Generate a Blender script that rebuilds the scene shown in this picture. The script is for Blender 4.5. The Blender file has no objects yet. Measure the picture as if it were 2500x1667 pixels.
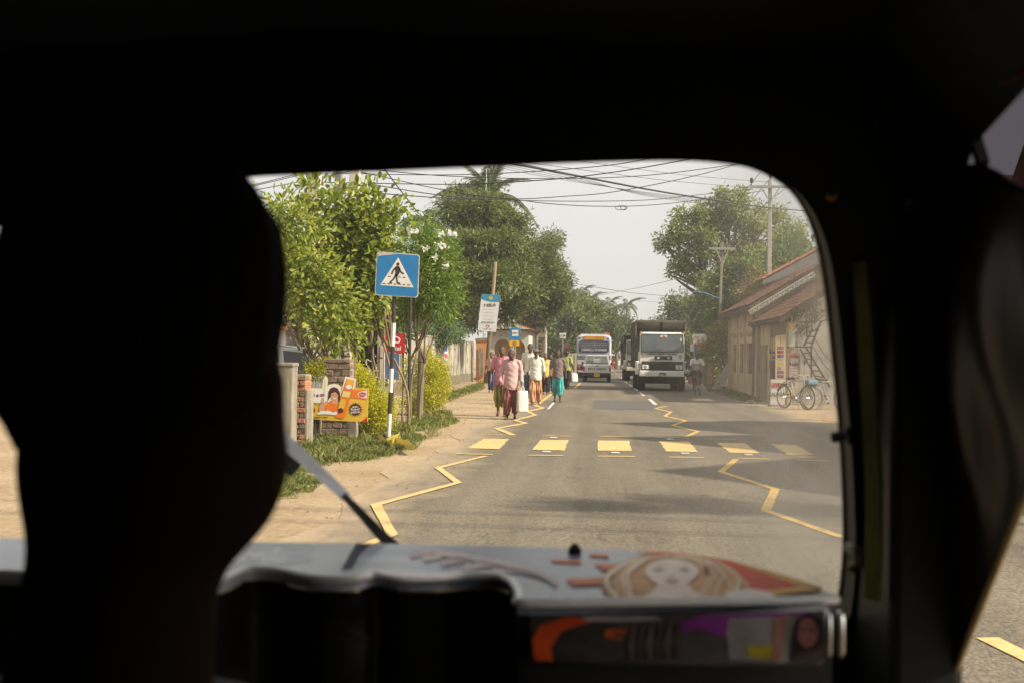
import bpy, bmesh, math, random
import numpy as np
from mathutils import Vector, Matrix, Euler
R = math.radians
sin, cos, pi = math.sin, math.cos, math.pi
rnd = random.Random(11)
rng = np.random.default_rng(11)
sc = bpy.context.scene
COL = sc.collection

# ---------------------------------------------------------------- camera
HC, F, CX, CY = 1.4, 2500.0, 1250.0, 833.5        # eye height; the photograph is 2500 x 1667
_vy = Vector((205, -39.5, -F)).normalized()        # where the road's direction meets the picture
_up = Vector((sin(R(.7)), cos(R(.7)), 0))
_vz = (_up - _vy * _up.dot(_vy)).normalized()
_vx = _vy.cross(_vz)
C2W = Matrix((_vx, _vy, _vz))
EYE = Vector((0, 0, HC))
cd = bpy.data.cameras.new('camera'); cam = bpy.data.objects.new('camera', cd); COL.objects.link(cam)
cd.sensor_width = 36; cd.lens = 36 * F / 2500; cd.clip_start = .02; cd.clip_end = 3000
cam.matrix_world = Matrix.Translation(EYE) @ C2W.to_4x4()
cd.dof.use_dof = True; cd.dof.focus_distance = 24; cd.dof.aperture_fstop = 5.6
sc.camera = cam

def ray(px, py): return C2W @ Vector((px - CX, CY - py, -F))
def P(px, py, d):                                  # point seen at a photo pixel, d metres ahead
    v = ray(px, py); return EYE + v * (d / v.y)
def G(px, py, z=0.0):                              # point seen at a photo pixel, on the ground
    v = ray(px, py); return EYE + v * ((z - HC) / v.z)
def PXW(px, py, x):                                # point seen at a photo pixel, on a wall x = const
    v = ray(px, py); return EYE + v * (x / v.x)

# ---------------------------------------------------------------- sky, sun, exposure
SUN_EL, SUN_AZ = 37.0, -15.0                       # azimuth measured from +x (right of the road) towards +y
to_sun = Vector((cos(R(SUN_EL)) * cos(R(SUN_AZ)), cos(R(SUN_EL)) * sin(R(SUN_AZ)), sin(R(SUN_EL))))
w = bpy.data.worlds.new('World'); sc.world = w; w.use_nodes = True
nt = w.node_tree; nt.nodes.clear()
sky = nt.nodes.new('ShaderNodeTexSky'); sky.sky_type = 'NISHITA'; sky.sun_disc = False
sky.sun_elevation = R(SUN_EL); sky.sun_rotation = math.atan2(to_sun.x, to_sun.y)
sky.air_density = 1.0; sky.dust_density = 6.0; sky.ozone_density = 1.0
hsv = nt.nodes.new('ShaderNodeHueSaturation'); hsv.inputs['Saturation'].default_value = .16
mixs = nt.nodes.new('ShaderNodeMix'); mixs.data_type = 'RGBA'; mixs.inputs['Factor'].default_value = .75
mixs.inputs[7].default_value = (5.6, 5.5, 5.32, 1)   # the even milky veil of a humid sky
bg = nt.nodes.new('ShaderNodeBackground'); bg.inputs['Strength'].default_value = .08
wo = nt.nodes.new('ShaderNodeOutputWorld')
nt.links.new(sky.outputs[0], hsv.inputs['Color']); nt.links.new(hsv.outputs[0], mixs.inputs[6])
nt.links.new(mixs.outputs[2], bg.inputs['Color']); nt.links.new(bg.outputs[0], wo.inputs[0])
ld = bpy.data.lights.new('sun', 'SUN'); ld.energy = 3.9; ld.angle = R(1.5); ld.color = (1, .88, .70)
sun = bpy.data.objects.new('sun', ld); COL.objects.link(sun)
sun.rotation_euler = (-to_sun).to_track_quat('-Z', 'Y').to_euler()
vs = sc.view_settings; vs.view_transform = 'Standard'; vs.look = 'None'; vs.gamma = 1.0; vs.use_curve_mapping = False
vs.exposure = 1.2
cy = sc.cycles
cy.use_denoising = True; cy.max_bounces = 6; cy.diffuse_bounces = 3; cy.glossy_bounces = 3
cy.transparent_max_bounces = 12; cy.transmission_bounces = 4; cy.volume_bounces = 0
cy.caustics_reflective = False; cy.caustics_refractive = False; cy.sample_clamp_indirect = 6

# ---------------------------------------------------------------- materials
def _c(c): return (c[0], c[1], c[2], 1)
MATS = {}
def mat(name, c1, c2=None, scale=6, rough=.7, metal=0, spec=.4, bump=0, bscale=None, stretch=None, detail=5, contrast=(.35, .65), coat=0):
    if name in MATS: return MATS[name]
    m = bpy.data.materials.new(name); m.use_nodes = True; n = m.node_tree; b = n.nodes['Principled BSDF']; L = n.links.new
    b.inputs['Roughness'].default_value = rough; b.inputs['Metallic'].default_value = metal
    b.inputs['Specular IOR Level'].default_value = spec; b.inputs['Base Color'].default_value = _c(c1)
    if coat: b.inputs['Coat Weight'].default_value = coat
    m.diffuse_color = _c(c1)
    if c2 is not None or bump:
        tc = n.nodes.new('ShaderNodeTexCoord'); mp = n.nodes.new('ShaderNodeMapping')
        if stretch: mp.inputs['Scale'].default_value = stretch
        L(tc.outputs['Object'], mp.inputs[0])
    if c2 is not None:
        nz = n.nodes.new('ShaderNodeTexNoise'); nz.inputs['Scale'].default_value = scale; nz.inputs['Detail'].default_value = detail
        nz.inputs['Roughness'].default_value = .62
        rp = n.nodes.new('ShaderNodeValToRGB'); rp.color_ramp.elements[0].position = contrast[0]; rp.color_ramp.elements[1].position = contrast[1]
        rp.color_ramp.elements[0].color = _c(c1); rp.color_ramp.elements[1].color = _c(c2)
        L(mp.outputs[0], nz.inputs[0]); L(nz.outputs[0], rp.inputs[0]); L(rp.outputs[0], b.inputs['Base Color'])
    if bump:
        n2 = n.nodes.new('ShaderNodeTexNoise'); n2.inputs['Scale'].default_value = bscale or scale * 3; n2.inputs['Detail'].default_value = 4
        bp = n.nodes.new('ShaderNodeBump'); bp.inputs['Strength'].default_value = bump; bp.inputs['Distance'].default_value = .02
        L(mp.outputs[0], n2.inputs[0]); L(n2.outputs[0], bp.inputs['Height']); L(bp.outputs[0], b.inputs['Normal'])
    MATS[name] = m; return m

def leafmat(name, c1, c2, trans=.35, rough=.45, tcol=None, spec=.35):
    if name in MATS: return MATS[name]
    m = bpy.data.materials.new(name); m.use_nodes = True; n = m.node_tree; b = n.nodes['Principled BSDF']; L = n.links.new
    b.inputs['Roughness'].default_value = rough; b.inputs['Specular IOR Level'].default_value = spec
    g = n.nodes.new('ShaderNodeNewGeometry'); oi = n.nodes.new('ShaderNodeObjectInfo')
    ad = n.nodes.new('ShaderNodeMath'); ad.operation = 'ADD'; fr = n.nodes.new('ShaderNodeMath'); fr.operation = 'FRACT'
    L(g.outputs['Random Per Island'], ad.inputs[0]); L(oi.outputs['Random'], ad.inputs[1]); L(ad.outputs[0], fr.inputs[0])
    rp = n.nodes.new('ShaderNodeValToRGB'); e = rp.color_ramp.elements
    e[0].color = _c(c1); e[1].color = _c(c2); e[1].position = .93
    k = e.new(.5); k.color = _c([(a + 2 * q) / 3 if i != 1 else (a + q) / 2 for i, (a, q) in enumerate(zip(c2, c1))])
    L(fr.outputs[0], rp.inputs[0]); L(rp.outputs[0], b.inputs['Base Color'])
    t = n.nodes.new('ShaderNodeBsdfTranslucent'); mx = n.nodes.new('ShaderNodeMixShader'); mx.inputs[0].default_value = trans
    hs = n.nodes.new('ShaderNodeHueSaturation'); hs.inputs['Value'].default_value = 1.5; hs.inputs['Hue'].default_value = .49
    L(rp.outputs[0], hs.inputs['Color']); L(hs.outputs[0], t.inputs[0])
    out = n.nodes['Material Output']; L(b.outputs[0], mx.inputs[1]); L(t.outputs[0], mx.inputs[2]); L(mx.outputs[0], out.inputs[0])
    MATS[name] = m; return m

def flat(name, c, rough=.6, spec=.3): return mat(name, c, rough=rough, spec=spec)

# ---------------------------------------------------------------- objects
def link(o, parent=None):
    COL.objects.link(o)
    if parent is not None: o.parent = parent
    return o
def tag(o, label=None, cat=None, group=None, kind=None):
    if label: o['label'] = label
    if cat: o['category'] = cat
    if group: o['group'] = group
    if kind: o['kind'] = kind
    return o
def thing(name, label, cat, loc=(0, 0, 0), rz=0, group=None, kind=None):
    o = bpy.data.objects.new(name, None); o.empty_display_size = .2; link(o)
    o.location = loc; o.rotation_euler = (0, 0, rz)
    return tag(o, label, cat, group, kind or 'thing')
def meshobj(name, me, m=None, parent=None, smooth=False):
    if m is not None: me.materials.append(m)
    if smooth and len(me.polygons): me.polygons.foreach_set('use_smooth', np.ones(len(me.polygons), dtype=bool))
    return link(bpy.data.objects.new(name, me), parent)
def copy_tree(o, parent=None):
    c = o.copy(); COL.objects.link(c); c.parent = parent
    for ch in list(o.children): copy_tree(ch, c)
    return c
def np_mesh(name, V, Fq):                          # verts (n,3), faces (m,k) arrays
    V = np.asarray(V, dtype=np.float32); Fq = np.asarray(Fq, dtype=np.int32)
    me = bpy.data.meshes.new(name); me.vertices.add(len(V)); me.vertices.foreach_set('co', V.ravel())
    m, k = Fq.shape; me.loops.add(m * k); me.loops.foreach_set('vertex_index', Fq.ravel())
    me.polygons.add(m); me.polygons.foreach_set('loop_start', np.arange(0, m * k, k, dtype=np.int32))
    try: me.polygons.foreach_set('loop_total', np.full(m, k, dtype=np.int32))
    except Exception: pass
    me.update(calc_edges=True); me.validate(); return me

class MB:                                          # mesh builder
    def __init__(s): s.v = []; s.f = []
    def add(s, vs, fs):
        n = len(s.v); s.v += [tuple(v) for v in vs]; s.f += [tuple(i + n for i in f) for f in fs]; return s
    def box(s, x0, x1, y0, y1, z0, z1, M=None):
        vs = [Vector(q) for q in ((x0, y0, z0), (x1, y0, z0), (x1, y1, z0), (x0, y1, z0), (x0, y0, z1), (x1, y0, z1), (x1, y1, z1), (x0, y1, z1))]
        if M is not None: vs = [M @ q for q in vs]
        return s.add(vs, ((0, 3, 2, 1), (4, 5, 6, 7), (0, 1, 5, 4), (1, 2, 6, 5), (2, 3, 7, 6), (3, 0, 4, 7)))
    def bar(s, a, b, wx, wy=None, up=(0, 0, 1)):   # a square bar from a to b
        a, b = Vector(a), Vector(b); wy = wx if wy is None else wy; d = (b - a); L = d.length; d.normalize()
        u = Vector(up)
        if abs(d.dot(u)) > .95: u = Vector((0, 1, 0))
        x = d.cross(u).normalized(); y = x.cross(d)
        vs = [p + x * (sx * wx / 2) + y * (sy * wy / 2) for p in (a, b) for sx, sy in ((-1, -1), (1, -1), (1, 1), (-1, 1))]
        return s.add(vs, ((0, 1, 2, 3), (7, 6, 5, 4), (0, 4, 5, 1), (1, 5, 6, 2), (2, 6, 7, 3), (3, 7, 4, 0)))
    def tube(s, pts, rad, n=8, cap=True, closed=False):
        pts = [Vector(p) for p in pts]; k = len(pts)
        if not hasattr(rad, '__len__'): rad = [rad] * k
        base = len(s.v); prev = None
        for i, p in enumerate(pts):
            if closed: t = pts[(i + 1) % k] - pts[i - 1]
            else: t = pts[min(i + 1, k - 1)] - pts[max(i - 1, 0)]
            t.normalize()
            if prev is None:
                u = Vector((0, 0, 1)) if abs(t.z) < .9 else Vector((1, 0, 0))
                x = t.cross(u).normalized()
            else:
                x = (prev - t * prev.dot(t)).normalized()
            prev = x; y = t.cross(x)
            for j in range(n):
                a = 2 * pi * j / n; s.v.append(tuple(p + (x * cos(a) + y * sin(a)) * rad[i]))
        for i in range(k if closed else k - 1):
            for j in range(n):
                a, b = base + i * n, base + ((i + 1) % k) * n
                s.f.append((a + j, a + (j + 1) % n, b + (j + 1) % n, b + j))
        if cap and not closed:
            s.f.append(tuple(base + j for j in range(n - 1, -1, -1))); s.f.append(tuple(base + (k - 1) * n + j for j in range(n)))
        return s
    def lathe(s, prof, o=(0, 0, 0), n=16, axis='z', cap=True):   # profile of (r, h)
        base = len(s.v); o = Vector(o)
        for r_, h in prof:
            for j in range(n):
                a = 2 * pi * j / n; c_, q = r_ * cos(a), r_ * sin(a)
                v = (c_, q, h) if axis == 'z' else ((h, c_, q) if axis == 'x' else (q, h, c_))
                s.v.append(tuple(o + Vector(v)))
        for i in range(len(prof) - 1):
            for j in range(n):
                a, b = base + i * n, base + (i + 1) * n
                s.f.append((a + j, a + (j + 1) % n, b + (j + 1) % n, b + j))
        if cap:
            s.f.append(tuple(base + j for j in range(n - 1, -1, -1))); s.f.append(tuple(base + (len(prof) - 1) * n + j for j in range(n)))
        return s
    def prism(s, poly, fn0, fn1):                   # poly: 2-D points; fn map a 2-D point to both faces
        n = len(poly); a = [fn0(*p) for p in poly]; b = [fn1(*p) for p in poly]
        return s.add(a + b, [tuple(range(n)), tuple(range(2 * n - 1, n - 1, -1))] + [(i, i + n, (i + 1) % n + n, (i + 1) % n) for i in range(n)])
    def loft(s, rings, cap=True, closed=True):
        base = len(s.v); n = len(rings[0])
        for r_ in rings: s.v += [tuple(p) for p in r_]
        for i in range(len(rings) - 1):
            for j in range(n if closed else n - 1):
                a, b = base + i * n, base + (i + 1) * n
                s.f.append((a + j, a + (j + 1) % n, b + (j + 1) % n, b + j))
        if cap and closed:
            s.f.append(tuple(base + j for j in range(n - 1, -1, -1))); s.f.append(tuple(base + (len(rings) - 1) * n + j for j in range(n)))
        return s
    def mesh(s, name='mesh'):
        me = bpy.data.meshes.new(name); me.from_pydata(s.v, [], s.f); me.validate()
        bm = bmesh.new(); bm.from_mesh(me); bmesh.ops.recalc_face_normals(bm, faces=bm.faces); bm.to_mesh(me); bm.free()
        return me
    def build(s, name, m, parent=None, smooth=False, bevel=0, seg=2):
        me = s.mesh(name); o = meshobj(name, me, m, parent, smooth)
        if bevel:
            q = o.modifiers.new('bevel', 'BEVEL'); q.width = bevel; q.segments = seg; q.limit_method = 'ANGLE'; q.angle_limit = R(35)
        return o

def rrect(x0, x1, y0, y1, r_, n=5):                # rounded rectangle polygon
    r_ = r_ if hasattr(r_, '__len__') else (r_,) * 4
    out = []
    for (cx, cy_, a0), q in zip((((x1), (y1), 0), ((x0), (y1), 90), ((x0), (y0), 180), ((x1), (y0), 270)), r_):
        ux = -1 if cx == x1 else 1; uy = -1 if cy_ == y1 else 1
        for i in range(n + 1):
            a = R(a0 + 90 * i / n); out.append((cx + ux * q + q * cos(a), cy_ + uy * q + q * sin(a)))
    return out
def bez(pts, n=8):                                  # Catmull-Rom through points
    pts = [Vector(p) for p in pts]; q = [pts[0] * 2 - pts[1]] + pts + [pts[-1] * 2 - pts[-2]]; out = []
    for i in range(1, len(q) - 2):
        for k in range(n):
            t = k / n; a, b, c, d = q[i - 1], q[i], q[i + 1], q[i + 2]
            out.append(.5 * ((2 * b) + (c - a) * t + (2 * a - 5 * b + 4 * c - d) * t * t + (3 * b - a - 3 * c + d) * t ** 3))
    out.append(pts[-1]); return out

def lettering(text, size, m, parent, fn, name='lettering', align='CENTER', bold=0, xscale=1):
    """flat letters; fn maps (x, y) of the text plane to 3-D"""
    cu = bpy.data.curves.new('text', 'FONT'); cu.body = text; cu.size = size; cu.align_x = align; cu.align_y = 'CENTER'; cu.resolution_u = 2
    cu.offset = bold
    ob = bpy.data.objects.new('text', cu); me = bpy.data.meshes.new_from_object(ob); bpy.data.objects.remove(ob); bpy.data.curves.remove(cu)
    for v in me.vertices: v.co = fn(v.co.x * xscale, v.co.y)
    me.materials.clear()
    return meshobj(name, me, m, parent)
def strokes(lines, wd, m, parent, fn, name='lettering'):   # hand-painted script: thin flat ribbons through 2-D points
    mb = MB()
    for pts in lines:
        q = [v for v in bez([(p[0], p[1], 0) for p in pts], 4)]; L_ = []; Rr = []
        for i, p in enumerate(q):
            t = q[min(i + 1, len(q) - 1)] - q[max(i - 1, 0)]
            if t.length < 1e-9: t = Vector((1, 0, 0))
            t.normalize(); nn = Vector((-t.y, t.x, 0)) * wd / 2
            L_.append(fn(*(p + nn).xy)); Rr.append(fn(*(p - nn).xy))
        k = len(q); mb.add(L_ + Rr, [(i, i + 1, k + i + 1, k + i) for i in range(k - 1)])
    return mb.build(name, m, parent)
def scribble(x0, x1, y, h, n, seed=1):               # a line of round, looping script too small to read
    r_ = random.Random(seed); out = []; dx = (x1 - x0) / n
    for i in range(n):
        if r_.random() < .14: continue
        cx = x0 + (i + .5) * dx; a = dx * .42; b = h * .5
        k = r_.randint(0, 2)
        if k == 0: out.append([(cx - a, y - b), (cx - a, y + b * .6), (cx, y + b), (cx + a, y + b * .3), (cx + a * .4, y - b), (cx - a * .3, y)])
        elif k == 1: out.append([(cx - a, y), (cx - a * .5, y + b), (cx + a * .6, y + b * .7), (cx + a * .3, y - b * .2), (cx + a, y - b), (cx - a, y - b)])
        else: out.append([(cx - a, y + b), (cx - a, y - b), (cx + a, y - b), (cx + a, y + b * .5), (cx, y + b * .2)])
    return out
def flatpoly(poly, m, parent, fn, name):
    mb = MB(); mb.add([fn(*p) for p in poly], [tuple(range(len(poly)))]); return mb.build(name, m, parent)
def disc(cx, cy_, rx, ry=None, n=20): return [(cx + rx * cos(2 * pi * i / n), cy_ + (ry or rx) * sin(2 * pi * i / n)) for i in range(n)]

# ---------------------------------------------------------------- organic shapes: smooth union of round cones, surface nets
def organic(name, prims, h=.012, k=.03, cuts=(), disp=None):
    lo = np.array([1e9] * 3); hi = -lo
    for p in prims:
        if p[0] == 'c':
            for q, r_ in ((p[1], p[3]), (p[2], p[4])): q = np.array(q); lo = np.minimum(lo, q - r_); hi = np.maximum(hi, q + r_)
        else:
            q, r_ = np.array(p[1]), np.max(p[2]) * np.ones(3) if len(p) > 3 else np.array(p[2]); lo = np.minimum(lo, q - r_); hi = np.maximum(hi, q + r_)
    lo = lo - 4 * h - k * .6; hi = hi + 4 * h + k * .6
    nn = np.ceil((hi - lo) / h).astype(int) + 1
    ax = [lo[i] + h * np.arange(nn[i]) for i in range(3)]
    Fd = np.full(nn, 9.0, dtype=np.float32)
    for p in prims:
        if p[0] == 'c':
            a, b, ra, rb = np.array(p[1], float), np.array(p[2], float), p[3], p[4]
            l2 = np.minimum(a - ra, b - rb); h2 = np.maximum(a + ra, b + rb)
        else:
            a, rr = np.array(p[1], float), np.array(p[2], float); m_ = np.max(rr) if len(p) > 3 else rr
            l2, h2 = a - m_, a + m_
        mg = 2.5 * h + k
        i0 = np.maximum(np.floor((l2 - mg - lo) / h).astype(int), 0); i1 = np.minimum(np.ceil((h2 + mg - lo) / h).astype(int) + 1, nn)
        X, Y, Z = np.meshgrid(*[ax[i][i0[i]:i1[i]] for i in range(3)], indexing='ij')
        if p[0] == 'c':
            d = b - a; L2 = max(d @ d, 1e-9)
            t = np.clip(((X - a[0]) * d[0] + (Y - a[1]) * d[1] + (Z - a[2]) * d[2]) / L2, 0, 1)
            f = np.sqrt((X - a[0] - t * d[0]) ** 2 + (Y - a[1] - t * d[1]) ** 2 + (Z - a[2] - t * d[2]) ** 2) - (ra + (rb - ra) * t)
        else:
            x, y, z = X - a[0], Y - a[1], Z - a[2]
            if len(p) > 3:
                M = np.array(Euler(p[3]).to_matrix().transposed()); x, y, z = [M[i][0] * x + M[i][1] * y + M[i][2] * z for i in range(3)]
            q = np.sqrt((x / rr[0]) ** 2 + (y / rr[1]) ** 2 + (z / rr[2]) ** 2); g = np.sqrt((x / rr[0] ** 2) ** 2 + (y / rr[1] ** 2) ** 2 + (z / rr[2] ** 2) ** 2)
            f = q * (q - 1) / np.maximum(g, 1e-6)
        S = Fd[i0[0]:i1[0], i0[1]:i1[1], i0[2]:i1[2]]
        hh = np.maximum(k - np.abs(S - f), 0) / k
        Fd[i0[0]:i1[0], i0[1]:i1[1], i0[2]:i1[2]] = np.minimum(S, f) - hh * hh * k * .25
    X, Y, Z = np.meshgrid(*ax, indexing='ij')
    if disp is not None: Fd = Fd + disp(X, Y, Z)
    for c in cuts: Fd = np.maximum(Fd, c(X, Y, Z))
    return nets(name, Fd, lo, h)
def nets(name, Fd, lo, h):
    ins = Fd < 0; c = [Fd[i:Fd.shape[0] - 1 + i, j:Fd.shape[1] - 1 + j, l:Fd.shape[2] - 1 + l] for i in (0, 1) for j in (0, 1) for l in (0, 1)]
    s = sum((q < 0).astype(np.int8) for q in c); act = (s > 0) & (s < 8); ids = np.argwhere(act); idx = np.full(act.shape, -1, dtype=np.int32); idx[act] = np.arange(len(ids))
    vals = np.stack([q[act] for q in c], 1); off = np.array([(i, j, l) for i in (0, 1) for j in (0, 1) for l in (0, 1)], float)
    acc = np.zeros((len(ids), 3)); cnt = np.zeros(len(ids))
    for a in range(8):
        for b in range(a + 1, 8):
            if np.abs(off[a] - off[b]).sum() != 1: continue
            va, vb = vals[:, a], vals[:, b]; cr = (va < 0) != (vb < 0); t = np.where(cr, va / np.where(cr, va - vb, 1), 0)
            acc += np.where(cr[:, None], off[a] + (off[b] - off[a]) * t[:, None], 0); cnt += cr
    V = lo + h * (ids + acc / np.maximum(cnt, 1)[:, None])
    Fs = []
    for axn in range(3):
        sl0 = [slice(None)] * 3; sl1 = [slice(None)] * 3; sl0[axn] = slice(0, -1); sl1[axn] = slice(1, None)
        a, b = ins[tuple(sl0)], ins[tuple(sl1)]; e = np.argwhere(a != b); o1, o2 = [q for q in range(3) if q != axn]
        if not len(e): continue
        e = e[(e[:, o1] > 0) & (e[:, o2] > 0) & (e[:, o1] < Fd.shape[o1] - 1) & (e[:, o2] < Fd.shape[o2] - 1)]
        fl = a[tuple(e.T)]
        def cell(d1, d2):
            q = e.copy(); q[:, o1] += d1; q[:, o2] += d2; return idx[tuple(q.T)]
        quad = np.stack([cell(-1, -1), cell(0, -1), cell(0, 0), cell(-1, 0)], 1)
        if axn == 1: fl = ~fl
        quad[~fl] = quad[~fl][:, ::-1]; Fs.append(quad)
    Fq = np.concatenate(Fs); Fq = Fq[(Fq >= 0).all(1)]
    return np_mesh(name, V, Fq)

# ---------------------------------------------------------------- foliage
def leaf_arrays(C, A, L, W, fold=.15, six=False, droop=0.):
    """C centres, A axis directions, L lengths, W widths -> folded leaf blades"""
    n = len(C); A = A / np.linalg.norm(A, axis=1, keepdims=True)
    rr = rng.normal(size=(n, 3)); S = np.cross(A, rr); S /= np.linalg.norm(S, axis=1, keepdims=True) + 1e-9; N = np.cross(S, A)
    L = np.broadcast_to(np.asarray(L, float), (n,))[:, None]; W = np.broadcast_to(np.asarray(W, float), (n,))[:, None]
    if not six:
        V = np.stack([C, C + A * L * .45 + S * W / 2 + N * W * fold, C + A * L - N * L * droop, C + A * L * .45 - S * W / 2 + N * W * fold], 1)
        return V.reshape(-1, 3), np.arange(4 * n).reshape(n, 4)
    V = np.stack([C, C + A * L * .3 + S * W * .45 + N * W * fold, C + A * L * .7 + S * W * .42 + N * W * fold - N * L * droop * .4, C + A * L - N * L * droop,
                  C + A * L * .7 - S * W * .42 + N * W * fold - N * L * droop * .4, C + A * L * .3 - S * W * .45 + N * W * fold], 1)
    b = 6 * np.arange(n)[:, None]
    return V.reshape(-1, 3), np.concatenate([b + np.array([[0, 1, 2, 3]]), b + np.array([[0, 3, 4, 5]])])
def unit(n):
    v = rng.normal(size=(n, 3)); return v / np.linalg.norm(v, axis=1, keepdims=True)
def crown_points(blobs, n, clump=.35, per=26, shell=.55, flat_=1.0, clumps_out=None, lobes=0):
    """leaf positions: clumps scattered through each blob, leaves scattered through each clump"""
    vol = np.array([b[3] ** 2.2 for b in blobs]); vol = vol / vol.sum(); C = []; O = []
    for b, f in zip(blobs, vol):
        k = max(3, int(n * f / per)); u = unit(k); rad = b[3] * (shell + (1 - shell) * rng.random(k) ** .6) * (1 + .08 * rng.normal(size=k))
        cc = np.array(b[:3]) + u * rad[:, None] * np.array([1, 1, flat_])
        if clumps_out is not None: clumps_out += [tuple(q) for q in cc[:: max(1, k // 6)]]
        if lobes:                                  # gather the twigs into lobes with dark gaps between them
            nl = max(5, int(lobes)); lu = unit(nl); lu[:, 2] = lu[:, 2] * .8 + .12; lc = np.array(b[:3]) + lu * b[3] * (.62 + .3 * rng.random(nl))[:, None]; lr = b[3] * (.26 + .22 * rng.random(nl))
            w_ = rng.choice(nl, k, p=lr ** 2 / (lr ** 2).sum()); u = unit(k); u[:, 2] = np.where(rng.random(k) < .7, np.abs(u[:, 2]), u[:, 2]); cc = lc[w_] + u * (lr[w_] * (.55 + .45 * rng.random(k) ** .5))[:, None]
        cr = clump * (.6 + .8 * rng.random(k))
        for q, r_, uu in zip(cc, cr, u):
            p = np.clip(rng.normal(size=(per, 3)), -1.7, 1.7) * r_ * .5; C.append(q + p); O.append(p / (r_ * .5) * .6 + uu * .7)
    return np.concatenate(C), np.concatenate(O)
def foliage(blobs, n, L, W, clump, per=26, droop_dir=-.5, shell=.55, six=False, droop=.1, jitter=.6, clumps_out=None, lobes=0):
    C, O = crown_points(blobs, n, clump, per, shell, clumps_out=clumps_out, lobes=lobes)
    A = O + rng.normal(size=O.shape) * jitter + np.array([0, 0, droop_dir]); k = len(C)
    return leaf_arrays(C, A, L * (.6 + .7 * rng.random(k)), W * (.7 + .6 * rng.random(k)), six=six, droop=droop)
def limbs(mb, base, targets, r0, fork=.45, n=7, wob=.12):
    base = Vector(base)
    for t in targets:
        t = Vector(t); m1 = base.lerp(t, .35) + Vector((rnd.uniform(-1, 1), rnd.uniform(-1, 1), rnd.uniform(0, 1))) * wob * (t - base).length
        m2 = base.lerp(t, .7) + Vector((rnd.uniform(-1, 1), rnd.uniform(-1, 1), rnd.uniform(0, 1))) * wob * (t - base).length
        mb.tube(bez([base, m1, m2, t], 3), list(np.linspace(r0 * fork, r0 * .06, 10)), n=5)
BARK = mat('bark', (.10, .075, .055), (.22, .18, .13), scale=9, rough=.9, bump=.6, stretch=(1, 1, .25))
def tree(name, label, base, blobs, n, L, W, lm, clump=.5, trunk_r=.15, fork_z=2.0, cat='tree', group=None, per=26, shell=.55, droop_dir=-.5, droop=.1, six=False, lean=(0, 0), nlimb=14, jitter=.6, bark=None, lobes=9):
    base = Vector(base); t = thing(name, label, cat, base, group=group)
    loc = [(b[0] - base.x, b[1] - base.y, b[2] - base.z, b[3]) for b in blobs]; co = []
    V, Fq = foliage(loc, n, L, W, clump, per, droop_dir, shell, six, droop, jitter, co, lobes)
    meshobj('crown', np_mesh('crown', V, Fq), lm, t)
    mb = MB(); fork = Vector((lean[0], lean[1], fork_z))
    mb.tube(bez([(0, 0, -.1), (lean[0] * .3 + .04, lean[1] * .3, fork_z * .35), (lean[0] * .6 - .04, lean[1] * .7, fork_z * .7), fork], 3), list(np.linspace(trunk_r * 1.25, trunk_r * .8, 10)), n=9)
    tg = [Vector(b[:3]) for b in loc] + [Vector(co[i]) for i in rng.choice(len(co), min(nlimb, len(co)), replace=False)]
    limbs(mb, fork, tg, trunk_r * 1.5)
    mb.build('trunk', bark or BARK, t, smooth=True)
    return t
def blob(px, py, d, rpx): p = P(px, py, d); return (p.x, p.y, p.z, rpx * d / F)
# ================================================================ ground, road, markings
def ground_material():
    m = bpy.data.materials.new('sandy_earth'); m.use_nodes = True; n = m.node_tree; b = n.nodes['Principled BSDF']; L = n.links.new
    b.inputs['Roughness'].default_value = .95; b.inputs['Specular IOR Level'].default_value = .15
    tc = n.nodes.new('ShaderNodeTexCoord')
    def noise(s, d=6, r=.6):
        z = n.nodes.new('ShaderNodeTexNoise'); z.inputs['Scale'].default_value = s; z.inputs['Detail'].default_value = d; z.inputs['Roughness'].default_value = r
        L(tc.outputs['Object'], z.inputs[0]); return z.outputs[0]
    def ramp(x, a, ca, q, cq):
        r_ = n.nodes.new('ShaderNodeValToRGB'); e = r_.color_ramp.elements; e[0].position = a; e[1].position = q; e[0].color = _c(ca); e[1].color = _c(cq); L(x, r_.inputs[0]); return r_.outputs[0]
    c1 = ramp(noise(.6), .35, (.30, .22, .135), .68, (.42, .325, .215)); c2 = ramp(noise(14), .3, (.62, .6, .58), .7, (1.1, 1.1, 1.1))
    sp = ramp(noise(60, 3), .60, (1, 1, 1), .72, (.5, .47, .42))
    mx = n.nodes.new('ShaderNodeMix'); mx.data_type = 'RGBA'; mx.blend_type = 'MULTIPLY'; mx.inputs[0].default_value = .8; L(c1, mx.inputs[6]); L(c2, mx.inputs[7])
    m2 = n.nodes.new('ShaderNodeMix'); m2.data_type = 'RGBA'; m2.blend_type = 'MULTIPLY'; m2.inputs[0].default_value = .8; L(mx.outputs[2], m2.inputs[6]); L(sp, m2.inputs[7])
    L(m2.outputs[2], b.inputs['Base Color'])
    bp = n.nodes.new('ShaderNodeBump'); bp.inputs['Strength'].default_value = .8; bp.inputs['Distance'].default_value = .03; L(noise(9, 8, .7), bp.inputs['Height']); L(bp.outputs[0], b.inputs['Normal'])
    return m
mb = MB(); gx = [-400, -60, -20, -12, -6, -2, 2, 6, 12, 20, 60, 400]; gy = [-80, -20, 0, 10, 20, 30, 45, 60, 90, 150, 300, 900]
mb.add([(x, y, 0) for y in gy for x in gx], [(j * 12 + i, j * 12 + i + 1, (j + 1) * 12 + i + 1, (j + 1) * 12 + i) for j in range(11) for i in range(11)])
ground = mb.build('ground', ground_material()); tag(ground, 'sandy earth verge and ground around the road', None, kind='structure')

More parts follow.
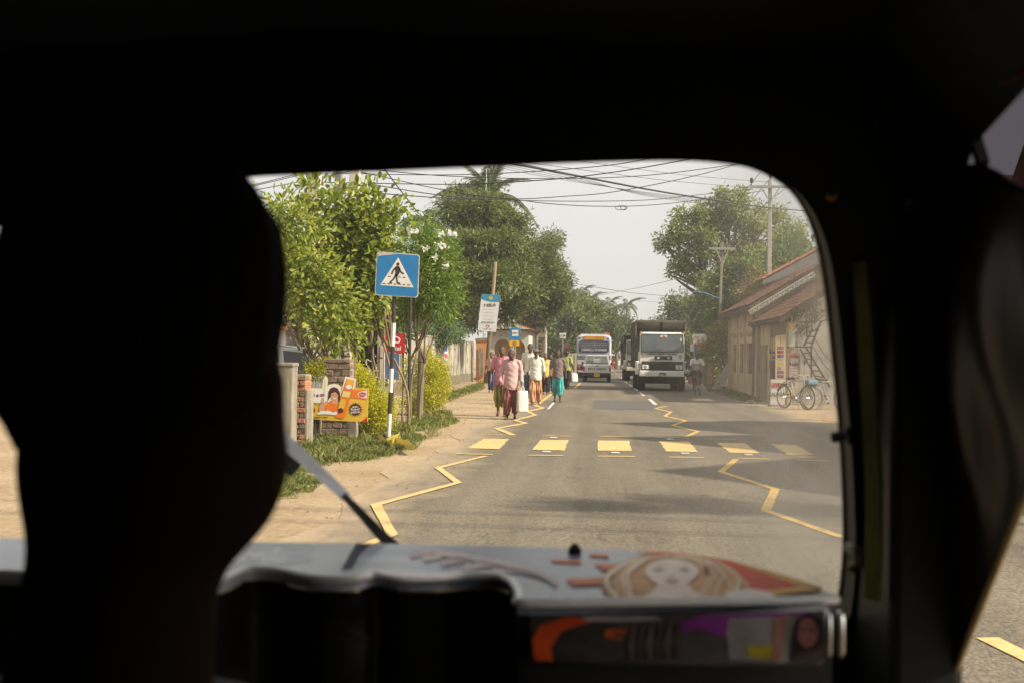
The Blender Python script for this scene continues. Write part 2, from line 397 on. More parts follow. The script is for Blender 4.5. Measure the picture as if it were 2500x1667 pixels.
def road_material():
    m = bpy.data.materials.new('worn_asphalt'); m.use_nodes = True; n = m.node_tree; b = n.nodes['Principled BSDF']; L = n.links.new
    b.inputs['Roughness'].default_value = .8; b.inputs['Specular IOR Level'].default_value = .35
    tc = n.nodes.new('ShaderNodeTexCoord')
    def noise(s, d=6, r=.6, st=None):
        z = n.nodes.new('ShaderNodeTexNoise'); z.inputs['Scale'].default_value = s; z.inputs['Detail'].default_value = d; z.inputs['Roughness'].default_value = r
        src = tc.outputs['Object']
        if st: mp = n.nodes.new('ShaderNodeMapping'); mp.inputs['Scale'].default_value = st; L(src, mp.inputs[0]); src = mp.outputs[0]
        L(src, z.inputs[0]); return z.outputs[0]
    def ramp(x, a, ca, q, cq):
        r_ = n.nodes.new('ShaderNodeValToRGB'); e = r_.color_ramp.elements; e[0].position = a; e[1].position = q; e[0].color = _c(ca); e[1].color = _c(cq); L(x, r_.inputs[0]); return r_.outputs[0]
    def math_(op, a, q):
        t = n.nodes.new('ShaderNodeMath'); t.operation = op
        for i, v in enumerate((a, q)):
            if isinstance(v, (int, float)): t.inputs[i].default_value = v
            else: L(v, t.inputs[i])
        return t.outputs[0]
    def mix(f, a, q, bt='MIX'):
        t = n.nodes.new('ShaderNodeMix'); t.data_type = 'RGBA'; t.blend_type = bt
        if isinstance(f, (int, float)): t.inputs[0].default_value = f
        else: L(f, t.inputs[0])
        L(a, t.inputs[6]); L(q, t.inputs[7]); return t.outputs[2]
    base = ramp(noise(.9, 6, .6, (1, .25, 1)), .3, (.106, .090, .068), .7, (.150, .128, .097))
    sp = ramp(noise(52, 3, .6), .36, (.42, .41, .40), .66, (1.8, 1.76, 1.65))
    base = mix(.7, base, sp, 'MULTIPLY')
    stain = ramp(noise(2.3, 4, .6, (1, .3, 1)), .62, (1, 1, 1), .74, (.72, .70, .68)); base = mix(.7, base, stain, 'MULTIPLY')
    streak = ramp(noise(1.3, 5, .55, (1.6, .03, 1)), .38, (.84, .83, .82), .62, (1.1, 1.1, 1.09)); base = mix(.9, base, streak, 'MULTIPLY')
    vo = n.nodes.new('ShaderNodeTexVoronoi'); vo.feature = 'DISTANCE_TO_EDGE'; vo.inputs['Scale'].default_value = .55; wp_ = n.nodes.new('ShaderNodeVectorMath'); wp_.operation = 'ADD'; nzv = n.nodes.new('ShaderNodeTexNoise'); nzv.inputs['Scale'].default_value = 2.2; nzv.inputs['Detail'].default_value = 6; L(tc.outputs['Object'], nzv.inputs[0]); L(tc.outputs['Object'], wp_.inputs[0]); L(nzv.outputs[1], wp_.inputs[1]); L(wp_.outputs[0], vo.inputs[0])
    crk = math_('MAXIMUM', ramp(vo.outputs[0], .004, (0, 0, 0), .012, (1, 1, 1)), ramp(noise(.35, 3), .46, (0, 0, 0), .52, (1, 1, 1))); cc_ = n.nodes.new('ShaderNodeMix'); cc_.data_type = 'RGBA'; cc_.inputs[6].default_value = (.55, .54, .52, 1); cc_.inputs[7].default_value = (1, 1, 1, 1); L(crk, cc_.inputs[0]); base = mix(.8, base, cc_.outputs[2], 'MULTIPLY')
    sx = n.nodes.new('ShaderNodeSeparateXYZ'); L(tc.outputs['Object'], sx.inputs[0])
    left = math_('MULTIPLY', math_('SUBTRACT', -1.45, sx.outputs[0]), .75); right = math_('MULTIPLY', math_('SUBTRACT', sx.outputs[0], 4.5), .9)
    edge = math_('ADD', math_('MAXIMUM', left, right), math_('MULTIPLY', math_('SUBTRACT', noise(1.7, 8, .68, (1, .5, 1)), .5), 1.5))
    ed = ramp(edge, .0, (0, 0, 0), .75, (1, 1, 1))
    sand = ramp(noise(14), .3, (.27, .20, .125), .7, (.39, .30, .195))
    col = mix(ed, base, sand); L(col, b.inputs['Base Color'])
    bp = n.nodes.new('ShaderNodeBump'); bp.inputs['Strength'].default_value = .5; bp.inputs['Distance'].default_value = .012; L(noise(70, 3, .6), bp.inputs['Height']); L(bp.outputs[0], b.inputs['Normal'])
    return m
mb = MB(); ys = list(np.arange(-30, 60, .5)) + list(range(60, 200, 5)) + [200, 300, 500, 880]
lf = [(-2.35 + .12 * sin(y * .9) + .10 * sin(y * 2.3 + 1) + (.06 * rnd.uniform(-1, 1)), y, .006) for y in ys]
rt = [(5.15 + .1 * sin(y * .7 + 2) + .08 * sin(y * 2.9) + .05 * rnd.uniform(-1, 1), y, .006) for y in ys]
k = len(ys); mid = [(1.6, y, .012) for y in ys]
mb.add(lf + mid + rt, [(i, k + i, k + i + 1, i + 1) for i in range(k - 1)] + [(k + i, 2 * k + i, 2 * k + i + 1, k + i + 1) for i in range(k - 1)])
road = mb.build('road', road_material()); tag(road, 'worn grey asphalt road with dusty edges', None, kind='structure')

YEL = mat('yellow_road_paint', (.30, .22, .10), (.52, .37, .155), scale=9, rough=.75, contrast=(.27, .46), bump=.3, bscale=60)
YELW = mat('worn_yellow_paint', (.30, .20, .075), (.56, .36, .085), scale=11, rough=.75, contrast=(.3, .55))
WHT = mat('white_road_paint', (.40, .39, .36), (.62, .61, .57), scale=9, rough=.7)
def ribbon(pts, wd, z=.017):
    q = [pts[0]]
    for u, v in zip(pts, pts[1:]):
        k = max(1, min(24, int((v - u).length / .3))); q += [u.lerp(v, i / k) for i in range(1, k + 1)]
    pts = q; mb = MB(); L_, Rr = [], []
    for i, p in enumerate(pts):
        if 0 < i < len(pts) - 1:
            t1 = (pts[i] - pts[i - 1]).normalized(); t2 = (pts[i + 1] - pts[i]).normalized(); n1 = Vector((-t1.y, t1.x, 0)); n2 = Vector((-t2.y, t2.x, 0))
            nn = (n1 + n2).normalized(); nn = nn / max(.35, nn.dot(n1))
            nn = nn * (1 + rnd.uniform(-.09, .09))
        else:
            t = (pts[min(i + 1, len(pts) - 1)] - pts[max(i - 1, 0)]).normalized(); nn = Vector((-t.y, t.x, 0))
        a, b = p + nn * wd / 2, p - nn * wd / 2; L_.append((a.x, a.y, z)); Rr.append((b.x, b.y, z))
    k = len(pts); mb.add(L_ + Rr, [(i, i + 1, k + i + 1, k + i) for i in range(k - 1)]); return mb
def line(pxs, wd, m, name): ribbon([G(x, y, .015) for x, y in pxs], wd).build(name, m, road)
line([(868, 1340), (957, 1303), (918, 1231), (1118, 1177), (1070, 1141), (1186, 1112)], .09, YEL, 'zigzag_line')
line([(1253, 1061), (1213, 1045), (1284, 1032), (1257, 1025), (1307, 1012), (1287, 1004), (1326, 995), (1304, 989)], .12, YEL, 'zigzag_line')
line([(2057, 1311), (1869, 1245), (1893, 1193), (1760, 1151), (1797, 1120)], .09, YELW, 'zigzag_line')
line([(1674, 1066), (1704, 1052), (1642, 1038), (1674, 1026), (1623, 1015), (1638, 1005), (1600, 996), (1629, 990)], .09, YELW, 'zigzag_line')
line([(1309, 989), (1348, 960)], .12, YELW, 'edge_line'); line([(1402, 948), (1417, 934)], .12, YELW, 'edge_line')
line([(1338, 998), (1352, 982)], .07, WHT, 'edge_line')
line([(1925, 1019), (2062, 1027)], .12, YELW, 'edge_line')
line([(2410, 1556), (2640, 1668)], .12, YEL, 'edge_line')
for a, b in (((1601, 987), (1585, 973)), ((1572, 965), (1562, 957)), ((1557, 953.5), (1548, 947)), ((1543, 942.5), (1535, 937)), ((1532, 935), (1526, 930.5))):
    line([a, b], .11, WHT, 'centre_dash')
dash = None
for i in range(14):
    y0 = 72 + 9 * i; mb = ribbon([Vector((1.86, y0, 0)), Vector((1.86, y0 + 3, 0))], .11); mb.build('centre_dash', WHT, road)
def cr(x, y): return (1100 + .42517 * x, 950 + .42517 * y)
for tl, tr, br, bl in (((190, 282), (337, 284), (277, 342), (95, 338)), ((515, 290), (680, 290), (655, 350), (468, 346)), ((847, 293), (1023, 293), (1037, 353), (847, 350)),
                       ((1197, 297), (1372, 299), (1420, 358), (1240, 355)), ((1525, 305), (1690, 308), (1775, 367), (1605, 362)), ((1838, 313), (1985, 318), (2085, 376), (1930, 371))):
    q = [G(*cr(*p), .015) for p in (tl, tr, br, bl)]
    e_ = [q[i].lerp(q[(i + 1) % 4], k / 9) + Vector((rnd.uniform(-.014, .014), rnd.uniform(-.03, .03), 0)) * (k > 0) for i in range(4) for k in range(9)]
    mb = MB(); mb.add([(p.x, p.y, .0165) for p in e_], [tuple(range(36))]); mb.build('crossing_block', YEL, road)
for x0, x1, y0, y1 in ((35, 242, 369, 373), (445, 645, 377, 379), (845, 1058, 382, 384), (1255, 1452, 387, 390), (1645, 1832, 393, 399), (1985, 2170, 403, 411),
                       (200, 365, 261, 262), (525, 690, 266, 268), (855, 1016, 270, 272), (1175, 1342, 274, 278), (1488, 1645, 283, 287), (1785, 1922, 291, 296)):
    line([cr(x0, y0), cr(x1, y1)], .10, YEL if y0 > 300 else YELW, 'stop_line')
for x, y in ((590, 278), (550, 359), (945, 365), (1262, 287), (1347, 369), (1710, 377)):
    p = G(*cr(x, y), .015); MB().box(p.x - .06, p.x + .06, p.y - .05, p.y + .05, .013, .03).build('road_stud', WHT, road, bevel=.006)
# tree shadow painted as a darker patch across the lane ahead
mb = MB(); q = [G(*cr(*p), .01) for p in ((830, 62), (1140, 66), (1215, 118), (815, 112))]; mb.add([(p.x, p.y, .0145) for p in q], [(0, 1, 2, 3)])
mb.build('tree_shadow_patch', mat('shadow_asphalt', (.072, .068, .062), (.098, .092, .083), scale=3, rough=.85, bump=.4, bscale=70), road)

# ---------------------------------------------------------------- grass
def inpoly(X, Y, poly):
    c = np.zeros(len(X), bool); j = len(poly) - 1
    for i in range(len(poly)):
        xi, yi = poly[i]; xj, yj = poly[j]
        with np.errstate(divide='ignore', invalid='ignore'): c ^= ((yi > Y) != (yj > Y)) & (X < (xj - xi) * (Y - yi) / (yj - yi + 1e-12) + xi)
        j = i
    return c
GRASS = leafmat('grass_blade', (.12, .15, .04), (.36, .35, .12), trans=.4, rough=.7, spec=.15)
def grass(poly, n, h, wd, label, clumpy=.5):
    poly = [tuple(G(*p).xy) if max(p) > 100 else p for p in poly]
    pa = np.array(poly); lo, hi = pa.min(0), pa.max(0); P0 = lo + (hi - lo) * rng.random((n * 4, 2))
    P0 = P0[inpoly(P0[:, 0], P0[:, 1], poly)]
    dn = np.sin(P0[:, 0] * 5.1 + np.sin(P0[:, 1] * 3.7)) * np.sin(P0[:, 1] * 4.3 + 1.3 * np.sin(P0[:, 0] * 6.1)) * .5 + .5
    ed = np.full(len(P0), 9.0)
    for (ax_, ay_), (bx_, by_) in zip(poly, poly[1:] + poly[:1]):
        L2 = (bx_ - ax_) ** 2 + (by_ - ay_) ** 2 + 1e-9; tt = np.clip(((P0[:, 0] - ax_) * (bx_ - ax_) + (P0[:, 1] - ay_) * (by_ - ay_)) / L2, 0, 1)
        ed = np.minimum(ed, np.hypot(P0[:, 0] - ax_ - tt * (bx_ - ax_), P0[:, 1] - ay_ - tt * (by_ - ay_)))
    fall = np.clip(ed / .8 + .25 * np.sin(P0[:, 0] * 9 + 3 * np.sin(P0[:, 1] * 5)), .03, 1)
    sel = rng.random(len(P0)) < (1 - clumpy + clumpy * dn) * fall; P0 = P0[sel][:n]; fall = fall[sel][:n]; dn = dn[sel][:n]; m = len(P0)
    # thin out towards the ragged edge
    C = np.column_stack([P0, np.zeros(m)]); H = h * (.35 + .8 * rng.random(m)) * (.45 + .55 * fall) * (.6 + .6 * dn); a = rng.random(m) * 2 * pi
    D = np.column_stack([np.cos(a), np.sin(a), np.zeros(m)]); S = np.column_stack([-np.sin(a), np.cos(a), np.zeros(m)]); Wd = (wd * (.6 + .8 * rng.random(m)))[:, None]
    Hc = H[:, None]; bend = (.2 + .8 * rng.random(m))[:, None]; Z = np.array([[0, 0, 1.0]])
    V = np.stack([C - S * Wd / 2, C + S * Wd / 2, C + Z * Hc * .55 + D * Hc * bend * .25 + S * Wd * .35, C + Z * Hc * (1 - .35 * bend) + D * Hc * bend * .8, C + Z * Hc * .55 + D * Hc * bend * .25 - S * Wd * .35], 1).reshape(-1, 3)
    b = 5 * np.arange(m)[:, None]
    o = meshobj('grass', np_mesh('grass', V, b + np.array([[0, 1, 2, 3, 4]])), GRASS); tag(o, label, 'grass', kind='stuff')
grass([(560, 1065), (690, 1050), (790, 1070), (960, 1048), (1015, 1020), (1060, 1010), (1095, 1003), (1122, 1030), (1075, 1047), (1010, 1055), (1040, 1072), (1015, 1098), (930, 1120), (830, 1138), (740, 1137), (690, 1118), (560, 1130)], 90000, .16, .005, 'tufts of green grass growing round the crossing sign and brick pillar')
grass([(500, 1150), (700, 1132), (760, 1150), (790, 1178), (765, 1200), (700, 1213), (500, 1212)], 42000, .13, .0045, 'patch of short grass beside the road nearest the camera')
grass([(1050, 975), (1085, 960), (1130, 948), (1180, 930), (1184, 950), (1150, 962), (1090, 985), (1055, 1000)], 18000, .22, .011, 'strip of grass at the foot of the stained white wall')
grass([(1722, 938), (1760, 945), (1800, 953), (1850, 968), (1870, 980), (1820, 985), (1770, 970), (1725, 955)], 11000, .17, .011, 'strip of grass along the shop wall on the right')
def tufts(poly, n, label, hmax=.24):
    pl = [tuple(G(*q).xy) for q in poly]; pa = np.array(pl); lo, hi = pa.min(0), pa.max(0); T = lo + (hi - lo) * rng.random((n * 5, 2)); T = T[inpoly(T[:, 0], T[:, 1], pl)][:n]; C = []; A = []; L_ = []
    for x, y in T:
        k = rng.integers(14, 34); s_ = .3 + .7 * rng.random(); C.append(np.column_stack([x + .05 * rng.normal(size=k), y + .05 * rng.normal(size=k), np.zeros(k)])); A.append(np.column_stack([rng.normal(size=(k, 2)) * .45, np.ones(k)])); L_.append(hmax * s_ * (.5 + .6 * rng.random(k)))
    V, Fq = leaf_arrays(np.concatenate(C), np.concatenate(A), np.concatenate(L_), .008, fold=.1, six=True, droop=.25)
    tag(meshobj('weeds', np_mesh('weeds', V, Fq), leafmat('weed_blade', (.16, .18, .05), (.42, .38, .15), trans=.4, rough=.7, spec=.1)), label, 'weeds', kind='stuff')
tufts([(560, 1058), (690, 1050), (960, 1045), (1095, 1000), (1135, 1035), (1050, 1085), (930, 1132), (740, 1150), (560, 1140)], 150, 'taller weeds and dry blades among the verge grass')
tufts([(500, 1145), (700, 1128), (800, 1185), (700, 1222), (500, 1222)], 70, 'loose weeds in the nearest grass patch', .18)
# pebbles, bits of litter and dead leaves on the sand
pb = MB()
for i in range(500):
    x, y = rnd.uniform(-6, -1.9), rnd.uniform(8, 34); s_ = rnd.uniform(.006, .022)
    pb.add([(x - s_, y - s_ * .6, 0), (x + s_, y - s_, 0), (x + s_ * .7, y + s_, 0), (x - s_ * .8, y + s_ * .8, 0), (x, y, s_ * 1.1)], [(0, 1, 4), (1, 2, 4), (2, 3, 4), (3, 0, 4)])
tag(pb.build('gravel', mat('pebble', (.10, .075, .05), (.30, .24, .17), scale=2, rough=.9)), 'scattered pebbles and crumbs on the sandy verge', 'gravel', kind='stuff')

# ================================================================ the auto rickshaw we ride in
BLK = mat('black_vinyl', (.006, .0055, .005), (.009, .008, .007), scale=30, rough=.55, spec=.2)
BLKG = mat('glossy_black_vinyl', (.007, .0042, .003), (.011, .007, .005), scale=5, rough=.33, spec=.14)
CHROME = mat('dull_chrome', (.55, .54, .52), rough=.3, metal=1)
RIM = mat('pale_plastic_trim', (.80, .80, .80), (.88, .88, .87), scale=12, rough=.3, spec=.5)
tuk = thing('auto_rickshaw', 'dark cabin of a three wheeled taxi around the camera, windscreen and printed dashboard ahead', 'auto rickshaw', (-.3, .5, 0))
T0 = Vector(tuk.location)
def tb(mb, name, m, parent=tuk, **kw):
    mb.v = [tuple(Vector(v) - T0) for v in mb.v]; return mb.build(name, m, parent, **kw)
WN = Vector((0, .48, .15)).normalized(); W0 = Vector((0, 1.28, 1.16))
def onw(px, py, off=0.0):
    v = ray(px, py); t = (W0 + WN * off - EYE).dot(WN) / v.dot(WN); return EYE + v * t
inner_px = [(-420, 640), (40, 535), (300, 455), (590, 423), (900, 408), (1180, 396), (1400, 386), (1600, 381), (1720, 384), (1830, 402), (1915, 445), (1965, 505), (1998, 590), (2018, 700), (2035, 850), (2050, 1000), (2060, 1150), (2064, 1300), (2058, 1410), (2040, 1500), (2000, 1560), (1000, 1560), (100, 1560), (-420, 1560)]
inn = bez([onw(*p) for p in inner_px] + [onw(*inner_px[0])], 3)[:-1]
cen = Vector((-.25, 1.2, 1.38))
outr = []
for p in inn:
    d = p - cen; s_ = min((.63 if d.x > 0 else .75) / max(abs(d.x), 1e-6), .42 / max(abs(d.z), 1e-6)); q = cen + d * max(s_, 1.06)
    q.y = 1.28 - (q.z - 1.16) * .3125; outr.append(q)
n_ = len(inn); th = -WN * .05; mb = MB()
mb.v = [tuple(p) for p in inn] + [tuple(p) for p in outr] + [tuple(p + th) for p in inn] + [tuple(p + th) for p in outr]
for i in range(n_):
    j = (i + 1) % n_
    mb.f += [(i, n_ + i, n_ + j, j), (2 * n_ + i, 2 * n_ + j, 3 * n_ + j, 3 * n_ + i), (i, j, 2 * n_ + j, 2 * n_ + i), (n_ + i, 3 * n_ + i, 3 * n_ + j, n_ + j)]
tb(mb, 'windscreen_frame', BLK)
# the pane, dusty where the wiper does not reach
def glass_material():
    m = bpy.data.materials.new('dusty_windscreen'); m.use_nodes = True; n = m.node_tree; n.nodes.clear(); L = n.links.new
    tc = n.nodes.new('ShaderNodeTexCoord'); sx = n.nodes.new('ShaderNodeSeparateXYZ'); L(tc.outputs['Object'], sx.inputs[0])
    mr = n.nodes.new('ShaderNodeMapRange'); mr.interpolation_type = 'SMOOTHSTEP'; mr.inputs[1].default_value = .33; mr.inputs[2].default_value = .60; mr.inputs[3].default_value = .014; mr.inputs[4].default_value = .55
    L(sx.outputs[0], mr.inputs[0])
    mp = n.nodes.new('ShaderNodeMapping'); mp.inputs['Scale'].default_value = (1, 1, .5); mp.inputs['Rotation'].default_value = (0, .5, 0); L(tc.outputs['Object'], mp.inputs[0])
    nz = n.nodes.new('ShaderNodeTexNoise'); nz.inputs['Scale'].default_value = 9; nz.inputs['Detail'].default_value = 7; nz.inputs['Roughness'].default_value = .6; L(mp.outputs[0], nz.inputs[0])
    rp = n.nodes.new('ShaderNodeMapRange'); rp.inputs[1].default_value = .3; rp.inputs[2].default_value = .75; rp.inputs[3].default_value = .45; rp.inputs[4].default_value = 1.35; L(nz.outputs[0], rp.inputs[0])
    mu = n.nodes.new('ShaderNodeMath'); mu.operation = 'MULTIPLY'; L(mr.outputs[0], mu.inputs[0]); L(rp.outputs[0], mu.inputs[1])
    tr = n.nodes.new('ShaderNodeBsdfTransparent'); tr.inputs[0].default_value = (.97, .975, .965, 1)
    du = n.nodes.new('ShaderNodeBsdfTranslucent'); du.inputs[0].default_value = (.60, .55, .47, 1)
    gl = n.nodes.new('ShaderNodeBsdfGlossy'); gl.inputs['Roughness'].default_value = .03
    m1 = n.nodes.new('ShaderNodeMixShader'); L(mu.outputs[0], m1.inputs[0]); L(tr.outputs[0], m1.inputs[1]); L(du.outputs[0], m1.inputs[2])
    fr = n.nodes.new('ShaderNodeFresnel'); fr.inputs[0].default_value = 1.45
    m2 = n.nodes.new('ShaderNodeMixShader'); L(fr.outputs[0], m2.inputs[0]); L(m1.outputs[0], m2.inputs[1]); L(gl.outputs[0], m2.inputs[2])
    o = n.nodes.new('ShaderNodeOutputMaterial'); L(m2.outputs[0], o.inputs[0]); return m
mb = MB(); mb.add([p + (p - cen) * .012 + WN * .004 for p in inn], [tuple(range(n_))]); tb(mb, 'windscreen', glass_material())
# rubber seal round the opening
tb(MB().tube([p - WN * .002 for p in inn], .004, 6, closed=True), 'seal', mat('brown_rubber', (.03, .016, .010), rough=.5))
# roof, rear, sides, floor: a black vinyl hood
def ringp(y, x0, x1, z0, z1, r_=.12): return [(x, y, z) for x, z in rrect(x0, x1, z0, z1, (r_, r_, .02, .02), 4)]
mb = MB()
for (y0, zt0), (y1, zt1) in zip(((-.95, 1.62), (-.5, 1.74), (.3, 1.78), (.9, 1.76)), ((-.5, 1.74), (.3, 1.78), (.9, 1.76), (1.2, 1.70))):
    a = [(-1.0, y0, zt0 - .10), (-.9, y0, zt0), (-.3, y0, zt0 + .03), (.28, y0, zt0), (.385, y0, zt0 - .10)]; b = [(-1.0, y1, zt1 - .10), (-.9, y1, zt1), (-.3, y1, zt1 + .03), (.28, y1, zt1), (.385, y1, zt1 - .10)]
    mb.add(a + b, [(i, i + 1, i + 6, i + 5) for i in range(4)])
o = tb(mb, 'roof', BLK); q = o.modifiers.new('thick', 'SOLIDIFY'); q.thickness = .02
tb(MB().box(-1.0, .385, -.97, -.94, .35, 1.64), 'rear_panel', BLK)
tb(MB().box(-1.015, -.995, -.95, .35, .35, 1.66).box(-1.015, -.995, .35, 1.22, .80, 1.66).box(-1.015, -.995, .95, 1.25, .35, .80), 'side_panel', BLK)  # unseen left entry closed in to keep sky light out of the cabin
tb(MB().box(.385, .405, -.95, .42, .35, 1.66), 'side_panel', BLK)
tb(MB().box(-1.0, .39, -.95, 1.3, .30, .34), 'floor', BLK)
tb(MB().box(-.95, .34, -.85, -.1, .34, .72).box(-.95, .34, -.9, -.72, .72, 1.25), 'rear_seat', BLK, bevel=.04)
tb(MB().box(-.62, 0.0, .42, .78, .34, .80), 'driver_seat', BLK, bevel=.04)
tb(MB().box(.31, .385, 1.10, 1.26, .35, 1.62), 'corner_post', BLK, bevel=.01)
tb(MB().box(-1.0, -.93, 1.10, 1.26, .35, 1.66), 'corner_post', BLK, bevel=.01)
# front cowl and wheels below
mb = MB(); mb.loft([[(x, y, z) for x, z in rrect(-.3 - w_, -.3 + w_, .34, zt, .08, 3)] for y, w_, zt in ((1.26, .66, 1.10), (1.42, .60, 1.05), (1.56, .40, .85), (1.62, .2, .6))])
tb(mb, 'front_cowl', mat('green_car_paint', (.012, .10, .035), rough=.3, spec=.5), smooth=False)
for x, y in ((-.3, 1.35), (-.88, -.55), (.28, -.55)):
    w_ = tb(MB().lathe([(.1, -.05), (.19, -.055), (.215, -.03), (.215, .03), (.19, .055), (.1, .05)], (x, y, .215), 20, 'x'), 'wheel', mat('tyre_rubber', (.02, .02, .02), rough=.85), smooth=True)
# dashboard: printed top, pale lip, dark fascia
DZ = 1.163
far_px = [(-420, 1302), (0, 1312), (560, 1321), (1000, 1327), (1330, 1335), (1500, 1341), (1620, 1350), (1740, 1368), (1850, 1395), (1940, 1420), (2000, 1437), (2048, 1453)]
near_px = [(2046, 1463), (1900, 1466), (1600, 1468), (1290, 1470), (1270, 1462), (1264, 1440), (1248, 1418), (1215, 1407), (1150, 1405), (1050, 1412), (970, 1412), (915, 1402), (880, 1410), (820, 1413), (760, 1409), (700, 1396), (640, 1389), (590, 1393), (548, 1412), (500, 1428), (420, 1446), (300, 1450), (160, 1410), (40, 1400), (-420, 1388)]
farc = bez([G(x, y, DZ) for x, y in far_px], 3); nearc = bez([G(x, y, DZ) for x, y in near_px], 4)
def gradient_print():
    m = bpy.data.materials.new('printed_dashboard_vinyl'); m.use_nodes = True; n = m.node_tree; b = n.nodes['Principled BSDF']; L = n.links.new
    b.inputs['Roughness'].default_value = .22; b.inputs['Specular IOR Level'].default_value = .25
    tc = n.nodes.new('ShaderNodeTexCoord'); mp = n.nodes.new('ShaderNodeMapping'); mp.inputs['Scale'].default_value = (1, 6, 1); L(tc.outputs['Object'], mp.inputs[0])
    nz = n.nodes.new('ShaderNodeTexNoise'); nz.inputs['Scale'].default_value = 5; nz.inputs['Detail'].default_value = 5; L(mp.outputs[0], nz.inputs[0])
    sx = n.nodes.new('ShaderNodeSeparateXYZ'); L(tc.outputs['Object'], sx.inputs[0])
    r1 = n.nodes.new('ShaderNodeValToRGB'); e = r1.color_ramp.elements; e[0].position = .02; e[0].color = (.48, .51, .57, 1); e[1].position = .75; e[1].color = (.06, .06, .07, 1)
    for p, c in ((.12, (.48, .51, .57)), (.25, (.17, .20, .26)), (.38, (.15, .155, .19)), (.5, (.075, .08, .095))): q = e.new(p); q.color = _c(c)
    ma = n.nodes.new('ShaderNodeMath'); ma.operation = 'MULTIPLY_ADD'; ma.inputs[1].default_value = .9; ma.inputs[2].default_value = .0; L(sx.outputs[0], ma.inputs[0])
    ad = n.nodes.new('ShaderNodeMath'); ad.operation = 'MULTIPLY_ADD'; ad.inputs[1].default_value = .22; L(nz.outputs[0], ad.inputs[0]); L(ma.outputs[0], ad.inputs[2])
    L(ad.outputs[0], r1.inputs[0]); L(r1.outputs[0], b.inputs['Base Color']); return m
poly = [(p.x, p.y) for p in farc] + [(p.x, p.y) for p in nearc]
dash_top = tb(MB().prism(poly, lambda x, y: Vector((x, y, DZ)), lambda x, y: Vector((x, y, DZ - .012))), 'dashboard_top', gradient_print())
lip = tb(MB().tube([p + Vector((0, -.001, .0005)) for p in nearc], .0045, 8), 'dashboard_lip', RIM, smooth=True)
mb = MB(); mb.loft([[p + Vector((0, .012, -.012)) for p in nearc], [p + Vector((0, .022, -.05)) for p in nearc], [p + Vector((0, .03, -.45)) for p in nearc]], cap=False, closed=False)
tb(mb, 'dashboard_fascia', BLK)
for a, b in ((495, 620), (665, 895), (930, 1255)):
    sub = [G(x, y + 31, DZ - .012) for x, y in near_px if a <= x <= b]
    if len(sub) > 2: tb(MB().tube(bez(sub, 4), .0011, 6), 'chrome_beading', mat('brassy_chrome', (.45, .36, .22), rough=.35, metal=1), smooth=True)
# print on the dashboard top
prl = [0]
def dp(px, py): prl[0] += 0; return G(px, py, DZ + .0003 + .00012 * prl[0]) - T0
def dprint(polys, c, name, rough=.3):
    prl[0] += 1; mb = MB()
    for pl in polys: mb.add([dp(x, y) for x, y in pl], [tuple(range(len(pl)))])
    mb.build(name, mat('print_' + '_'.join('%02d' % int(v * 99) for v in c), c, tuple(v * .72 for v in c), scale=38, rough=.5, spec=.08, stretch=(1, 2.2, 1)), dash_top)
def dell(cx, cy_, rx, ry, n=28, w_=0): return [(cx + rx * cos(2 * pi * i / n) * (1 + w_ * sin(5 * 2 * pi * i / n)), cy_ + ry * sin(2 * pi * i / n) * (1 + w_ * cos(7 * 2 * pi * i / n))) for i in range(n)]
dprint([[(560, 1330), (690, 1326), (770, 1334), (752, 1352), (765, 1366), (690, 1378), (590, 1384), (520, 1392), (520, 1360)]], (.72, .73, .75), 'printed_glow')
dprint([[(870, 1324), (908, 1325), (880, 1350), (858, 1388), (832, 1390), (850, 1358)]], (.035, .04, .075), 'navy_streak')  # navy streak laid over the dashboard top
strokes([[(568, 1362), (585, 1350), (598, 1357), (590, 1367), (575, 1366), (606, 1349), (620, 1352), (612, 1367), (632, 1350), (644, 1353), (640, 1366), (662, 1362), (672, 1340), (684, 1334), (670, 1352), (676, 1366), (700, 1363)]], 5, mat('print_white', (.75, .75, .75), rough=.3), dash_top, dp, 'cursive_lettering')
for i, (x, y, ln) in enumerate(((1000, 1356, 150), (1030, 1364, 190), (1075, 1374, 215), (1130, 1386, 210), (1190, 1400, 170))):
    strokes([[(x, y), (x + ln * .35, y - 12), (x + ln * .75, y + 2), (x + ln, y + 24)]], 13, mat('print_finger_%d' % (i % 2), ((.52, .44, .44), (.60, .50, .48))[i % 2], rough=.5, spec=.08), dash_top, dp, 'printed_finger'); prl[0] += 1
    strokes([[(x + 6, y + 8), (x + ln * .35, y - 4), (x + ln * .75, y + 10), (x + ln, y + 32)]], 3, mat('print_gap', (.22, .19, .22), rough=.5, spec=.08), dash_top, dp, 'printed_shade')
for q_ in ([(1344, 1364), (1418, 1366), (1420, 1374), (1348, 1371)], [(1438, 1350), (1485, 1352), (1487, 1360), (1440, 1356)], [(1450, 1374), (1510, 1376), (1505, 1388), (1470, 1390)], [(1380, 1412), (1490, 1408), (1492, 1424), (1400, 1428)]): dprint([q_], (.72, .24, .12), 'printed_bar')
dprint([[(1550, 1344), (1660, 1349), (1780, 1366), (1880, 1392), (1960, 1416), (2010, 1434), (1990, 1442), (1840, 1452), (1780, 1420), (1700, 1370)]], (.68, .10, .05), 'printed_sweep')
dprint([[(1780, 1367), (1880, 1392), (1960, 1416), (2012, 1436), (1996, 1436), (1940, 1424), (1860, 1396)], [(1860, 1444), (1960, 1428), (2010, 1432), (1995, 1440), (1880, 1452)]], (.80, .46, .14), 'printed_edge')
dprint([[(1495, 1425), (1500, 1395), (1530, 1368), (1570, 1354), (1640, 1350), (1700, 1356), (1750, 1374), (1790, 1400), (1830, 1425), (1800, 1440), (1820, 1452), (1740, 1462), (1560, 1463), (1500, 1450)]], (.66, .36, .17), 'printed_hair')
rh = random.Random(4)
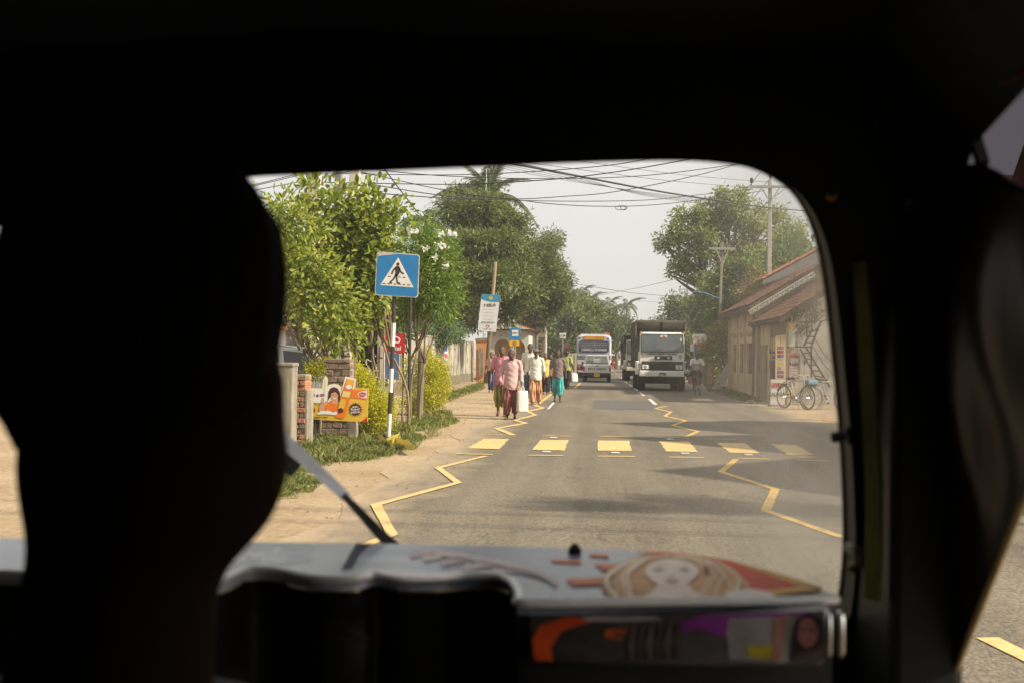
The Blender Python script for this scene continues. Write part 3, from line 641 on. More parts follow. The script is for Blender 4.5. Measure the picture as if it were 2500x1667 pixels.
for i in range(26):
    sd = -1 if i % 2 else 1; u = rh.random(); x0 = 1640 + sd * rh.uniform(2, 22); w_ = 60 + 85 * u; c_ = ((.78, .60, .42), (.50, .28, .14), (.70, .46, .26), (.85, .70, .52))[i % 4]
    prl[0] += .3; strokes([[(x0, 1354 + rh.uniform(0, 4)), (1640 + sd * w_ * .8, 1364 + 10 * u), (1640 + sd * (w_ + 25), 1395 + 12 * u), (1640 + sd * (w_ + rh.uniform(10, 45)), 1425 + rh.uniform(-4, 12)), (1640 + sd * (w_ + rh.uniform(-10, 20)), 1452 + rh.uniform(-4, 6))]], rh.uniform(3, 7), mat('print_strand_%d' % (i % 4), c_, rough=.5, spec=.08), dash_top, dp, 'printed_strand')
prl[0] += 1
dprint([[(1606, 1424), (1682, 1424), (1690, 1440), (1738, 1464), (1560, 1464), (1596, 1440)]], (.90, .74, .64), 'printed_neck')
dprint([[(1760, 1464), (1780, 1442), (1830, 1435), (1880, 1444), (1900, 1463)]], (.92, .82, .75), 'printed_shoulder')
dprint([[(1640 + 66 * cos(a) * (1 if sin(a) < 0 else 1 - .28 * sin(a)), 1396 + (33 if sin(a) < 0 else 38) * sin(a)) for a in np.linspace(0, 2 * pi, 33)[:-1]]], (.93, .80, .70), 'printed_face')
for x0, x1 in ((1592, 1624), (1656, 1688)):
    dprint([[(x0, 1391), ((x0 + x1) / 2, 1387.5), (x1, 1391), ((x0 + x1) / 2, 1394)]], (.30, .20, .17), 'printed_eye')
    dprint([[(x0 - 3, 1383), ((x0 + x1) / 2, 1379), (x1 + 2, 1382), ((x0 + x1) / 2, 1381.5)]], (.50, .33, .24), 'printed_brow')
dprint([[(1632, 1406), (1640, 1403), (1650, 1406), (1641, 1408)]], (.66, .46, .38), 'printed_nose')
dprint([[(1620, 1416), (1634, 1413.5), (1640, 1414.5), (1647, 1413.5), (1662, 1416), (1641, 1422)]], (.62, .30, .28), 'printed_lips')
dprint([[(1716, 1372), (1730, 1390), (1732, 1408), (1722, 1396)]], (.20, .11, .08), 'printed_lock')
tb(MB().lathe([(.008, -.01), (.008, .002), (.003, .008)], G(1403, 1342, DZ + .004), 8), 'wiper_pivot_cap', BLK)
# glove box to the right, printed as well
def gb(px, py, o=0.0): return P(px, py, 1.0 - o) - T0
box_px = [(1295, 1502), (1700, 1503), (2000, 1490), (2030, 1490), (2030, 1600), (2000, 1622), (1650, 1622), (1400, 1616), (1296, 1612)]
a = [gb(*p) for p in box_px]; mb = MB(); mb.add(a + [v + Vector((0, .05, 0)) for v in a], [tuple(range(9)), tuple(range(17, 8, -1))] + [(i, (i + 1) % 9, (i + 1) % 9 + 9, i + 9) for i in range(9)])
gbox = mb.build('glove_box', mat('printed_dark_vinyl', (.02, .015, .014), (.10, .09, .09), scale=7, rough=.35, spec=.5, stretch=(1, 1, 2)), tuk)
def gprint(pl, c, nm, o): flatpoly(pl, mat('print_' + '_'.join('%02d' % int(v * 99) for v in c), c, tuple(v * .6 for v in c), scale=22, rough=.35, spec=.4), gbox, lambda x, y: gb(x, y, o), nm)
gprint([(1304, 1600), (1300, 1560), (1320, 1526), (1380, 1506), (1480, 1506), (1430, 1520), (1370, 1540), (1345, 1580), (1350, 1612), (1310, 1612)], (.80, .10, .02), 'printed_sweep', .001)
gprint([(1420, 1505), (1600, 1505), (1620, 1512), (1500, 1516), (1425, 1514)], (.50, .42, .44), 'printed_bar', .0015)
gprint([(1478, 1536), (1525, 1534), (1527, 1545), (1500, 1545), (1497, 1552), (1522, 1556), (1518, 1562), (1476, 1554)], (.62, .12, .03), 'printed_letter', .001)
gprint([(1770, 1500), (1990, 1492), (1990, 1612), (1900, 1616), (1780, 1608)], (.30, .28, .27), 'printed_panel', .001)
gprint([(1660, 1520), (1700, 1502), (1990, 1491), (1980, 1500), (1780, 1508), (1772, 1556), (1700, 1532), (1670, 1545)], (.24, .04, .26), 'printed_sweep', .0015)
gprint([(1890, 1510), (1925, 1495), (1915, 1560), (1905, 1612), (1886, 1612)], (.42, .20, .16), 'printed_arm', .002)
gprint([(1930, 1614), (1934, 1560), (1945, 1510), (1975, 1494), (2006, 1510), (2018, 1560), (2024, 1606), (2010, 1614)], (.02, .012, .014), 'printed_hair', .0025)
gprint(dell(1972, 1542, 25, 36), (.42, .17, .14), 'printed_face', .003)
gprint(dell(1960, 1536, 8, 3), (.05, .02, .02), 'printed_eye', .0035); gprint(dell(1985, 1536, 8, 3), (.05, .02, .02), 'printed_eye', .0035)
gprint([(1960, 1560), (1986, 1560), (1973, 1566)], (.30, .05, .06), 'printed_lips', .0035)
gprint([(1820, 1578), (1886, 1574), (1884, 1608), (1830, 1604)], (.45, .36, .03), 'printed_patch', .002)
for i in range(6): x = 1540 + i * 22; gprint([(x, 1610), (x - 10, 1575), (x + 4, 1530 - i * 2), (x + 14, 1522), (x + 12, 1560), (x + 10, 1606)], (.08, .06, .055) if i % 2 else (.13, .10, .09), 'printed_finger', .0015 + .0003 * i)
for x in (2021, 2051):
    mb = MB(); mb.tube([P(x, 1490, .985), P(x + 2, 1500, .98), P(x + 4, 1545, .978), P(x + 2, 1590, .98), P(x, 1606, .985)], [.0022, .0036, .0028, .0036, .0015], 8)
    tb(mb, 'chrome_handle', CHROME, smooth=True)
# right: printed pillar strip, latches, hook
mb = MB(); st = [P(2078, 640, 1.12), P(2092, 800, 1.12), P(2102, 980, 1.12), P(2112, 1180, 1.12), P(2112, 1330, 1.12), P(2108, 1460, 1.12)]
mb.loft([[p, p + Vector((.012, -.012, 0)), p + Vector((.018, -.004, 0))] for p in st], cap=False, closed=False)
tb(mb, 'pillar_strip', mat('green_yellow_print', (.010, .04, .010), (.13, .12, .012), scale=7, rough=.4, stretch=(1, 1, .5)))
tb(MB().bar(P(2032, 1068, 1.17), P(2085, 1058, 1.15), .010, .012).bar(P(2075, 1040, 1.15), P(2082, 1085, 1.15), .012), 'window_latch', BLK, bevel=.003)
tb(MB().tube([P(2070, 1335, 1.15), P(2095, 1345, 1.13), P(2100, 1375, 1.13), P(2078, 1385, 1.14)], .006, 7), 'window_latch', mat('brown_latch', (.05, .025, .012), rough=.4), smooth=True)
hk = [P(2030 + 12 * cos(a), 470 + 17 * sin(a), 1.1) for a in np.linspace(-.9, 4.2, 12)]
tb(MB().tube(hk, .0022, 6).bar(P(2022, 418, 1.1), P(2036, 417, 1.1), .004), 'coat_hook', mat('brass', (.65, .45, .14), rough=.3, metal=1), smooth=True)
# vinyl rain curtain gathered along the right side
nu, nv = 40, 36; rows = []
_h = [PXW(x, y, .376) for x, y in ((2236, 1880), (2318, 1667), (2380, 1512), (2440, 1362), (2500, 1212), (2600, 960), (2760, 800), (3100, 760))]; hem = [(v.y, v.z) for v in _h]
_t = [PXW(x, y, .376) for x, y in ((2236, 470), (2270, 432), (2330, 405), (2390, 400), (2450, 418), (2505, 455), (2700, 500), (3100, 560))]
def hemz(d):
    for (d1, z1), (d0, z0) in zip(hem, hem[1:]):
        if d0 <= d <= d1: return z0 + (z1 - z0) * (d - d0) / (d1 - d0)
    return hem[0][1] if d > hem[0][0] else hem[-1][1]
for i in range(nu + 1):
    d = 1.16 - .74 * i / nu; zb = hemz(d); zt = float(np.interp(d, [v.y for v in _t][::-1], [v.z for v in _t][::-1])); row = []
    for j in range(nv + 1):
        v = j / nv; z = zb + (zt - zb) * v
        bulge = .03 * max(0.0, sin(pi * min(1, v))) ** 1.5 * v * (.7 + .3 * sin(d * 14 + .5))
        fold = .010 * sin(d * 62 + 2.5 * sin(z * 7)) * (1 - v) ** .5 + .006 * sin(d * 23 + z * 11)
        row.append(Vector((.376 - bulge - fold * .8 * min(1, v * 3), d, z)))
    rows.append(row)
mb = MB(); mb.loft(rows, cap=False, closed=False); o = tb(mb, 'rain_curtain', BLKG, smooth=True); q = o.modifiers.new('thick', 'SOLIDIFY'); q.thickness = .003
tb(MB().tube([r_[0] + Vector((.001, 0, 0)) for r_ in rows], .0035, 6), 'curtain_hem', mat('sunlit_hem_tan', (.34, .22, .07), (.42, .29, .11), scale=60, rough=.8), smooth=True)  # tan colour carries the sun's yellow on the hem
mb = MB(); mb.add([(.392, 1.2, 1.46), (.392, .42, 1.46), (.392, .42, 1.70), (.392, 1.2, 1.66)], [(0, 1, 2, 3)])
m = bpy.data.materials.new('smoked_plastic'); m.use_nodes = True; n = m.node_tree; tr = n.nodes.new('ShaderNodeBsdfTransparent'); tr.inputs[0].default_value = (.11, .10, .115, 1); n.links.new(tr.outputs[0], n.nodes['Material Output'].inputs[0])
tb(mb, 'smoked_side_window', m)
tb(MB().bar(PXW(2378, 330, .37), PXW(2400, 405, .37), .010).bar(PXW(2372, 330, .37), PXW(2350, 400, .37), .008), 'curtain_strap', BLK)
tb(MB().tube([PXW(2200, 345, .36), PXW(2340, 258, .36), PXW(2520, 165, .36)], .003, 6), 'roof_piping', mat('red_piping', (.16, .03, .012), rough=.5), smooth=True)
# wiper outside the pane
wp = lambda x, y, o=.03: onw(x, y, o)
tb(MB().loft([[wp(x, y) + Vector((-hw * .75, -.012, -hw)), wp(x, y) + Vector((hw * .75, .018, hw)), wp(x, y, .05) + Vector((hw * .75, .02, hw)), wp(x, y, .05) + Vector((-hw * .75, 0, -hw))] for x, y, hw in ((560, 960, .0042), (680, 1065, .0042), (740, 1118, .0036), (830, 1200, .0022), (845, 1215, .0024))]), 'wiper_arm', mat('silver_paint', (.42, .42, .43), (.30, .30, .32), scale=20, rough=.35, spec=.5))
tb(MB().loft([[wp(x, y, .026) + Vector((-hw * .7, 0, -hw)), wp(x, y, .026) + Vector((hw * .7, 0, hw)), wp(x, y, .05) + Vector((hw * .7, 0, hw)), wp(x, y, .05) + Vector((-hw * .7, 0, -hw))] for x, y, hw in ((838, 1208, .0035), (870, 1240, .0045), (930, 1305, .006), (975, 1345, .0065))]), 'wiper_blade', mat('black_rubber', (.012, .012, .012), rough=.55))
tb(MB().bar(wp(688, 1118, .02), wp(724, 1148, .02), .012, .02), 'wiper_clip', mat('black_rubber', (.012, .012, .012)))

# ---------------------------------------------------------------- the driver, a dark silhouette
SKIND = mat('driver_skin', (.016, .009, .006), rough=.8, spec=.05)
drv = thing('person', 'driver in dark clothes seen from behind, silhouetted head and neck on the left', 'person', (-.31, .62, .8))
D0 = Vector(drv.location)
def dl(x, y, z): return (x - D0.x, y - D0.y, z - D0.z)
prims = [('e', dl(-.314, .70, 1.43), (.090, .102, .112)), ('e', dl(-.307, .70, 1.324), (.090, .092, .086)), ('c', dl(-.322, .69, 1.28), dl(-.330, .67, 1.12), .061, .072),
         ('c', dl(-.43, .67, 1.085), dl(-.21, .67, 1.085), .07, .07), ('e', dl(-.232, .70, 1.374), (.010, .020, .022)), ('e', dl(-.386, .71, 1.378), (.010, .022, .028)), ('c', dl(-.31, .80, 1.40), dl(-.31, .815, 1.37), .014, .016),
         ('e', dl(-.32, .68, .98), (.19, .12, .16)), ('e', dl(-.32, .67, .84), (.17, .13, .14))]
for s_ in (-1, 1):
    sh = dl(-.32 + s_ * .17, .67, 1.08); el = dl(-.32 + s_ * .25, .80, .86); wr = dl(-.32 + s_ * .22, 1.02, .92)
    prims += [('c', sh, el, .058, .045), ('c', el, wr, .044, .03), ('c', wr, dl(-.32 + s_ * .21, 1.08, .93), .034, .03)]
    for f in range(4): prims.append(('c', dl(-.32 + s_ * (.19 + f * .016), 1.08, .935), dl(-.32 + s_ * (.19 + f * .016), 1.12, .915), .009, .008))
    prims += [('c', dl(-.32 + s_ * .18, 1.04, .93), dl(-.32 + s_ * .165, 1.08, .92), .010, .009)]
    prims += [('c', dl(-.32 + s_ * .1, .66, .83), dl(-.32 + s_ * .16, 1.06, .80), .08, .06), ('c', dl(-.32 + s_ * .16, 1.06, .80), dl(-.32 + s_ * .16, 1.06, .42), .055, .04), ('c', dl(-.32 + s_ * .16, 1.04, .38), dl(-.32 + s_ * .16, 1.2, .37), .035, .03)]
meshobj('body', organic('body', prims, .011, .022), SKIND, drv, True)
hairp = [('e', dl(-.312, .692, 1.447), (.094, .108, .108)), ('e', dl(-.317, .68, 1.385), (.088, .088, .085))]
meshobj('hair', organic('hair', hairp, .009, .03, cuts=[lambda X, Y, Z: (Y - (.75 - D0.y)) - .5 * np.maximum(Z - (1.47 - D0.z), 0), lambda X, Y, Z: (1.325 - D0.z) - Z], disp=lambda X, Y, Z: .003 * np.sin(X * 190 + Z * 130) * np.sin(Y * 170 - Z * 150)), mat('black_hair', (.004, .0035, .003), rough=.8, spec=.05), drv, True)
shp = [('c', dl(-.44, .67, 1.08), dl(-.20, .67, 1.08), .085, .085), ('e', dl(-.32, .68, .98), (.215, .145, .18)), ('e', dl(-.32, .67, .84), (.19, .15, .16))]
for s_ in (-1, 1): shp.append(('c', dl(-.32 + s_ * .17, .67, 1.08), dl(-.32 + s_ * .235, .77, .91), .075, .068))
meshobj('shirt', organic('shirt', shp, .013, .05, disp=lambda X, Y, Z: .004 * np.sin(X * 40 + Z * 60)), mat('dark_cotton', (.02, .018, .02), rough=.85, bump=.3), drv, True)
# ================================================================ left of the road
def root_at(name, label, cat, px, py, d=None, group=None):
    p = G(px, py) if d is None else P(px, py, d); p.z = 0
    return thing(name, label, cat, p, group=group)
def local(t): o = Vector(t.location); return lambda px, py, d: P(px, py, d) - o
def plate(poly, d, th, m, parent, name, lp, bevel=0, tilt=0):
    a = [lp(x, y, d) for x, y in poly]; mb = MB(); n = len(a)
    mb.add(a + [v + Vector((0, th, 0)) for v in a], [tuple(range(n)), tuple(range(2 * n - 1, n - 1, -1))] + [(i, (i + 1) % n, (i + 1) % n + n, i + n) for i in range(n)])
    return mb.build(name, m, parent, bevel=bevel)
def flatp(poly, d, m, parent, name, lp): return flatpoly(poly, m, parent, lambda x, y: lp(x, y, d), name)
CONC = mat('weathered_concrete', (.17, .145, .11), (.29, .25, .195), scale=5, rough=.9, bump=.5, stretch=(1, 1, .4))
WOOD = mat('grey_wood', (.09, .07, .05), (.20, .16, .12), scale=10, rough=.9, bump=.5, stretch=(1, 1, .12))
BROWNW = mat('dark_wood', (.035, .025, .018), (.07, .05, .035), scale=10, rough=.85, stretch=(1, 1, .15))
SIGNBLUE = mat('sign_blue', (.012, .15, .38), (.018, .19, .43), scale=4, rough=.4, spec=.4)
SIGNWHITE = mat('sign_white', (.62, .60, .55), (.70, .68, .63), scale=6, rough=.45)
SIGNBLACK = mat('sign_black', (.035, .028, .025), rough=.5)
GREYBACK = mat('galvanised', (.35, .35, .34), rough=.5, metal=.6)

# --- pedestrian crossing sign
t = root_at('crossing_sign', 'square blue pedestrian crossing sign on black and white banded pole', 'road sign', 948, 1078); lp = local(t); d = t.location.y
bands = [(726, 789, 'b'), (789, 845, 'w'), (845, 899, 'b'), (899, 957, 'w'), (957, 1009, 'b'), (1009, 1067, 'w'), (1067, 1082, 'b')]
for y0, y1, c in bands:
    xa, xb = 964 - (y0 - 726) * .045, 964 - (y1 - 726) * .045
    if y0 == 726: y0 = 660
    MB().tube([lp(xa, y0, d), lp(xb, y1, d)], .034, 10).build('pole_band', SIGNBLACK if c == 'b' else mat('pole_white', (.66, .64, .6), (.55, .52, .46), scale=9, rough=.6), t, smooth=False)
c1 = lambda x, y: (580 + .2551 * x, 370 + .2551 * y)
def quad_r(tl, tr, br, bl, f=.07):
    q = [Vector(v) for v in (tl, tr, br, bl)]; out = []
    for i in range(4):
        p, a, b = q[i], q[i - 1], q[(i + 1) % 4]
        for s_ in np.linspace(0, 1, 5): u = (1 - s_) ** 2; v = s_ ** 2; out.append(tuple(p * (1 - f * u - f * v) + a * f * u + b * f * v))
    return out
outer = quad_r(c1(1333, 958), c1(1744, 988), c1(1727, 1402), c1(1312, 1376))
pl = plate(outer, d - .06, .012, mat('sign_edge', (.50, .50, .48), (.22, .16, .12), scale=12, rough=.6, contrast=(.5, .75)), t, 'sign_plate', lp)
flatp(quad_r(c1(1341, 966), c1(1736, 996), c1(1719, 1393), c1(1321, 1368)), d - .0625, SIGNBLUE, pl, 'blue_face', lp)
flatp([c1(*p) for p in ((1538, 1015), (1365, 1280), (1685, 1303))], d - .0645, SIGNWHITE, pl, 'white_triangle', lp)
flatp([c1(*p) for p in ((1345, 972), (1440, 970), (1530, 980), (1480, 988), (1400, 996), (1344, 1004))], d - .0645, mat('bare_metal_peel', (.55, .50, .42), (.38, .33, .28), scale=20, rough=.5), pl, 'peeled_corner', lp)
fig = [[(1514, 1112), (1488, 1142), (1476, 1176)], [(1546, 1112), (1562, 1152), (1590, 1174)], [(1516, 1180), (1492, 1222), (1462, 1252), (1478, 1264)], [(1520, 1180), (1524, 1222), (1532, 1262), (1554, 1258)]]
fn = lambda x, y: lp(*c1(x, y), d - .067)
body_fig = flatpoly([(1520, 1096), (1546, 1100), (1556, 1118), (1552, 1160), (1534, 1196), (1504, 1196), (1510, 1150), (1504, 1116)], SIGNBLACK, pl, fn, 'walking_figure')
flatpoly(disc(1535, 1080, 15, 16), SIGNBLACK, body_fig, fn, 'figure_head')
for f_ in fig: strokes([f_], 15, SIGNBLACK, body_fig, fn, 'figure_limb')
for x0, x1, y in ((1388, 1416, 1264), (1436, 1460, 1267), (1494, 1516, 1270), (1543, 1566, 1272), (1580, 1606, 1275), (1624, 1652, 1278), (1440, 1466, 1197), (1540, 1560, 1202), (1580, 1606, 1206)):
    flatpoly([(x0, y - 4), (x1, y - 3), (x1, y + 5), (x0, y + 4)], SIGNBLACK, pl, fn, 'crossing_dash')

# --- shaped advertisement board
ca = lambda x, y: (730 + .1595 * x, 860 + .1595 * y)
t = root_at('advert_board', 'bright yellow cut-out board showing a girl and pencils, on a wooden post', 'billboard', 763, 1088); lp = local(t); d = 15.55; fa = lambda o: (lambda x, y: lp(*ca(x, y), d - o))
AY = mat('advert_yellow', (.62, .37, .03), (.70, .44, .05), scale=3, rough=.4); AO = mat('advert_orange', (.72, .17, .015), rough=.4); AW = mat('advert_white', (.70, .69, .64), rough=.4); AR = mat('advert_maroon', (.20, .012, .025), rough=.4); AB = mat('advert_brown', (.07, .02, .012), rough=.4); AG = mat('advert_olive', (.30, .27, .05), rough=.5)
ASK = mat('printed_warm_skin', (.58, .30, .17), rough=.45)
outl = [(92, 535), (360, 545), (372, 400), (405, 355), (438, 400), (430, 512), (470, 487), (530, 475), (590, 485), (660, 530), (708, 362), (872, 398), (852, 536), (1062, 548), (1045, 1062), (560, 1040), (88, 1010)]
pan = plate([ca(*p) for p in outl], d, .02, AY, t, 'panel', lp)
MB().bar(lp(*ca(232, 1000), d + .06), lp(*ca(212, 1460), d + .06), .09, .07).build('post', BROWNW, t)
flatpoly([(95, 540), (358, 550), (374, 402), (405, 358), (436, 402), (428, 520), (470, 491), (530, 480), (590, 490), (656, 535), (640, 640), (600, 740), (92, 790)], AW, pan, fa(.003), 'white_area')
flatpoly([(392, 420), (405, 380), (416, 420), (392, 640), (380, 640)], mat('advert_pale_yellow', (.66, .58, .20), rough=.4), pan, fa(.005), 'pencil')
g_ = flatpoly([(420, 790), (470, 740), (540, 730), (610, 770), (640, 900), (520, 915), (400, 890)], AO, pan, fa(.005), 'girl_dress')
flatpoly([(440, 740), (450, 600), (480, 545), (530, 525), (590, 545), (625, 610), (632, 720), (600, 760), (590, 620), (500, 600), (480, 680), (430, 750), (400, 750)], AB, g_, fa(.006), 'girl_hair')
flatpoly(disc(542, 658, 54, 74), ASK, g_, fa(.007), 'girl_face'); flatpoly([(500, 720), (580, 720), (600, 775), (545, 790), (500, 770)], ASK, g_, fa(.0065), 'girl_neck')
flatpoly([(470, 620), (500, 570), (560, 560), (604, 600), (600, 640), (560, 600), (500, 620)], AB, g_, fa(.0085), 'girl_fringe')
flatpoly([(318, 905), (305, 850), (330, 780), (350, 690), (385, 690), (378, 780), (415, 830), (370, 870), (345, 905)], ASK, g_, fa(.006), 'girl_arm')
for x in (522, 566): flatpoly(disc(x, 645, 9, 7), AB, g_, fa(.009), 'girl_eye')
flatpoly([(515, 690), (575, 690), (545, 712)], AW, g_, fa(.009), 'girl_smile')
flatpoly([(272, 945), (330, 895), (450, 885), (525, 915), (590, 895), (640, 930), (560, 955), (420, 942)], AW, pan, fa(.0075), 'open_book')
tub = flatpoly([(712, 370), (866, 402), (690, 1015), (565, 985)], AO, pan, fa(.008), 'pencil_pack')
flatpoly([(708, 364), (872, 399), (858, 460), (840, 560), (815, 560), (845, 425), (725, 395), (640, 640), (622, 700)], AW, tub, fa(.009), 'pack_edge')
flatpoly([(735, 400), (838, 420), (815, 500), (708, 490)], mat('advert_amber', (.75, .38, .03), rough=.4), tub, fa(.010), 'pack_window')
flatpoly(disc(762, 525, 52, 34), AW, tub, fa(.011), 'brand_oval')
flatpoly([(680, 585), (790, 600), (770, 690), (655, 670)], mat('advert_pale_yellow', (.66, .58, .20)), tub, fa(.010), 'pack_pencils')
flatpoly([(640, 700), (720, 720), (690, 860), (600, 850)], AY, tub, fa(.010), 'pack_lower')
flatpoly(disc(638, 885, 40, 38), AB, tub, fa(.012), 'pack_badge')
ob = flatpoly([(815, 570), (1058, 575), (1050, 720), (795, 690)], AO, pan, fa(.004), 'orange_band')
flatpoly([(890, 640), (930, 600), (1040, 578), (1040, 700), (960, 690), (910, 670)], AW, ob, fa(.006), 'brand_swoosh'); flatpoly(disc(970, 640, 58, 36), mat('advert_red', (.50, .02, .02), rough=.4), ob, fa(.0075), 'brand_oval')
lettering('Atlas', 44, AW, ob, lambda x, y: lp(*ca(970 + x, 640 - y), d - .009), 'brand_lettering')
bd = flatpoly(disc(865, 868, 86, 88), AB, pan, fa(.005), 'brown_badge')
for i in range(16):
    a = 2 * pi * i / 16; flatpoly([(865 + 88 * cos(a - .1), 868 + 88 * sin(a - .1)), (865 + 118 * cos(a), 868 + 118 * sin(a)), (865 + 88 * cos(a + .1), 868 + 88 * sin(a + .1))], AB, bd, fa(.0045), 'sun_ray')
for s_, y in (('sun-', 826), ('flower', 866), ('yellow', 908)): lettering(s_, 56, AW, bd, lambda x, y_, yy=y: lp(*ca(865 + x, yy - y_ - x * .06), d - .007), bold=.8)
sf = flatpoly(disc(198, 880, 46, 48), mat('advert_maroon2', (.16, .03, .012)), pan, fa(.005), 'sunflower_heart')
for i in range(14):
    a = 2 * pi * i / 14; flatpoly([(198 + 46 * cos(a - .16), 880 + 46 * sin(a - .16)), (198 + 74 * cos(a), 880 + 74 * sin(a)), (198 + 46 * cos(a + .16), 880 + 46 * sin(a + .16))], AO, sf, fa(.0045), 'petal')
strokes(scribble(102, 205, 662, 30, 4, 3), 12, AR, pan, fa(.006), 'slogan'); strokes(scribble(212, 385, 655, 34, 6, 8), 12, AR, pan, fa(.006), 'slogan')
strokes(scribble(108, 178, 728, 30, 2, 5), 6, AG, pan, fa(.006), 'slogan'); strokes(scribble(112, 385, 780, 24, 9, 6), 6, AG, pan, fa(.006), 'slogan')
strokes(scribble(122, 460, 990, 18, 14, 7), 6, AB, pan, fa(.006), 'slogan')
flatpoly([(945, 1052), (1000, 1020), (1045, 975), (1044, 1062)], mat('advert_red', (.50, .02, .02)), pan, fa(.004), 'red_corner')

# --- weathered brick pillar behind the board
BRK = mat('dark_weathered_brick', (.13, .09, .06), (.24, .17, .115), scale=8, rough=.95, bump=.9, bscale=25)
BRKR = mat('red_brick', (.30, .12, .06), (.42, .21, .12), scale=7, rough=.9, bump=.8, bscale=30)
BRKO = mat('sandy_brick', (.33, .22, .12), (.24, .14, .08), scale=8, rough=.95, bump=.8, bscale=30)
MORT = mat('mortar', (.24, .21, .17), (.33, .29, .24), scale=20, rough=.95, bump=.6)
t = root_at('brick_pillar', 'short weathered brick pillar standing right behind the yellow board', 'pillar', 822, 1094, 16.2); t.location.z = 0
w2 = (861 - 784) * 16.2 / F
MB().box(-w2 * .40, w2 * .40, .012, .368, 0, 1.27).build('core', MORT, t)
zc = 0.0; kk = 0
while zc < 1.24:
    hh = .105; wdt = w2 if zc < .86 else w2 * .84; n = 2 if kk % 2 else 3
    xs = np.linspace(-wdt / 2, wdt / 2, n + 1) + (.0 if n == 2 else 0)
    for a, b in zip(xs, xs[1:]):
        for y0, y1 in ((-.01, .17), (.19, .38)):
            MB().box(a + .006, b - .006, y0 + rnd.uniform(-.012, .012), y1, zc + .006, zc + hh - .006).build('brick', BRK if rnd.random() < .85 else BRKO, t, bevel=.008, seg=1)
    zc += hh; kk += 1
MB().box(-w2 * .46, w2 * .40, -.03, .41, 1.262, 1.33).build('cap', BRK, t, bevel=.015)
# --- leaning concrete stub at its side
t = root_at('concrete_stub', 'broken concrete stub leaning against the brick pillar in the grass', 'post', 863, 1097, 16.0)
MB().loft([[(x + sx, y, z) for x, y in ((-.08, -.06), (.08, -.07), (.07, .07), (-.07, .06))] for sx, z in ((0, -.05), (-.01, .2), (-.03, .40))]).build('shaft', CONC, t, bevel=.012)
MB().loft([[(x * f_ - .03, y * f_, z) for x, y in ((-.08, -.07), (.07, -.06), (.07, .07), (-.06, .06))] for f_, z in ((1, .38), (.8, .43), (.3, .47))]).build('broken_top', CONC, t)
# --- gate post with brick pier, far left
t = root_at('gate_pier', 'crumbling red brick pier with concrete post beside the parked car', 'pillar', 722, 1112, 14.6)
x0 = (702 - 722) * 14.6 / F; x1 = (745 - 722) * 14.6 / F; top = P(722, 908, 14.6).z
MB().box(x0 + .01, x1 - .012, .012, .30, 0, top - .03).build('core', MORT, t)
zc = 0; kk = 0
while zc < top - .05:
    hh = .078
    for a, b in (((x0, x0 + .10), (x0 + .11, x1)) if kk % 2 else ((x0, x0 + .15), (x0 + .16, x1))):
        MB().box(a + .003, b - .003, rnd.uniform(-.02, .006), .15, zc + .006, zc + hh - .006).build('brick', rnd.choice([BRKR, BRKR, BRKO, BRK]), t, bevel=.007, seg=1)
        MB().box(a + .003, b - .003, .16, .31, zc + .006, zc + hh - .006).build('brick', BRKR, t, bevel=.007, seg=1)
    zc += hh; kk += 1
MB().box(x1 - .012, x1 + .03, -.012, .32, 0, top - .25).build('edge_strip', CONC, t, bevel=.01)
pa, pb_ = P(661, 900, 14.3) - Vector(t.location), P(716, 900, 14.3) - Vector(t.location); zt = P(690, 888, 14.3).z
MB().box(pa.x, pb_.x, -.32, -.06, -.02, zt).build('concrete_post', CONC, t, bevel=.02)
MB().box(pa.x - .012, pb_.x + .012, -.335, -.045, zt - .04, zt + .02).build('post_cap', CONC, t, bevel=.02)
# --- concrete and wooden fence posts
for i, (px, yt, yb, dd, wd, m_, lb) in enumerate(((838, 828, 1050, 17.6, .16, CONC, 'stout grey concrete post rising behind the brick pillar'), (926, 845, 985, 25, .13, CONC, 'slim concrete fence post left of the red sign'), (1024, 854, 1020, 23.0, .15, WOOD, 'round wooden post in front of the golden shrub'), (742, 868, 1040, 18.2, .045, WOOD, 'thin wooden stake by the silver car'))):
    p = G(px, yb) if i == 2 else P(px, yb, dd); t = thing('fence_post', lb, 'post', (p.x, p.y, 0), group='posts along the left verge'); zt = P(px, yt, p.y).z
    mb = MB().tube([(0, 0, -.1), (.012, 0, zt * .5), (.02, 0, zt - .02), (.02, 0, zt)], [wd * .52, wd * .5, wd * .48, wd * .36], 9 if i == 2 else 6); mb.build('shaft', m_, t)
    if wd > .1: MB().tube([(.02, 0, zt * .82), (.02, 0, zt * .835)], wd * .53, 9).build('wire_binding', BROWNW, t)
# second dark pipe behind the sign and the crooked dry stick
t = root_at('metal_pipe', 'dark iron pipe standing just right of the crossing sign', 'pole', 998, 1000, 19.5)
zt = P(1000, 722, 19.5).z; MB().tube([(0, 0, -.1), (0, 0, zt)], .03, 8).build('pipe', mat('dark_iron', (.03, .028, .027), rough=.6), t); MB().lathe([(.03, 0), (.042, .01), (.042, .05), (.03, .06)], (0, 0, zt - .06), 8).build('collar', mat('dark_iron', (.03, .028, .027)), t)

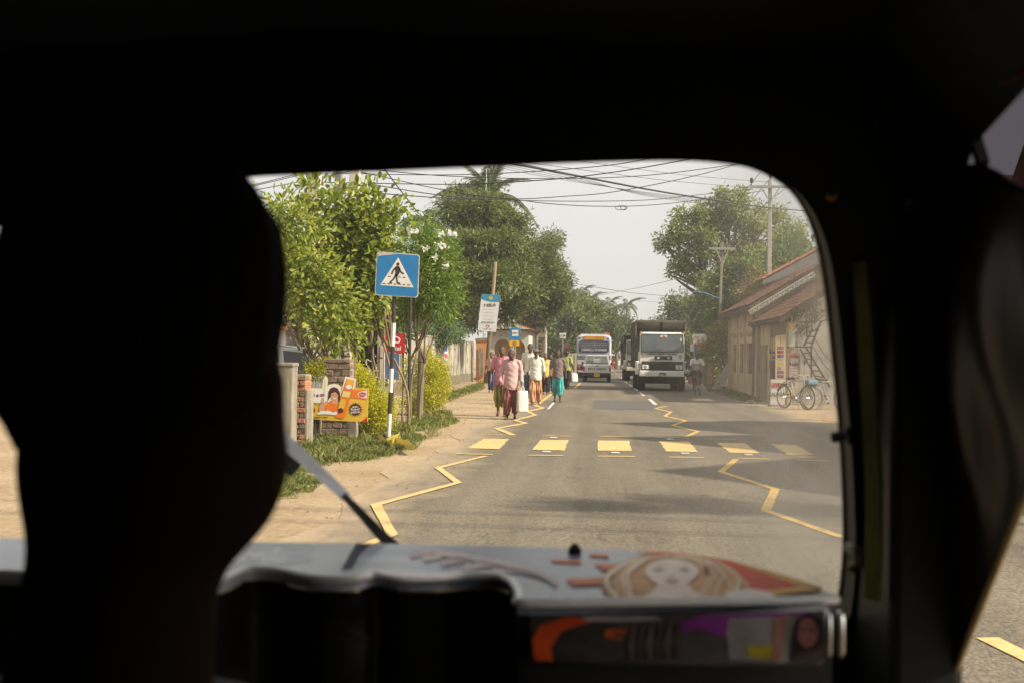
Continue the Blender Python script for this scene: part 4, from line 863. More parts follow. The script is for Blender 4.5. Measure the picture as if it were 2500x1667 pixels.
# --- parked silver car (nose towards the road)
t = thing('parked_car', 'silver hatchback parked behind the crumbling gate pier', 'car', (-6.45, 18.35, 0), pi)
SIL = mat('silver_car_paint', (.50, .50, .50), rough=.22, metal=.35, spec=.6, coat=.5); GLS = mat('tinted_car_glass', (.012, .014, .014), rough=.06, spec=.8); TYR = mat('tyre_rubber', (.02, .02, .02))
prof = [(2.05, .32), (2.1, .62), (2.02, .80), (1.62, .95), (1.45, .98), (1.02, 1.32), (.62, 1.50), (.1, 1.56), (-.9, 1.55), (-1.45, 1.48), (-1.75, 1.15), (-1.98, .98), (-2.05, .6), (-2.0, .32)]
def carw(z): return .80 if z < 1.0 else .80 - (z - 1.0) * .26
mb = MB(); k = len(prof)
mb.add([(x, -carw(z), z) for x, z in prof] + [(x, carw(z), z) for x, z in prof], [tuple(range(k)), tuple(range(2 * k - 1, k - 1, -1))] + [(i, (i + 1) % k, (i + 1) % k + k, i + k) for i in range(k)])
mb.build('body', SIL, t, bevel=.06, seg=3)
for s_ in (-1, 1):
    f = lambda x, z: Vector((x, s_ * (carw(z) + .006), z)); g = lambda x, z: Vector((x, s_ * (carw(z) - .01), z))
    for nm, pl in (('front_window', [(1.28, 1.0), (.98, 1.28), (.65, 1.43), (.10, 1.48), (.10, 1.0)]), ('rear_window', [(.02, 1.0), (.02, 1.48), (-.85, 1.47), (-.95, 1.0)]), ('quarter_window', [(-1.03, 1.0), (-.95, 1.46), (-1.35, 1.42), (-1.6, 1.08)])): MB().prism(pl, f, g).build(nm, GLS, t)
    MB().tube([(1.12, s_ * .83, 1.04), (1.06, s_ * .93, 1.06), (1.05, s_ * 1.0, 1.12)], [.02, .06, .05], 8).build('wing_mirror', SIL, t, smooth=True)
    MB().box(2.02, 2.09, s_ * .45 - .14, s_ * .45 + .2 * s_ + .1, .66, .82).build('headlight', mat('lamp_glass', (.7, .7, .68), rough=.1), t, bevel=.02)
    for x in (1.28, -1.28):
        wh = MB().lathe([(.18, -.09), (.27, -.1), (.31, -.06), (.31, .06), (.27, .1), (.18, .09)], (x, s_ * .72, .31), 22, 'y').build('wheel', TYR, t, smooth=True)
        MB().lathe([(.18, -.095), (.12, -.06), (.05, -.1)] if s_ < 0 else [(.18, .095), (.12, .06), (.05, .1)], (x, s_ * .72, .31), 14, 'y').build('rim', mat('alloy', (.45, .45, .46), rough=.35, metal=.8), wh)
MB().prism([(1.43, 1.01), (1.03, 1.33)], lambda x, z: Vector((x + .012, -.68 + .1 * (z - 1), z + .012)), lambda x, z: Vector((x + .012, .68 - .1 * (z - 1), z + .012))).build('windscreen', GLS, t)

# ---------------------------------------------------------------- near shrubs
LV_BROAD = leafmat('broad_leaf', (.10, .13, .018), (.30, .32, .05), trans=.42, rough=.4)
LV_PIN = leafmat('pale_leaf', (.13, .17, .024), (.36, .37, .065), trans=.45, rough=.45)
LV_GOLD = leafmat('golden_leaf', (.26, .28, .010), (.58, .50, .022), trans=.4, rough=.45)
LV_FLOW = leafmat('fresh_leaf', (.065, .13, .018), (.24, .30, .045), trans=.4, rough=.4)
LV_MANGO = leafmat('mango_leaf', (.06, .09, .02), (.19, .215, .065), trans=.3, rough=.5, spec=.25)
LV_RAIN = leafmat('rain_tree_leaf', (.11, .135, .045), (.36, .37, .14), trans=.5, rough=.55, spec=.2)
LV_FAR = leafmat('far_leaf', (.045, .07, .022), (.105, .125, .045), trans=.25, rough=.6, spec=.2)
LV_PALE = leafmat('creeper_leaf', (.06, .11, .04), (.17, .24, .11), trans=.35, rough=.5)
LV_CROT = leafmat('croton_leaf', (.08, .10, .02), (.38, .32, .06), trans=.35)
STEM = mat('pale_stem', (.14, .10, .06), (.24, .18, .12), scale=8, rough=.9, bump=.4, stretch=(1, 1, .2))
def single_leaf(L, W, m):
    V = [(0, 0, 0), (W * .45, L * .3, W * .12), (W * .42, L * .7, W * .08), (0, L, -.06 * L), (-W * .42, L * .7, W * .08), (-W * .45, L * .3, W * .12), (0, L * .33, 0), (0, L * .7, -.02 * L)]
    me = bpy.data.meshes.new('leaf'); me.from_pydata(V, [], [(0, 1, 6), (1, 2, 7, 6), (2, 3, 7), (0, 6, 5), (6, 7, 4, 5), (7, 3, 4)]); me.materials.append(m); return me
def shrub(name, label, base, blobs, n, L, W, lm, clump, per, stems, nobj=0, cat='shrub', group=None, six=True, droop_dir=-.2, droop=.12, shell=.35, jitter=.6, stem_r=.03, bark=STEM, lobes=0):
    base = Vector(base); t = thing(name, label, cat, base, group=group); loc = [(b[0] - base.x, b[1] - base.y, b[2] - base.z, b[3]) for b in blobs]; co = []
    C, O = crown_points(loc, n, clump, per, shell, clumps_out=co, lobes=lobes); A = O + rng.normal(size=O.shape) * jitter + np.array([0, 0, droop_dir]); k = len(C)
    Ls = L * (.55 + .7 * rng.random(k)); Ws = W * (.7 + .5 * rng.random(k)); order = np.argsort(C[:, 1] - .25 * rng.random(k)); pick = order[:nobj]; rest = order[nobj:]
    V, Fq = leaf_arrays(C[rest], A[rest], Ls[rest], Ws[rest], six=six, droop=droop)
    o = meshobj('foliage', np_mesh('foliage', V, Fq), lm, t)
    if nobj: o['kind'] = 'stuff'
    if nobj:
        me = single_leaf(L, W, lm)
        for i in pick:
            q = bpy.data.objects.new('leaf', me); link(q, t); a = Vector(A[i]).normalized(); q.location = C[i]
            q.rotation_mode = 'QUATERNION'; q.rotation_quaternion = a.to_track_quat('Y', 'Z'); q.rotation_quaternion.rotate(Matrix.Rotation(rnd.uniform(0, 6.28), 3, a)); s_ = Ls[i] / L; q.scale = (s_,) * 3
    tg = [Vector(b[:3]) for b in loc] + [Vector(c_) for c_ in co[::2]]
    for sx, sy in stems:
        mb = MB(); mine = [q for q in tg if rnd.random() < 1.3 / len(stems)] or tg[:2]; mine = rnd.sample(mine, min(7, len(mine))); top = sum(mine, Vector()) / len(mine); fk = Vector((sx * .6 + top.x * .3, sy, max(.4, top.z * .45)))
        mb.tube(bez([(sx, sy, -.1), (sx + rnd.uniform(-.05, .05), sy, fk.z * .5), fk], 3), list(np.linspace(stem_r, stem_r * .75, 7)), 6)
        limbs(mb, fk, mine, stem_r * 1.6, wob=.08); mb.build('stem', bark, t, smooth=True)
    return t
b1 = [blob(*q) for q in ((690, 520, 17.4, 48), (735, 560, 17.2, 48), (700, 640, 17.0, 55), (765, 650, 16.8, 55), (735, 710, 16.8, 48), (800, 720, 16.9, 52), (805, 790, 16.8, 38), (640, 600, 17.5, 60), (660, 690, 17.5, 45), (840, 790, 17.2, 40))]
shrub('leafy_shrub', 'tall pale green shrub with long leaflets above the silver car', (-4.9, 17.6, 0), b1, 5600, .13, .052, LV_PIN, .30, 22, ((.1, 0), (.5, .1), (-.3, .1)), nobj=150, group='shrubs by the crossing sign')
b2 = [blob(*q) for q in ((775, 480, 18.2, 32), (830, 530, 18.0, 48), (880, 500, 18.2, 38), (930, 520, 18.2, 38), (970, 520, 18.4, 20), (900, 575, 18.0, 50), (860, 620, 18.0, 55), (910, 655, 18.0, 48), (880, 700, 18.0, 52), (850, 760, 18.1, 45), (900, 730, 18.3, 34), (810, 590, 18.2, 45), (830, 810, 18.4, 32))]
shrub('broadleaf_shrub', 'tall shrub with round olive leaves behind the crossing sign', (-4.0, 18.4, 0), b2, 3900, .15, .095, LV_BROAD, .30, 15, ((-.35, 0), (.05, .1), (.3, 0), (.6, .1)), nobj=150, group='shrubs by the crossing sign', stem_r=.028)
b3 = [blob(*q) for q in ((1010, 615, 21, 56), (1060, 600, 21, 45), (1085, 655, 21, 42), (1095, 710, 21.2, 36), (1040, 690, 20.8, 52), (1000, 690, 21, 42), (1068, 738, 21, 38), (1020, 742, 21, 36), (1095, 755, 21.2, 22), (1045, 560, 21.2, 28), (975, 640, 21.2, 35), (985, 750, 21.3, 32))]
t = shrub('flowering_tree', 'small bright green tree with white blossom clusters right of the crossing sign', (-3.75, 21, 0), b3, 11000, .125, .026, LV_FLOW, .22, 26, ((-.05, 0), (.1, .1), (-.25, .1)), group=None, cat='tree', six=False, droop_dir=-.35, stem_r=.026, shell=.5)
FLW = leafmat('white_petal', (.70, .70, .66), (.80, .80, .78), trans=.3); o_ = Vector(t.location)
for px, py, r_ in ((1003, 567, 12), (1078, 574, 11), (1041, 607, 12), (1074, 600, 12), (1083, 605, 10), (1064, 631, 9), (1099, 571, 7), (1110, 573, 6), (1090, 650, 6), (1018, 568, 6)):
    c_ = P(px, py, 20.25) - o_; k = 16; C = np.array(c_) + rng.normal(size=(k, 3)) * r_ * .0032; V, Fq = leaf_arrays(C, unit(k) + np.array([0, -.6, .3]), .07, .055); meshobj('blossom', np_mesh('blossom', V, Fq), FLW, t)
shrub('golden_shrub', 'golden leaved bush between the yellow board and the sign pole', (-3.95, 16.9, 0), [blob(*q) for q in ((880, 930, 16.9, 32), (900, 975, 16.8, 42), (925, 1010, 16.7, 36), (905, 1045, 16.7, 32), (865, 905, 17.1, 22), (940, 985, 16.9, 24))], 9000, .045, .024, LV_GOLD, .12, 22, ((0, 0), (.15, 0)), group='golden shrubs on the verge', six=False, stem_r=.014, jitter=.8, droop_dir=.1, nobj=60)
shrub('golden_shrub', 'low golden sprigs above the left end of the yellow board', (-4.75, 17.0, 0), [blob(*q) for q in ((765, 905, 17, 20), (795, 895, 17, 18))], 1500, .045, .024, LV_GOLD, .12, 20, ((0, 0), (.2, .05)), group='golden shrubs on the verge', six=False, stem_r=.012, jitter=.8, droop_dir=.1)
shrub('golden_shrub', 'full golden green bush round the wooden post by the sandy path', (-3.85, 24, 0), [blob(*q) for q in ((1055, 900, 24, 30), (1070, 930, 24, 30), (1055, 965, 23.8, 36), (1030, 985, 23.8, 28), (1010, 890, 24.3, 22), (1000, 930, 24.2, 24), (1040, 870, 24.2, 20), (1078, 895, 24.2, 20), (1000, 985, 23.8, 24))], 10500, .055, .028, LV_GOLD, .14, 24, ((0, 0), (.3, 0), (-.3, .1)), group='golden shrubs on the verge', six=False, stem_r=.015, jitter=.8, droop_dir=.1)
# slender saplings holding the canopy
for i, (px, yt, yb, dd, r_, lb) in enumerate(((905, 700, 1000, 20.5, .035, 'slender pale tree stem behind the golden bush'), (868, 790, 960, 19.5, .025, 'crooked thin stem behind the brick pillar'))):
    p = P(px, yb, dd); t = thing('sapling', lb, 'tree', (p.x, p.y, 0)); zt = P(px, yt, dd).z; sl = .06
    MB().tube(bez([(0, 0, -.1), (.05, 0, zt * .3), (-.02 + sl * .4, 0, zt * .65), (sl, 0, zt)], 3), list(np.linspace(r_, r_ * .7, 10)), 7).build('trunk', STEM, t, smooth=True)
    mb = MB(); limbs(mb, (sl * .4, 0, zt * .7), [(sl + .3, 0, zt + .2), (sl - .3, .1, zt + .1), (sl + .1, .2, zt + .4)], r_, wob=.06); mb.build('branch', STEM, t, smooth=True)
    V, Fq = foliage([(sl, 0, zt + .2, .45)], 260, .12, .06, .2, 16, six=False); meshobj('crown', np_mesh('crown', V, Fq), LV_BROAD, t)
# fallen yellow leaf sheaths under the sign
t = thing('dry_palm_leaf', 'yellowed crumpled palm leaf lying in the grass below the sign', 'leaf litter', G(965, 1093)); o_ = Vector(t.location)
for pts in (((920, 1080), (940, 1095), (957, 1102), (955, 1092)), ((945, 1092), (975, 1084), (972, 1090), (955, 1098)), ((955, 1092), (985, 1098), (1010, 1112), (990, 1104)), ((960, 1088), (975, 1079), (965, 1084), (950, 1090))):
    q = [G(*p) - o_ for p in pts]; mb = MB()
    mb.loft([[p + Vector((0, -.03, .08)), p + Vector((0, 0, .14 + .04 * rnd.random())), p + Vector((0, .04, .07))] for p in bez(q, 3)], cap=False, closed=False); mb.build('blade', leafmat('dry_leaf', (.42, .36, .06), (.60, .50, .14), trans=.3), t)

# ---------------------------------------------------------------- shop signs, wall, house, poles
t = root_at('shop_sign', 'red phone shop board half hidden behind the sign pole', 'sign', 963, 935, 30); lp = local(t); RED = mat('phone_red', (.42, .012, .014), rough=.4)
p_ = plate([(940, 813), (989, 815), (988, 861), (940, 859)], 30, .05, RED, t, 'red_panel', lp)
lettering('airtel', 15, AW, p_, lambda x, y: lp(964 + x, 850 - y, 29.98), bold=.25); strokes([[(958, 834), (972, 836), (976, 828), (966, 822), (957, 826)]], 3, AW, p_, lambda x, y: lp(x, y, 29.98), 'logo')
plate([(941, 861), (975, 862), (974, 926), (941, 925)], 30, .04, mat('faded_blue_board', (.06, .10, .20), (.09, .14, .26), scale=3, rough=.5), t, 'blue_panel', lp)
for x in (943, 984): MB().bar(lp(x, 815, 30.08), lp(x, 945, 30.08), .06).build('post', BROWNW, t)
def streaked():
    m = bpy.data.materials.new('stained_whitewash'); m.use_nodes = True; n = m.node_tree; b = n.nodes['Principled BSDF']; L = n.links.new; b.inputs['Roughness'].default_value = .9
    tc = n.nodes.new('ShaderNodeTexCoord'); out = []
    for st, s_ in (((4, 4, .25), 2.4), ((1, 1, 1), 2)):
        mp = n.nodes.new('ShaderNodeMapping'); mp.inputs['Scale'].default_value = st; L(tc.outputs['Object'], mp.inputs[0]); z = n.nodes.new('ShaderNodeTexNoise'); z.inputs['Scale'].default_value = s_; z.inputs['Detail'].default_value = 6; L(mp.outputs[0], z.inputs[0]); out.append(z.outputs[0])
    ad = n.nodes.new('ShaderNodeMath'); ad.operation = 'MULTIPLY_ADD'; ad.inputs[1].default_value = .5; L(out[1], ad.inputs[0]); L(out[0], ad.inputs[2])
    rp = n.nodes.new('ShaderNodeValToRGB'); e = rp.color_ramp.elements; e[0].position = .60; e[0].color = (.46, .42, .34, 1); e[1].position = .92; e[1].color = (.09, .075, .055, 1); L(ad.outputs[0], rp.inputs[0]); L(rp.outputs[0], b.inputs['Base Color']); return m
SWH = streaked()
t = thing('boundary_wall', 'long whitewashed boundary wall streaked with black stains', 'wall', (-7.0, 33, 0))
for i in range(8): MB().box(-.07, .07, i * 3.05 + .01, i * 3.05 + 3.03, .45, 2.15).build('wall_panel', SWH, t)
MB().box(-.12, .12, 0, 24.4, -.1, .44).build('plinth', mat('mossy_plinth', (.10, .085, .06), (.20, .17, .12), scale=5, rough=.95, bump=.6), t)
MB().box(-.10, .10, -.02, 24.42, 2.151, 2.22).build('coping', CONC, t, bevel=.02)
for i in range(9): MB().box(-.10, .115, i * 3.05 - .1, i * 3.05 + .1, -.05, 2.148).build('pier', CONC if i == 8 else SWH, t)
f = lambda x, z: Vector((.078, 14 + x, z)); pst = flatpoly([(-.5, 1.25), (.5, 1.25), (.5, 1.9), (-.5, 1.9)], mat('poster_white', (.62, .62, .64), rough=.6), t, f, 'poster')
flatpoly([(-.4, 1.6), (.4, 1.6), (.4, 1.85), (-.4, 1.85)], mat('poster_blue', (.05, .08, .3)), pst, lambda x, z: Vector((.081, 14 + x, z)), 'poster_picture'); flatpoly([(-.4, 1.3), (.4, 1.3), (.4, 1.5), (-.4, 1.5)], mat('poster_red', (.45, .03, .03)), pst, lambda x, z: Vector((.081, 14 + x, z)), 'poster_band')
shrub('creeper', 'pale green creeper heaped on top of the stained wall', (-7.3, 45, 0), [blob(*q) for q in ((1065, 812, 44, 24), (1095, 806, 44, 20), (1120, 815, 46, 16), (1040, 820, 43, 18), (1080, 825, 45, 20))], 5200, .14, .05, LV_PALE, .3, 22, ((0, 0),), six=False, stem_r=.03, shell=.4)
# house with arch
CRW = mat('cream_plaster', (.46, .44, .39), (.54, .52, .46), scale=2, rough=.85); ORP = mat('orange_plaster', (.52, .22, .08), (.60, .28, .12), scale=3, rough=.85); TILE = mat('clay_tile', (.28, .085, .035), (.40, .15, .07), scale=4, rough=.85)
t = thing('house', 'cream house with an arched porch behind the walking people', 'house', (-5.6, 60, 0)); lp = local(t); d = 60.0
def arch(x0, x1, ys, yt, yb, n=8): return [(x0, yb)] + [(x0 + (x1 - x0) * (1 - cos(pi * i / n)) / 2, ys - (ys - yt) * sin(pi * i / n)) for i in range(n + 1)] + [(x1, yb)]
wl = [(1195, 930)] + [(1195, 806)] + [(1290, 808), (1290, 930)]
a0 = arch(1207, 1246, 850, 828, 930); a1 = arch(1254, 1282, 850, 832, 930)
mb = MB(); poly = [(1195, 806), (1290, 808), (1290, 930)] + a1[::-1] + a0[::-1] + [(1195, 930)]
a = [lp(x, y, d) for x, y in poly]; k = len(a); mb.add(a + [v + Vector((0, .25, 0)) for v in a], [tuple(range(k)), tuple(range(2 * k - 1, k - 1, -1))] + [(i, (i + 1) % k, (i + 1) % k + k, i + k) for i in range(k)]); mb.build('arched_wall', CRW, t)
o0 = lp(1195, 930, d); o1 = lp(1290, 930, d); zt = lp(1240, 806, d).z
MB().box(o0.x + .06, o1.x - .21, .75, .95, 0, zt).build('back_wall', mat('pale_orange_plaster', (.70, .46, .26), (.64, .40, .21), scale=3, rough=.85), t); MB().box(o0.x - .2, o0.x - .0, .26, 6, 0, zt).build('side_wall', CRW, t); MB().box(o1.x - .2, o1.x - .0, .26, 6, 0, zt).build('side_wall', CRW, t)
MB().box(.9, 1.3, .70, .75, 0, 2.0).build('door', mat('light_door', (.40, .30, .20), rough=.7), t)
rf = MB().prism([(o0.x - .5, zt + .02), ((o0.x + o1.x) / 2 - .6, zt + .75), (o1.x + .4, zt + .02)], lambda x, z: Vector((x, -.4, z)), lambda x, z: Vector((x, 6.3, z))).build('roof', TILE, t)
flatpoly([(o0.x - .3, zt + .05), ((o0.x + o1.x) / 2 - .6, zt + .66), (o1.x + .1, zt + .05)], CRW, rf, lambda x, z: Vector((x, -.41, z)), 'gable_face')
t = thing('orange_wall', 'orange plastered gate wall between the stained wall and cream house', 'wall', P(1178, 930, 56.5) * Vector((1, 1, 0)) if False else (P(1178, 930, 56.5).x, 56.5, 0)); lp = local(t)
plate([(1162, 832), (1194, 830), (1194, 935), (1162, 935)], 56.5, .3, ORP, t, 'panel', lp); plate([(1160, 826), (1196, 824), (1196, 831), (1160, 833)], 56.45, .4, CONC, t, 'coping', lp)
plate([(1168, 850), (1180, 850), (1180, 918), (1168, 918)], 56.4, .08, CONC, t, 'pillar', lp)
# leaning pole with hanging banner
t = thing('banner_pole', 'leaning wooden pole carrying a white and blue hanging banner', 'banner', (P(1188, 930, 45).x, 45, 0)); lp = local(t)
MB().tube([lp(1186, 935, 45), lp(1197, 790, 45), lp(1210, 640, 45)], [.10, .09, .075], 8).build('pole', STEM, t, smooth=True)
bp_ = plate([(1176, 718), (1221, 721), (1211, 811), (1166, 807)], 44.85, .01, mat('banner_white', (.58, .58, .58), (.64, .64, .64), scale=2, rough=.6), t, 'banner', lp); fb = lambda o: (lambda x, y: lp(x, y, 44.85 - o))
flatpoly([(1176, 718), (1221, 721), (1219, 738), (1200, 738), (1185, 735), (1175, 730)], mat('banner_blue', (.03, .22, .36), rough=.5), bp_, fb(.004), 'blue_top')
flatpoly(disc(1198, 728, 5, 5), mat('banner_gold', (.5, .36, .08)), bp_, fb(.008), 'emblem')
strokes(scribble(1182, 1210, 744, 2.5, 9, 2) + scribble(1181, 1210, 748, 2.5, 9, 3), .9, SIGNBLACK, bp_, fb(.006), 'printed_lines')
for i in range(4): strokes([[(1181 - i, 756 + i * 8), (1190 - i, 756 + i * 8), (1206 - i, 757 + i * 8)]], .5, mat('print_grey', (.25, .25, .25)), bp_, fb(.006), 'printed_lines')
lettering('0772 456 061', 6, SIGNBLACK, bp_, lambda x, y: lp(1191 + x, 788 - y, 44.84), bold=.12)
strokes([[(1185, 797), (1190, 794), (1196, 797), (1190, 800), (1185, 797)], [(1188, 797), (1191, 795), (1194, 797), (1191, 799)]], .8, AR, bp_, fb(.006), 'logo'); strokes(scribble(1181, 1200, 804, 2, 7, 5), .7, AR, bp_, fb(.006), 'printed_lines')
# bus stop sign
t = thing('bus_stop_sign', 'blue and yellow bus stop sign above the walking people', 'road sign', (P(1257, 930, 36).x, 36, 0)); lp = local(t)
MB().tube([lp(1256, 990, 36), lp(1257, 803, 36)], .03, 8).build('pole', GREYBACK, t)
p_ = plate(rrect(1245, 1270, 801, 831, 2.5, 3), 35.94, .01, SIGNBLUE, t, 'blue_plate', lp); flatp([(1250, 806), (1265.5, 806), (1265.5, 821), (1250, 821)], 35.935, SIGNWHITE, p_, 'white_square', lp)
strokes(scribble(1252, 1264, 813.5, 2.2, 5, 4), 1.0, SIGNBLACK, p_, lambda x, y: lp(x, y, 35.93), 'lettering')
p_ = plate(rrect(1244, 1268, 831.5, 844.5, 1.5, 3), 35.93, .01, mat('sign_yellow', (.68, .38, .012), rough=.4), t, 'yellow_plate', lp)
strokes([[(1256 + 4.5 * cos(a), 838 + 4.5 * sin(a)) for a in np.linspace(0, 6.3, 12)], [(1253.5, 835), (1258.5, 841)], [(1253.5, 841), (1258.5, 835)]], 1, SIGNBLACK, p_, lambda x, y: lp(x, y, 35.92), 'symbol')
# firewood stack and thin poles beyond
t = thing('timber_stack', 'stack of rough logs under a shade behind the walking people', 'timber stack', (P(1303, 925, 72).x, 72, 0)); lp = local(t)
for j in range(9):
    a, b = lp(1284, 905 - j * 8, 72), lp(1322, 904 - j * 8, 72); MB().tube([a, b + Vector((0, rnd.uniform(-.2, .2), 0))], rnd.uniform(.09, .13), 7).build('log', WOOD, t)
for x in (1281, 1326): MB().bar(lp(x, 928, 72), lp(x, 822, 72.2), .12).build('post', STEM, t)
MB().box(lp(1276, 820, 72).x, lp(1332, 820, 72).x, -.8, 1.5, lp(1300, 824, 72).z, lp(1300, 816, 72).z).build('roof', mat('rusty_sheet', (.20, .14, .10), (.30, .22, .17), scale=3, rough=.8), t)
for px, yt, dd, lb in ((1309, 782, 66, 'thin pale concrete pole behind the tall man in white'), (1331, 790, 78, 'thin pole carrying a small floodlight arm near the bus')):
    t = thing('street_pole', lb, 'pole', (P(px, 920, dd).x, dd, 0)); z = P(px, yt, dd).z; MB().tube([(0, 0, -.1), (0, 0, z)], [.12, .09], 8).build('shaft', mat('pale_concrete', (.42, .39, .33), (.50, .47, .40), scale=4, rough=.85), t); MB().bar((0, -.05, z - .2), (.9, -.05, z + .05), .07).build('arm', GREYBACK, t)
t = thing('small_sign', 'small white board on a stand left of the bus', 'sign', (P(1374, 900, 80).x, 80, 0)); lp = local(t); p_ = plate([(1366, 814), (1382, 813), (1381, 827), (1368, 825)], 80, .1, SIGNWHITE, t, 'board', lp); strokes(scribble(1369, 1380, 820, 4, 4, 3), 1, SIGNBLACK, p_, lambda x, y: lp(x, y, 79.97)); MB().bar(lp(1374, 826, 80.1), lp(1374, 920, 80.1), .1).build('post', GREYBACK, t)
t = thing('dark_sign', 'dark red tall board beside the lime shirted cyclist', 'sign', (P(1382, 900, 76).x, 76, 0)); lp = local(t); plate([(1376, 838), (1389, 838), (1388, 861), (1375, 861)], 76, .1, mat('dark_red_board', (.14, .03, .035), (.28, .12, .12), scale=4, rough=.6), t, 'board', lp); MB().bar(lp(1382, 860, 76.1), lp(1382, 920, 76.1), .1).build('post', GREYBACK, t)
t = thing('sheet_fence', 'pale yellow corrugated fence left of the bus', 'fence', (P(1395, 920, 82).x, 82, 0)); lp = local(t)
for i in range(6): plate([(1384 + i * 4, 862), (1387.6 + i * 4, 862), (1387.6 + i * 4, 922), (1384 + i * 4, 922)], 82 - (i % 2) * .06, .06, mat('pale_sheet', (.46, .40, .24), (.54, .48, .32), scale=2, rough=.7), t, 'sheet', lp)
t = thing('white_building', 'white building glimpsed between the driver and the tall shrub', 'house', (P(660, 900, 34).x, 34, 0)); lp = local(t); plate([(560, 808), (697, 806), (697, 930), (560, 930)], 34, 5, mat('white_plaster', (.66, .65, .62), (.72, .71, .69), scale=2, rough=.8), t, 'wall', lp); plate([(550, 800), (700, 798), (700, 806), (550, 808)], 33.7, 5.6, TILE, t, 'roof', lp)

# ---------------------------------------------------------------- tall trees and palms, left
tree('mango_tree', 'huge dark mango tree towering over the stained wall', (-8.2, 52, 0), [blob(*q) for q in ((1120, 560, 52, 62), (1190, 545, 52, 65), (1110, 640, 51, 62), (1180, 640, 50, 75), (1250, 620, 51, 62), (1260, 700, 51, 62), (1190, 720, 50, 70), (1120, 730, 51, 58), (1130, 500, 53, 38), (1255, 560, 53, 30), (1160, 780, 52, 45), (1230, 770, 52, 45), (1280, 570, 53, 18), (1070, 600, 53, 40), (1195, 515, 53, 35), (1080, 700, 53, 45))], 46000, .25, .065, LV_MANGO, clump=.42, trunk_r=.32, fork_z=3.0, lean=(1.5, -.3), per=30)
tree('mango_tree', 'rounded mango tree leaning towards the road beyond the big one', (-6.4, 66, 0), [blob(*q) for q in ((1330, 620, 66, 42), (1345, 670, 66, 45), (1310, 690, 66, 50), (1350, 720, 66, 40), (1300, 620, 67, 35), (1290, 740, 66, 45), (1335, 760, 66, 32), (1370, 690, 67, 24), (1345, 590, 67, 20), (1320, 790, 66, 20))], 26000, .27, .07, LV_MANGO, clump=.45, trunk_r=.25, fork_z=3.0, lean=(1.4, 0), per=30)
FROND = []
def make_fronds():
    for v in range(3):
        L = 3.6; n = 44; V = []; Fq = []; sag = (.35, .75, 1.15)[v]
        def pt(s_): return Vector((0, L * s_ * (1 - .12 * sag * s_), .55 * L * s_ * (1 - s_) - sag * .55 * L * s_ * s_))
        mb = MB(); mb.tube([pt(i / 10) for i in range(11)], list(np.linspace(.045, .008, 11)), 4)
        for i in range(n):
            s_ = .12 + .88 * i / n; p = pt(s_); tdir = (pt(min(1, s_ + .03)) - pt(max(0, s_ - .03))).normalized(); ll = .75 * (sin(pi * min(1, s_ * .9 + .12)) ** .6) * rnd.uniform(.85, 1.1)
            for sd in (-1, 1):
                dirn = (Vector((sd * .8, 0, -.25 - .3 * rnd.random() - .3 * v * .5)) + tdir * .55).normalized(); wv = tdir * .05
                mb.add([p, p + dirn * ll * .5 + wv, p + dirn * ll + Vector((0, 0, -.12 * ll)), p + dirn * ll * .5 - wv], [(0, 1, 2, 3)])
        FROND.append(mb.mesh('frond'))
make_fronds()
LV_PALM = leafmat('palm_leaf', (.035, .055, .016), (.12, .145, .05), trans=.25, rough=.45, spec=.3)
for me in FROND: me.materials.append(LV_PALM)
def palm(label, px, py, d, size, nf=15, seed=1, group='coconut palms over the far roadside', base_x=None, rise=(30, 12, 2, -8, -22)):
    r_ = random.Random(seed); top = P(px, py, d); bx = top.x if base_x is None else base_x; t = thing('coconut_palm', label, 'palm tree', (bx, d, 0), group=group); c_ = Vector((top.x - bx, 0, top.z))
    MB().tube(bez([(0, 0, -.2), (c_.x * .2 + .1, 0, c_.z * .35), (c_.x * .6, 0, c_.z * .7), c_], 4), list(np.linspace(.2, .12, 13)), 8).build('trunk', mat('palm_bark', (.16, .13, .10), (.26, .22, .17), scale=8, rough=.9), t, smooth=True)
    for i in range(nf):
        q = bpy.data.objects.new('frond', FROND[(0, 1, 1, 2, 2)[i % 5]]); link(q, t); q.location = c_; q.rotation_euler = (R(rise[i % 5] + r_.uniform(-8, 8)), 0, 2 * pi * i / nf * 2.618 + r_.uniform(-.2, .2)); s_ = size / 3.6 * r_.uniform(.85, 1.1); q.scale = (s_,) * 3
    return t
palm('coconut palm rising behind the big mango tree, tall young fronds', 1192, 486, 60, 3.4, 20, 1, None, -9, (62, 40, 22, 8, -8))
palm('palm crown poking out behind the blossom tree', 1046, 538, 44, 1.6, 14, 2, None, -8.5)
for i, (px, py, d, s_, lb) in enumerate(((1421, 712, 200, 3.4, 'coconut palm with the highest crown above the bus'), (1449, 728, 205, 3.0, 'small coconut palm second from left above the bus'), (1487, 742, 190, 3.4, 'coconut palm third from left above the pickup'), (1530, 748, 180, 3.6, 'coconut palm nearest the truck, rightmost of the row'), (1518, 806, 130, 2.6, 'low drooping coconut palm behind the second truck'), (1701, 730, 150, 3.4, 'coconut palm behind the dump truck on the right side'))): palm(lb, px, py, d, s_, 15, 3 + i)
ft = 'leafy trees lining the far road'
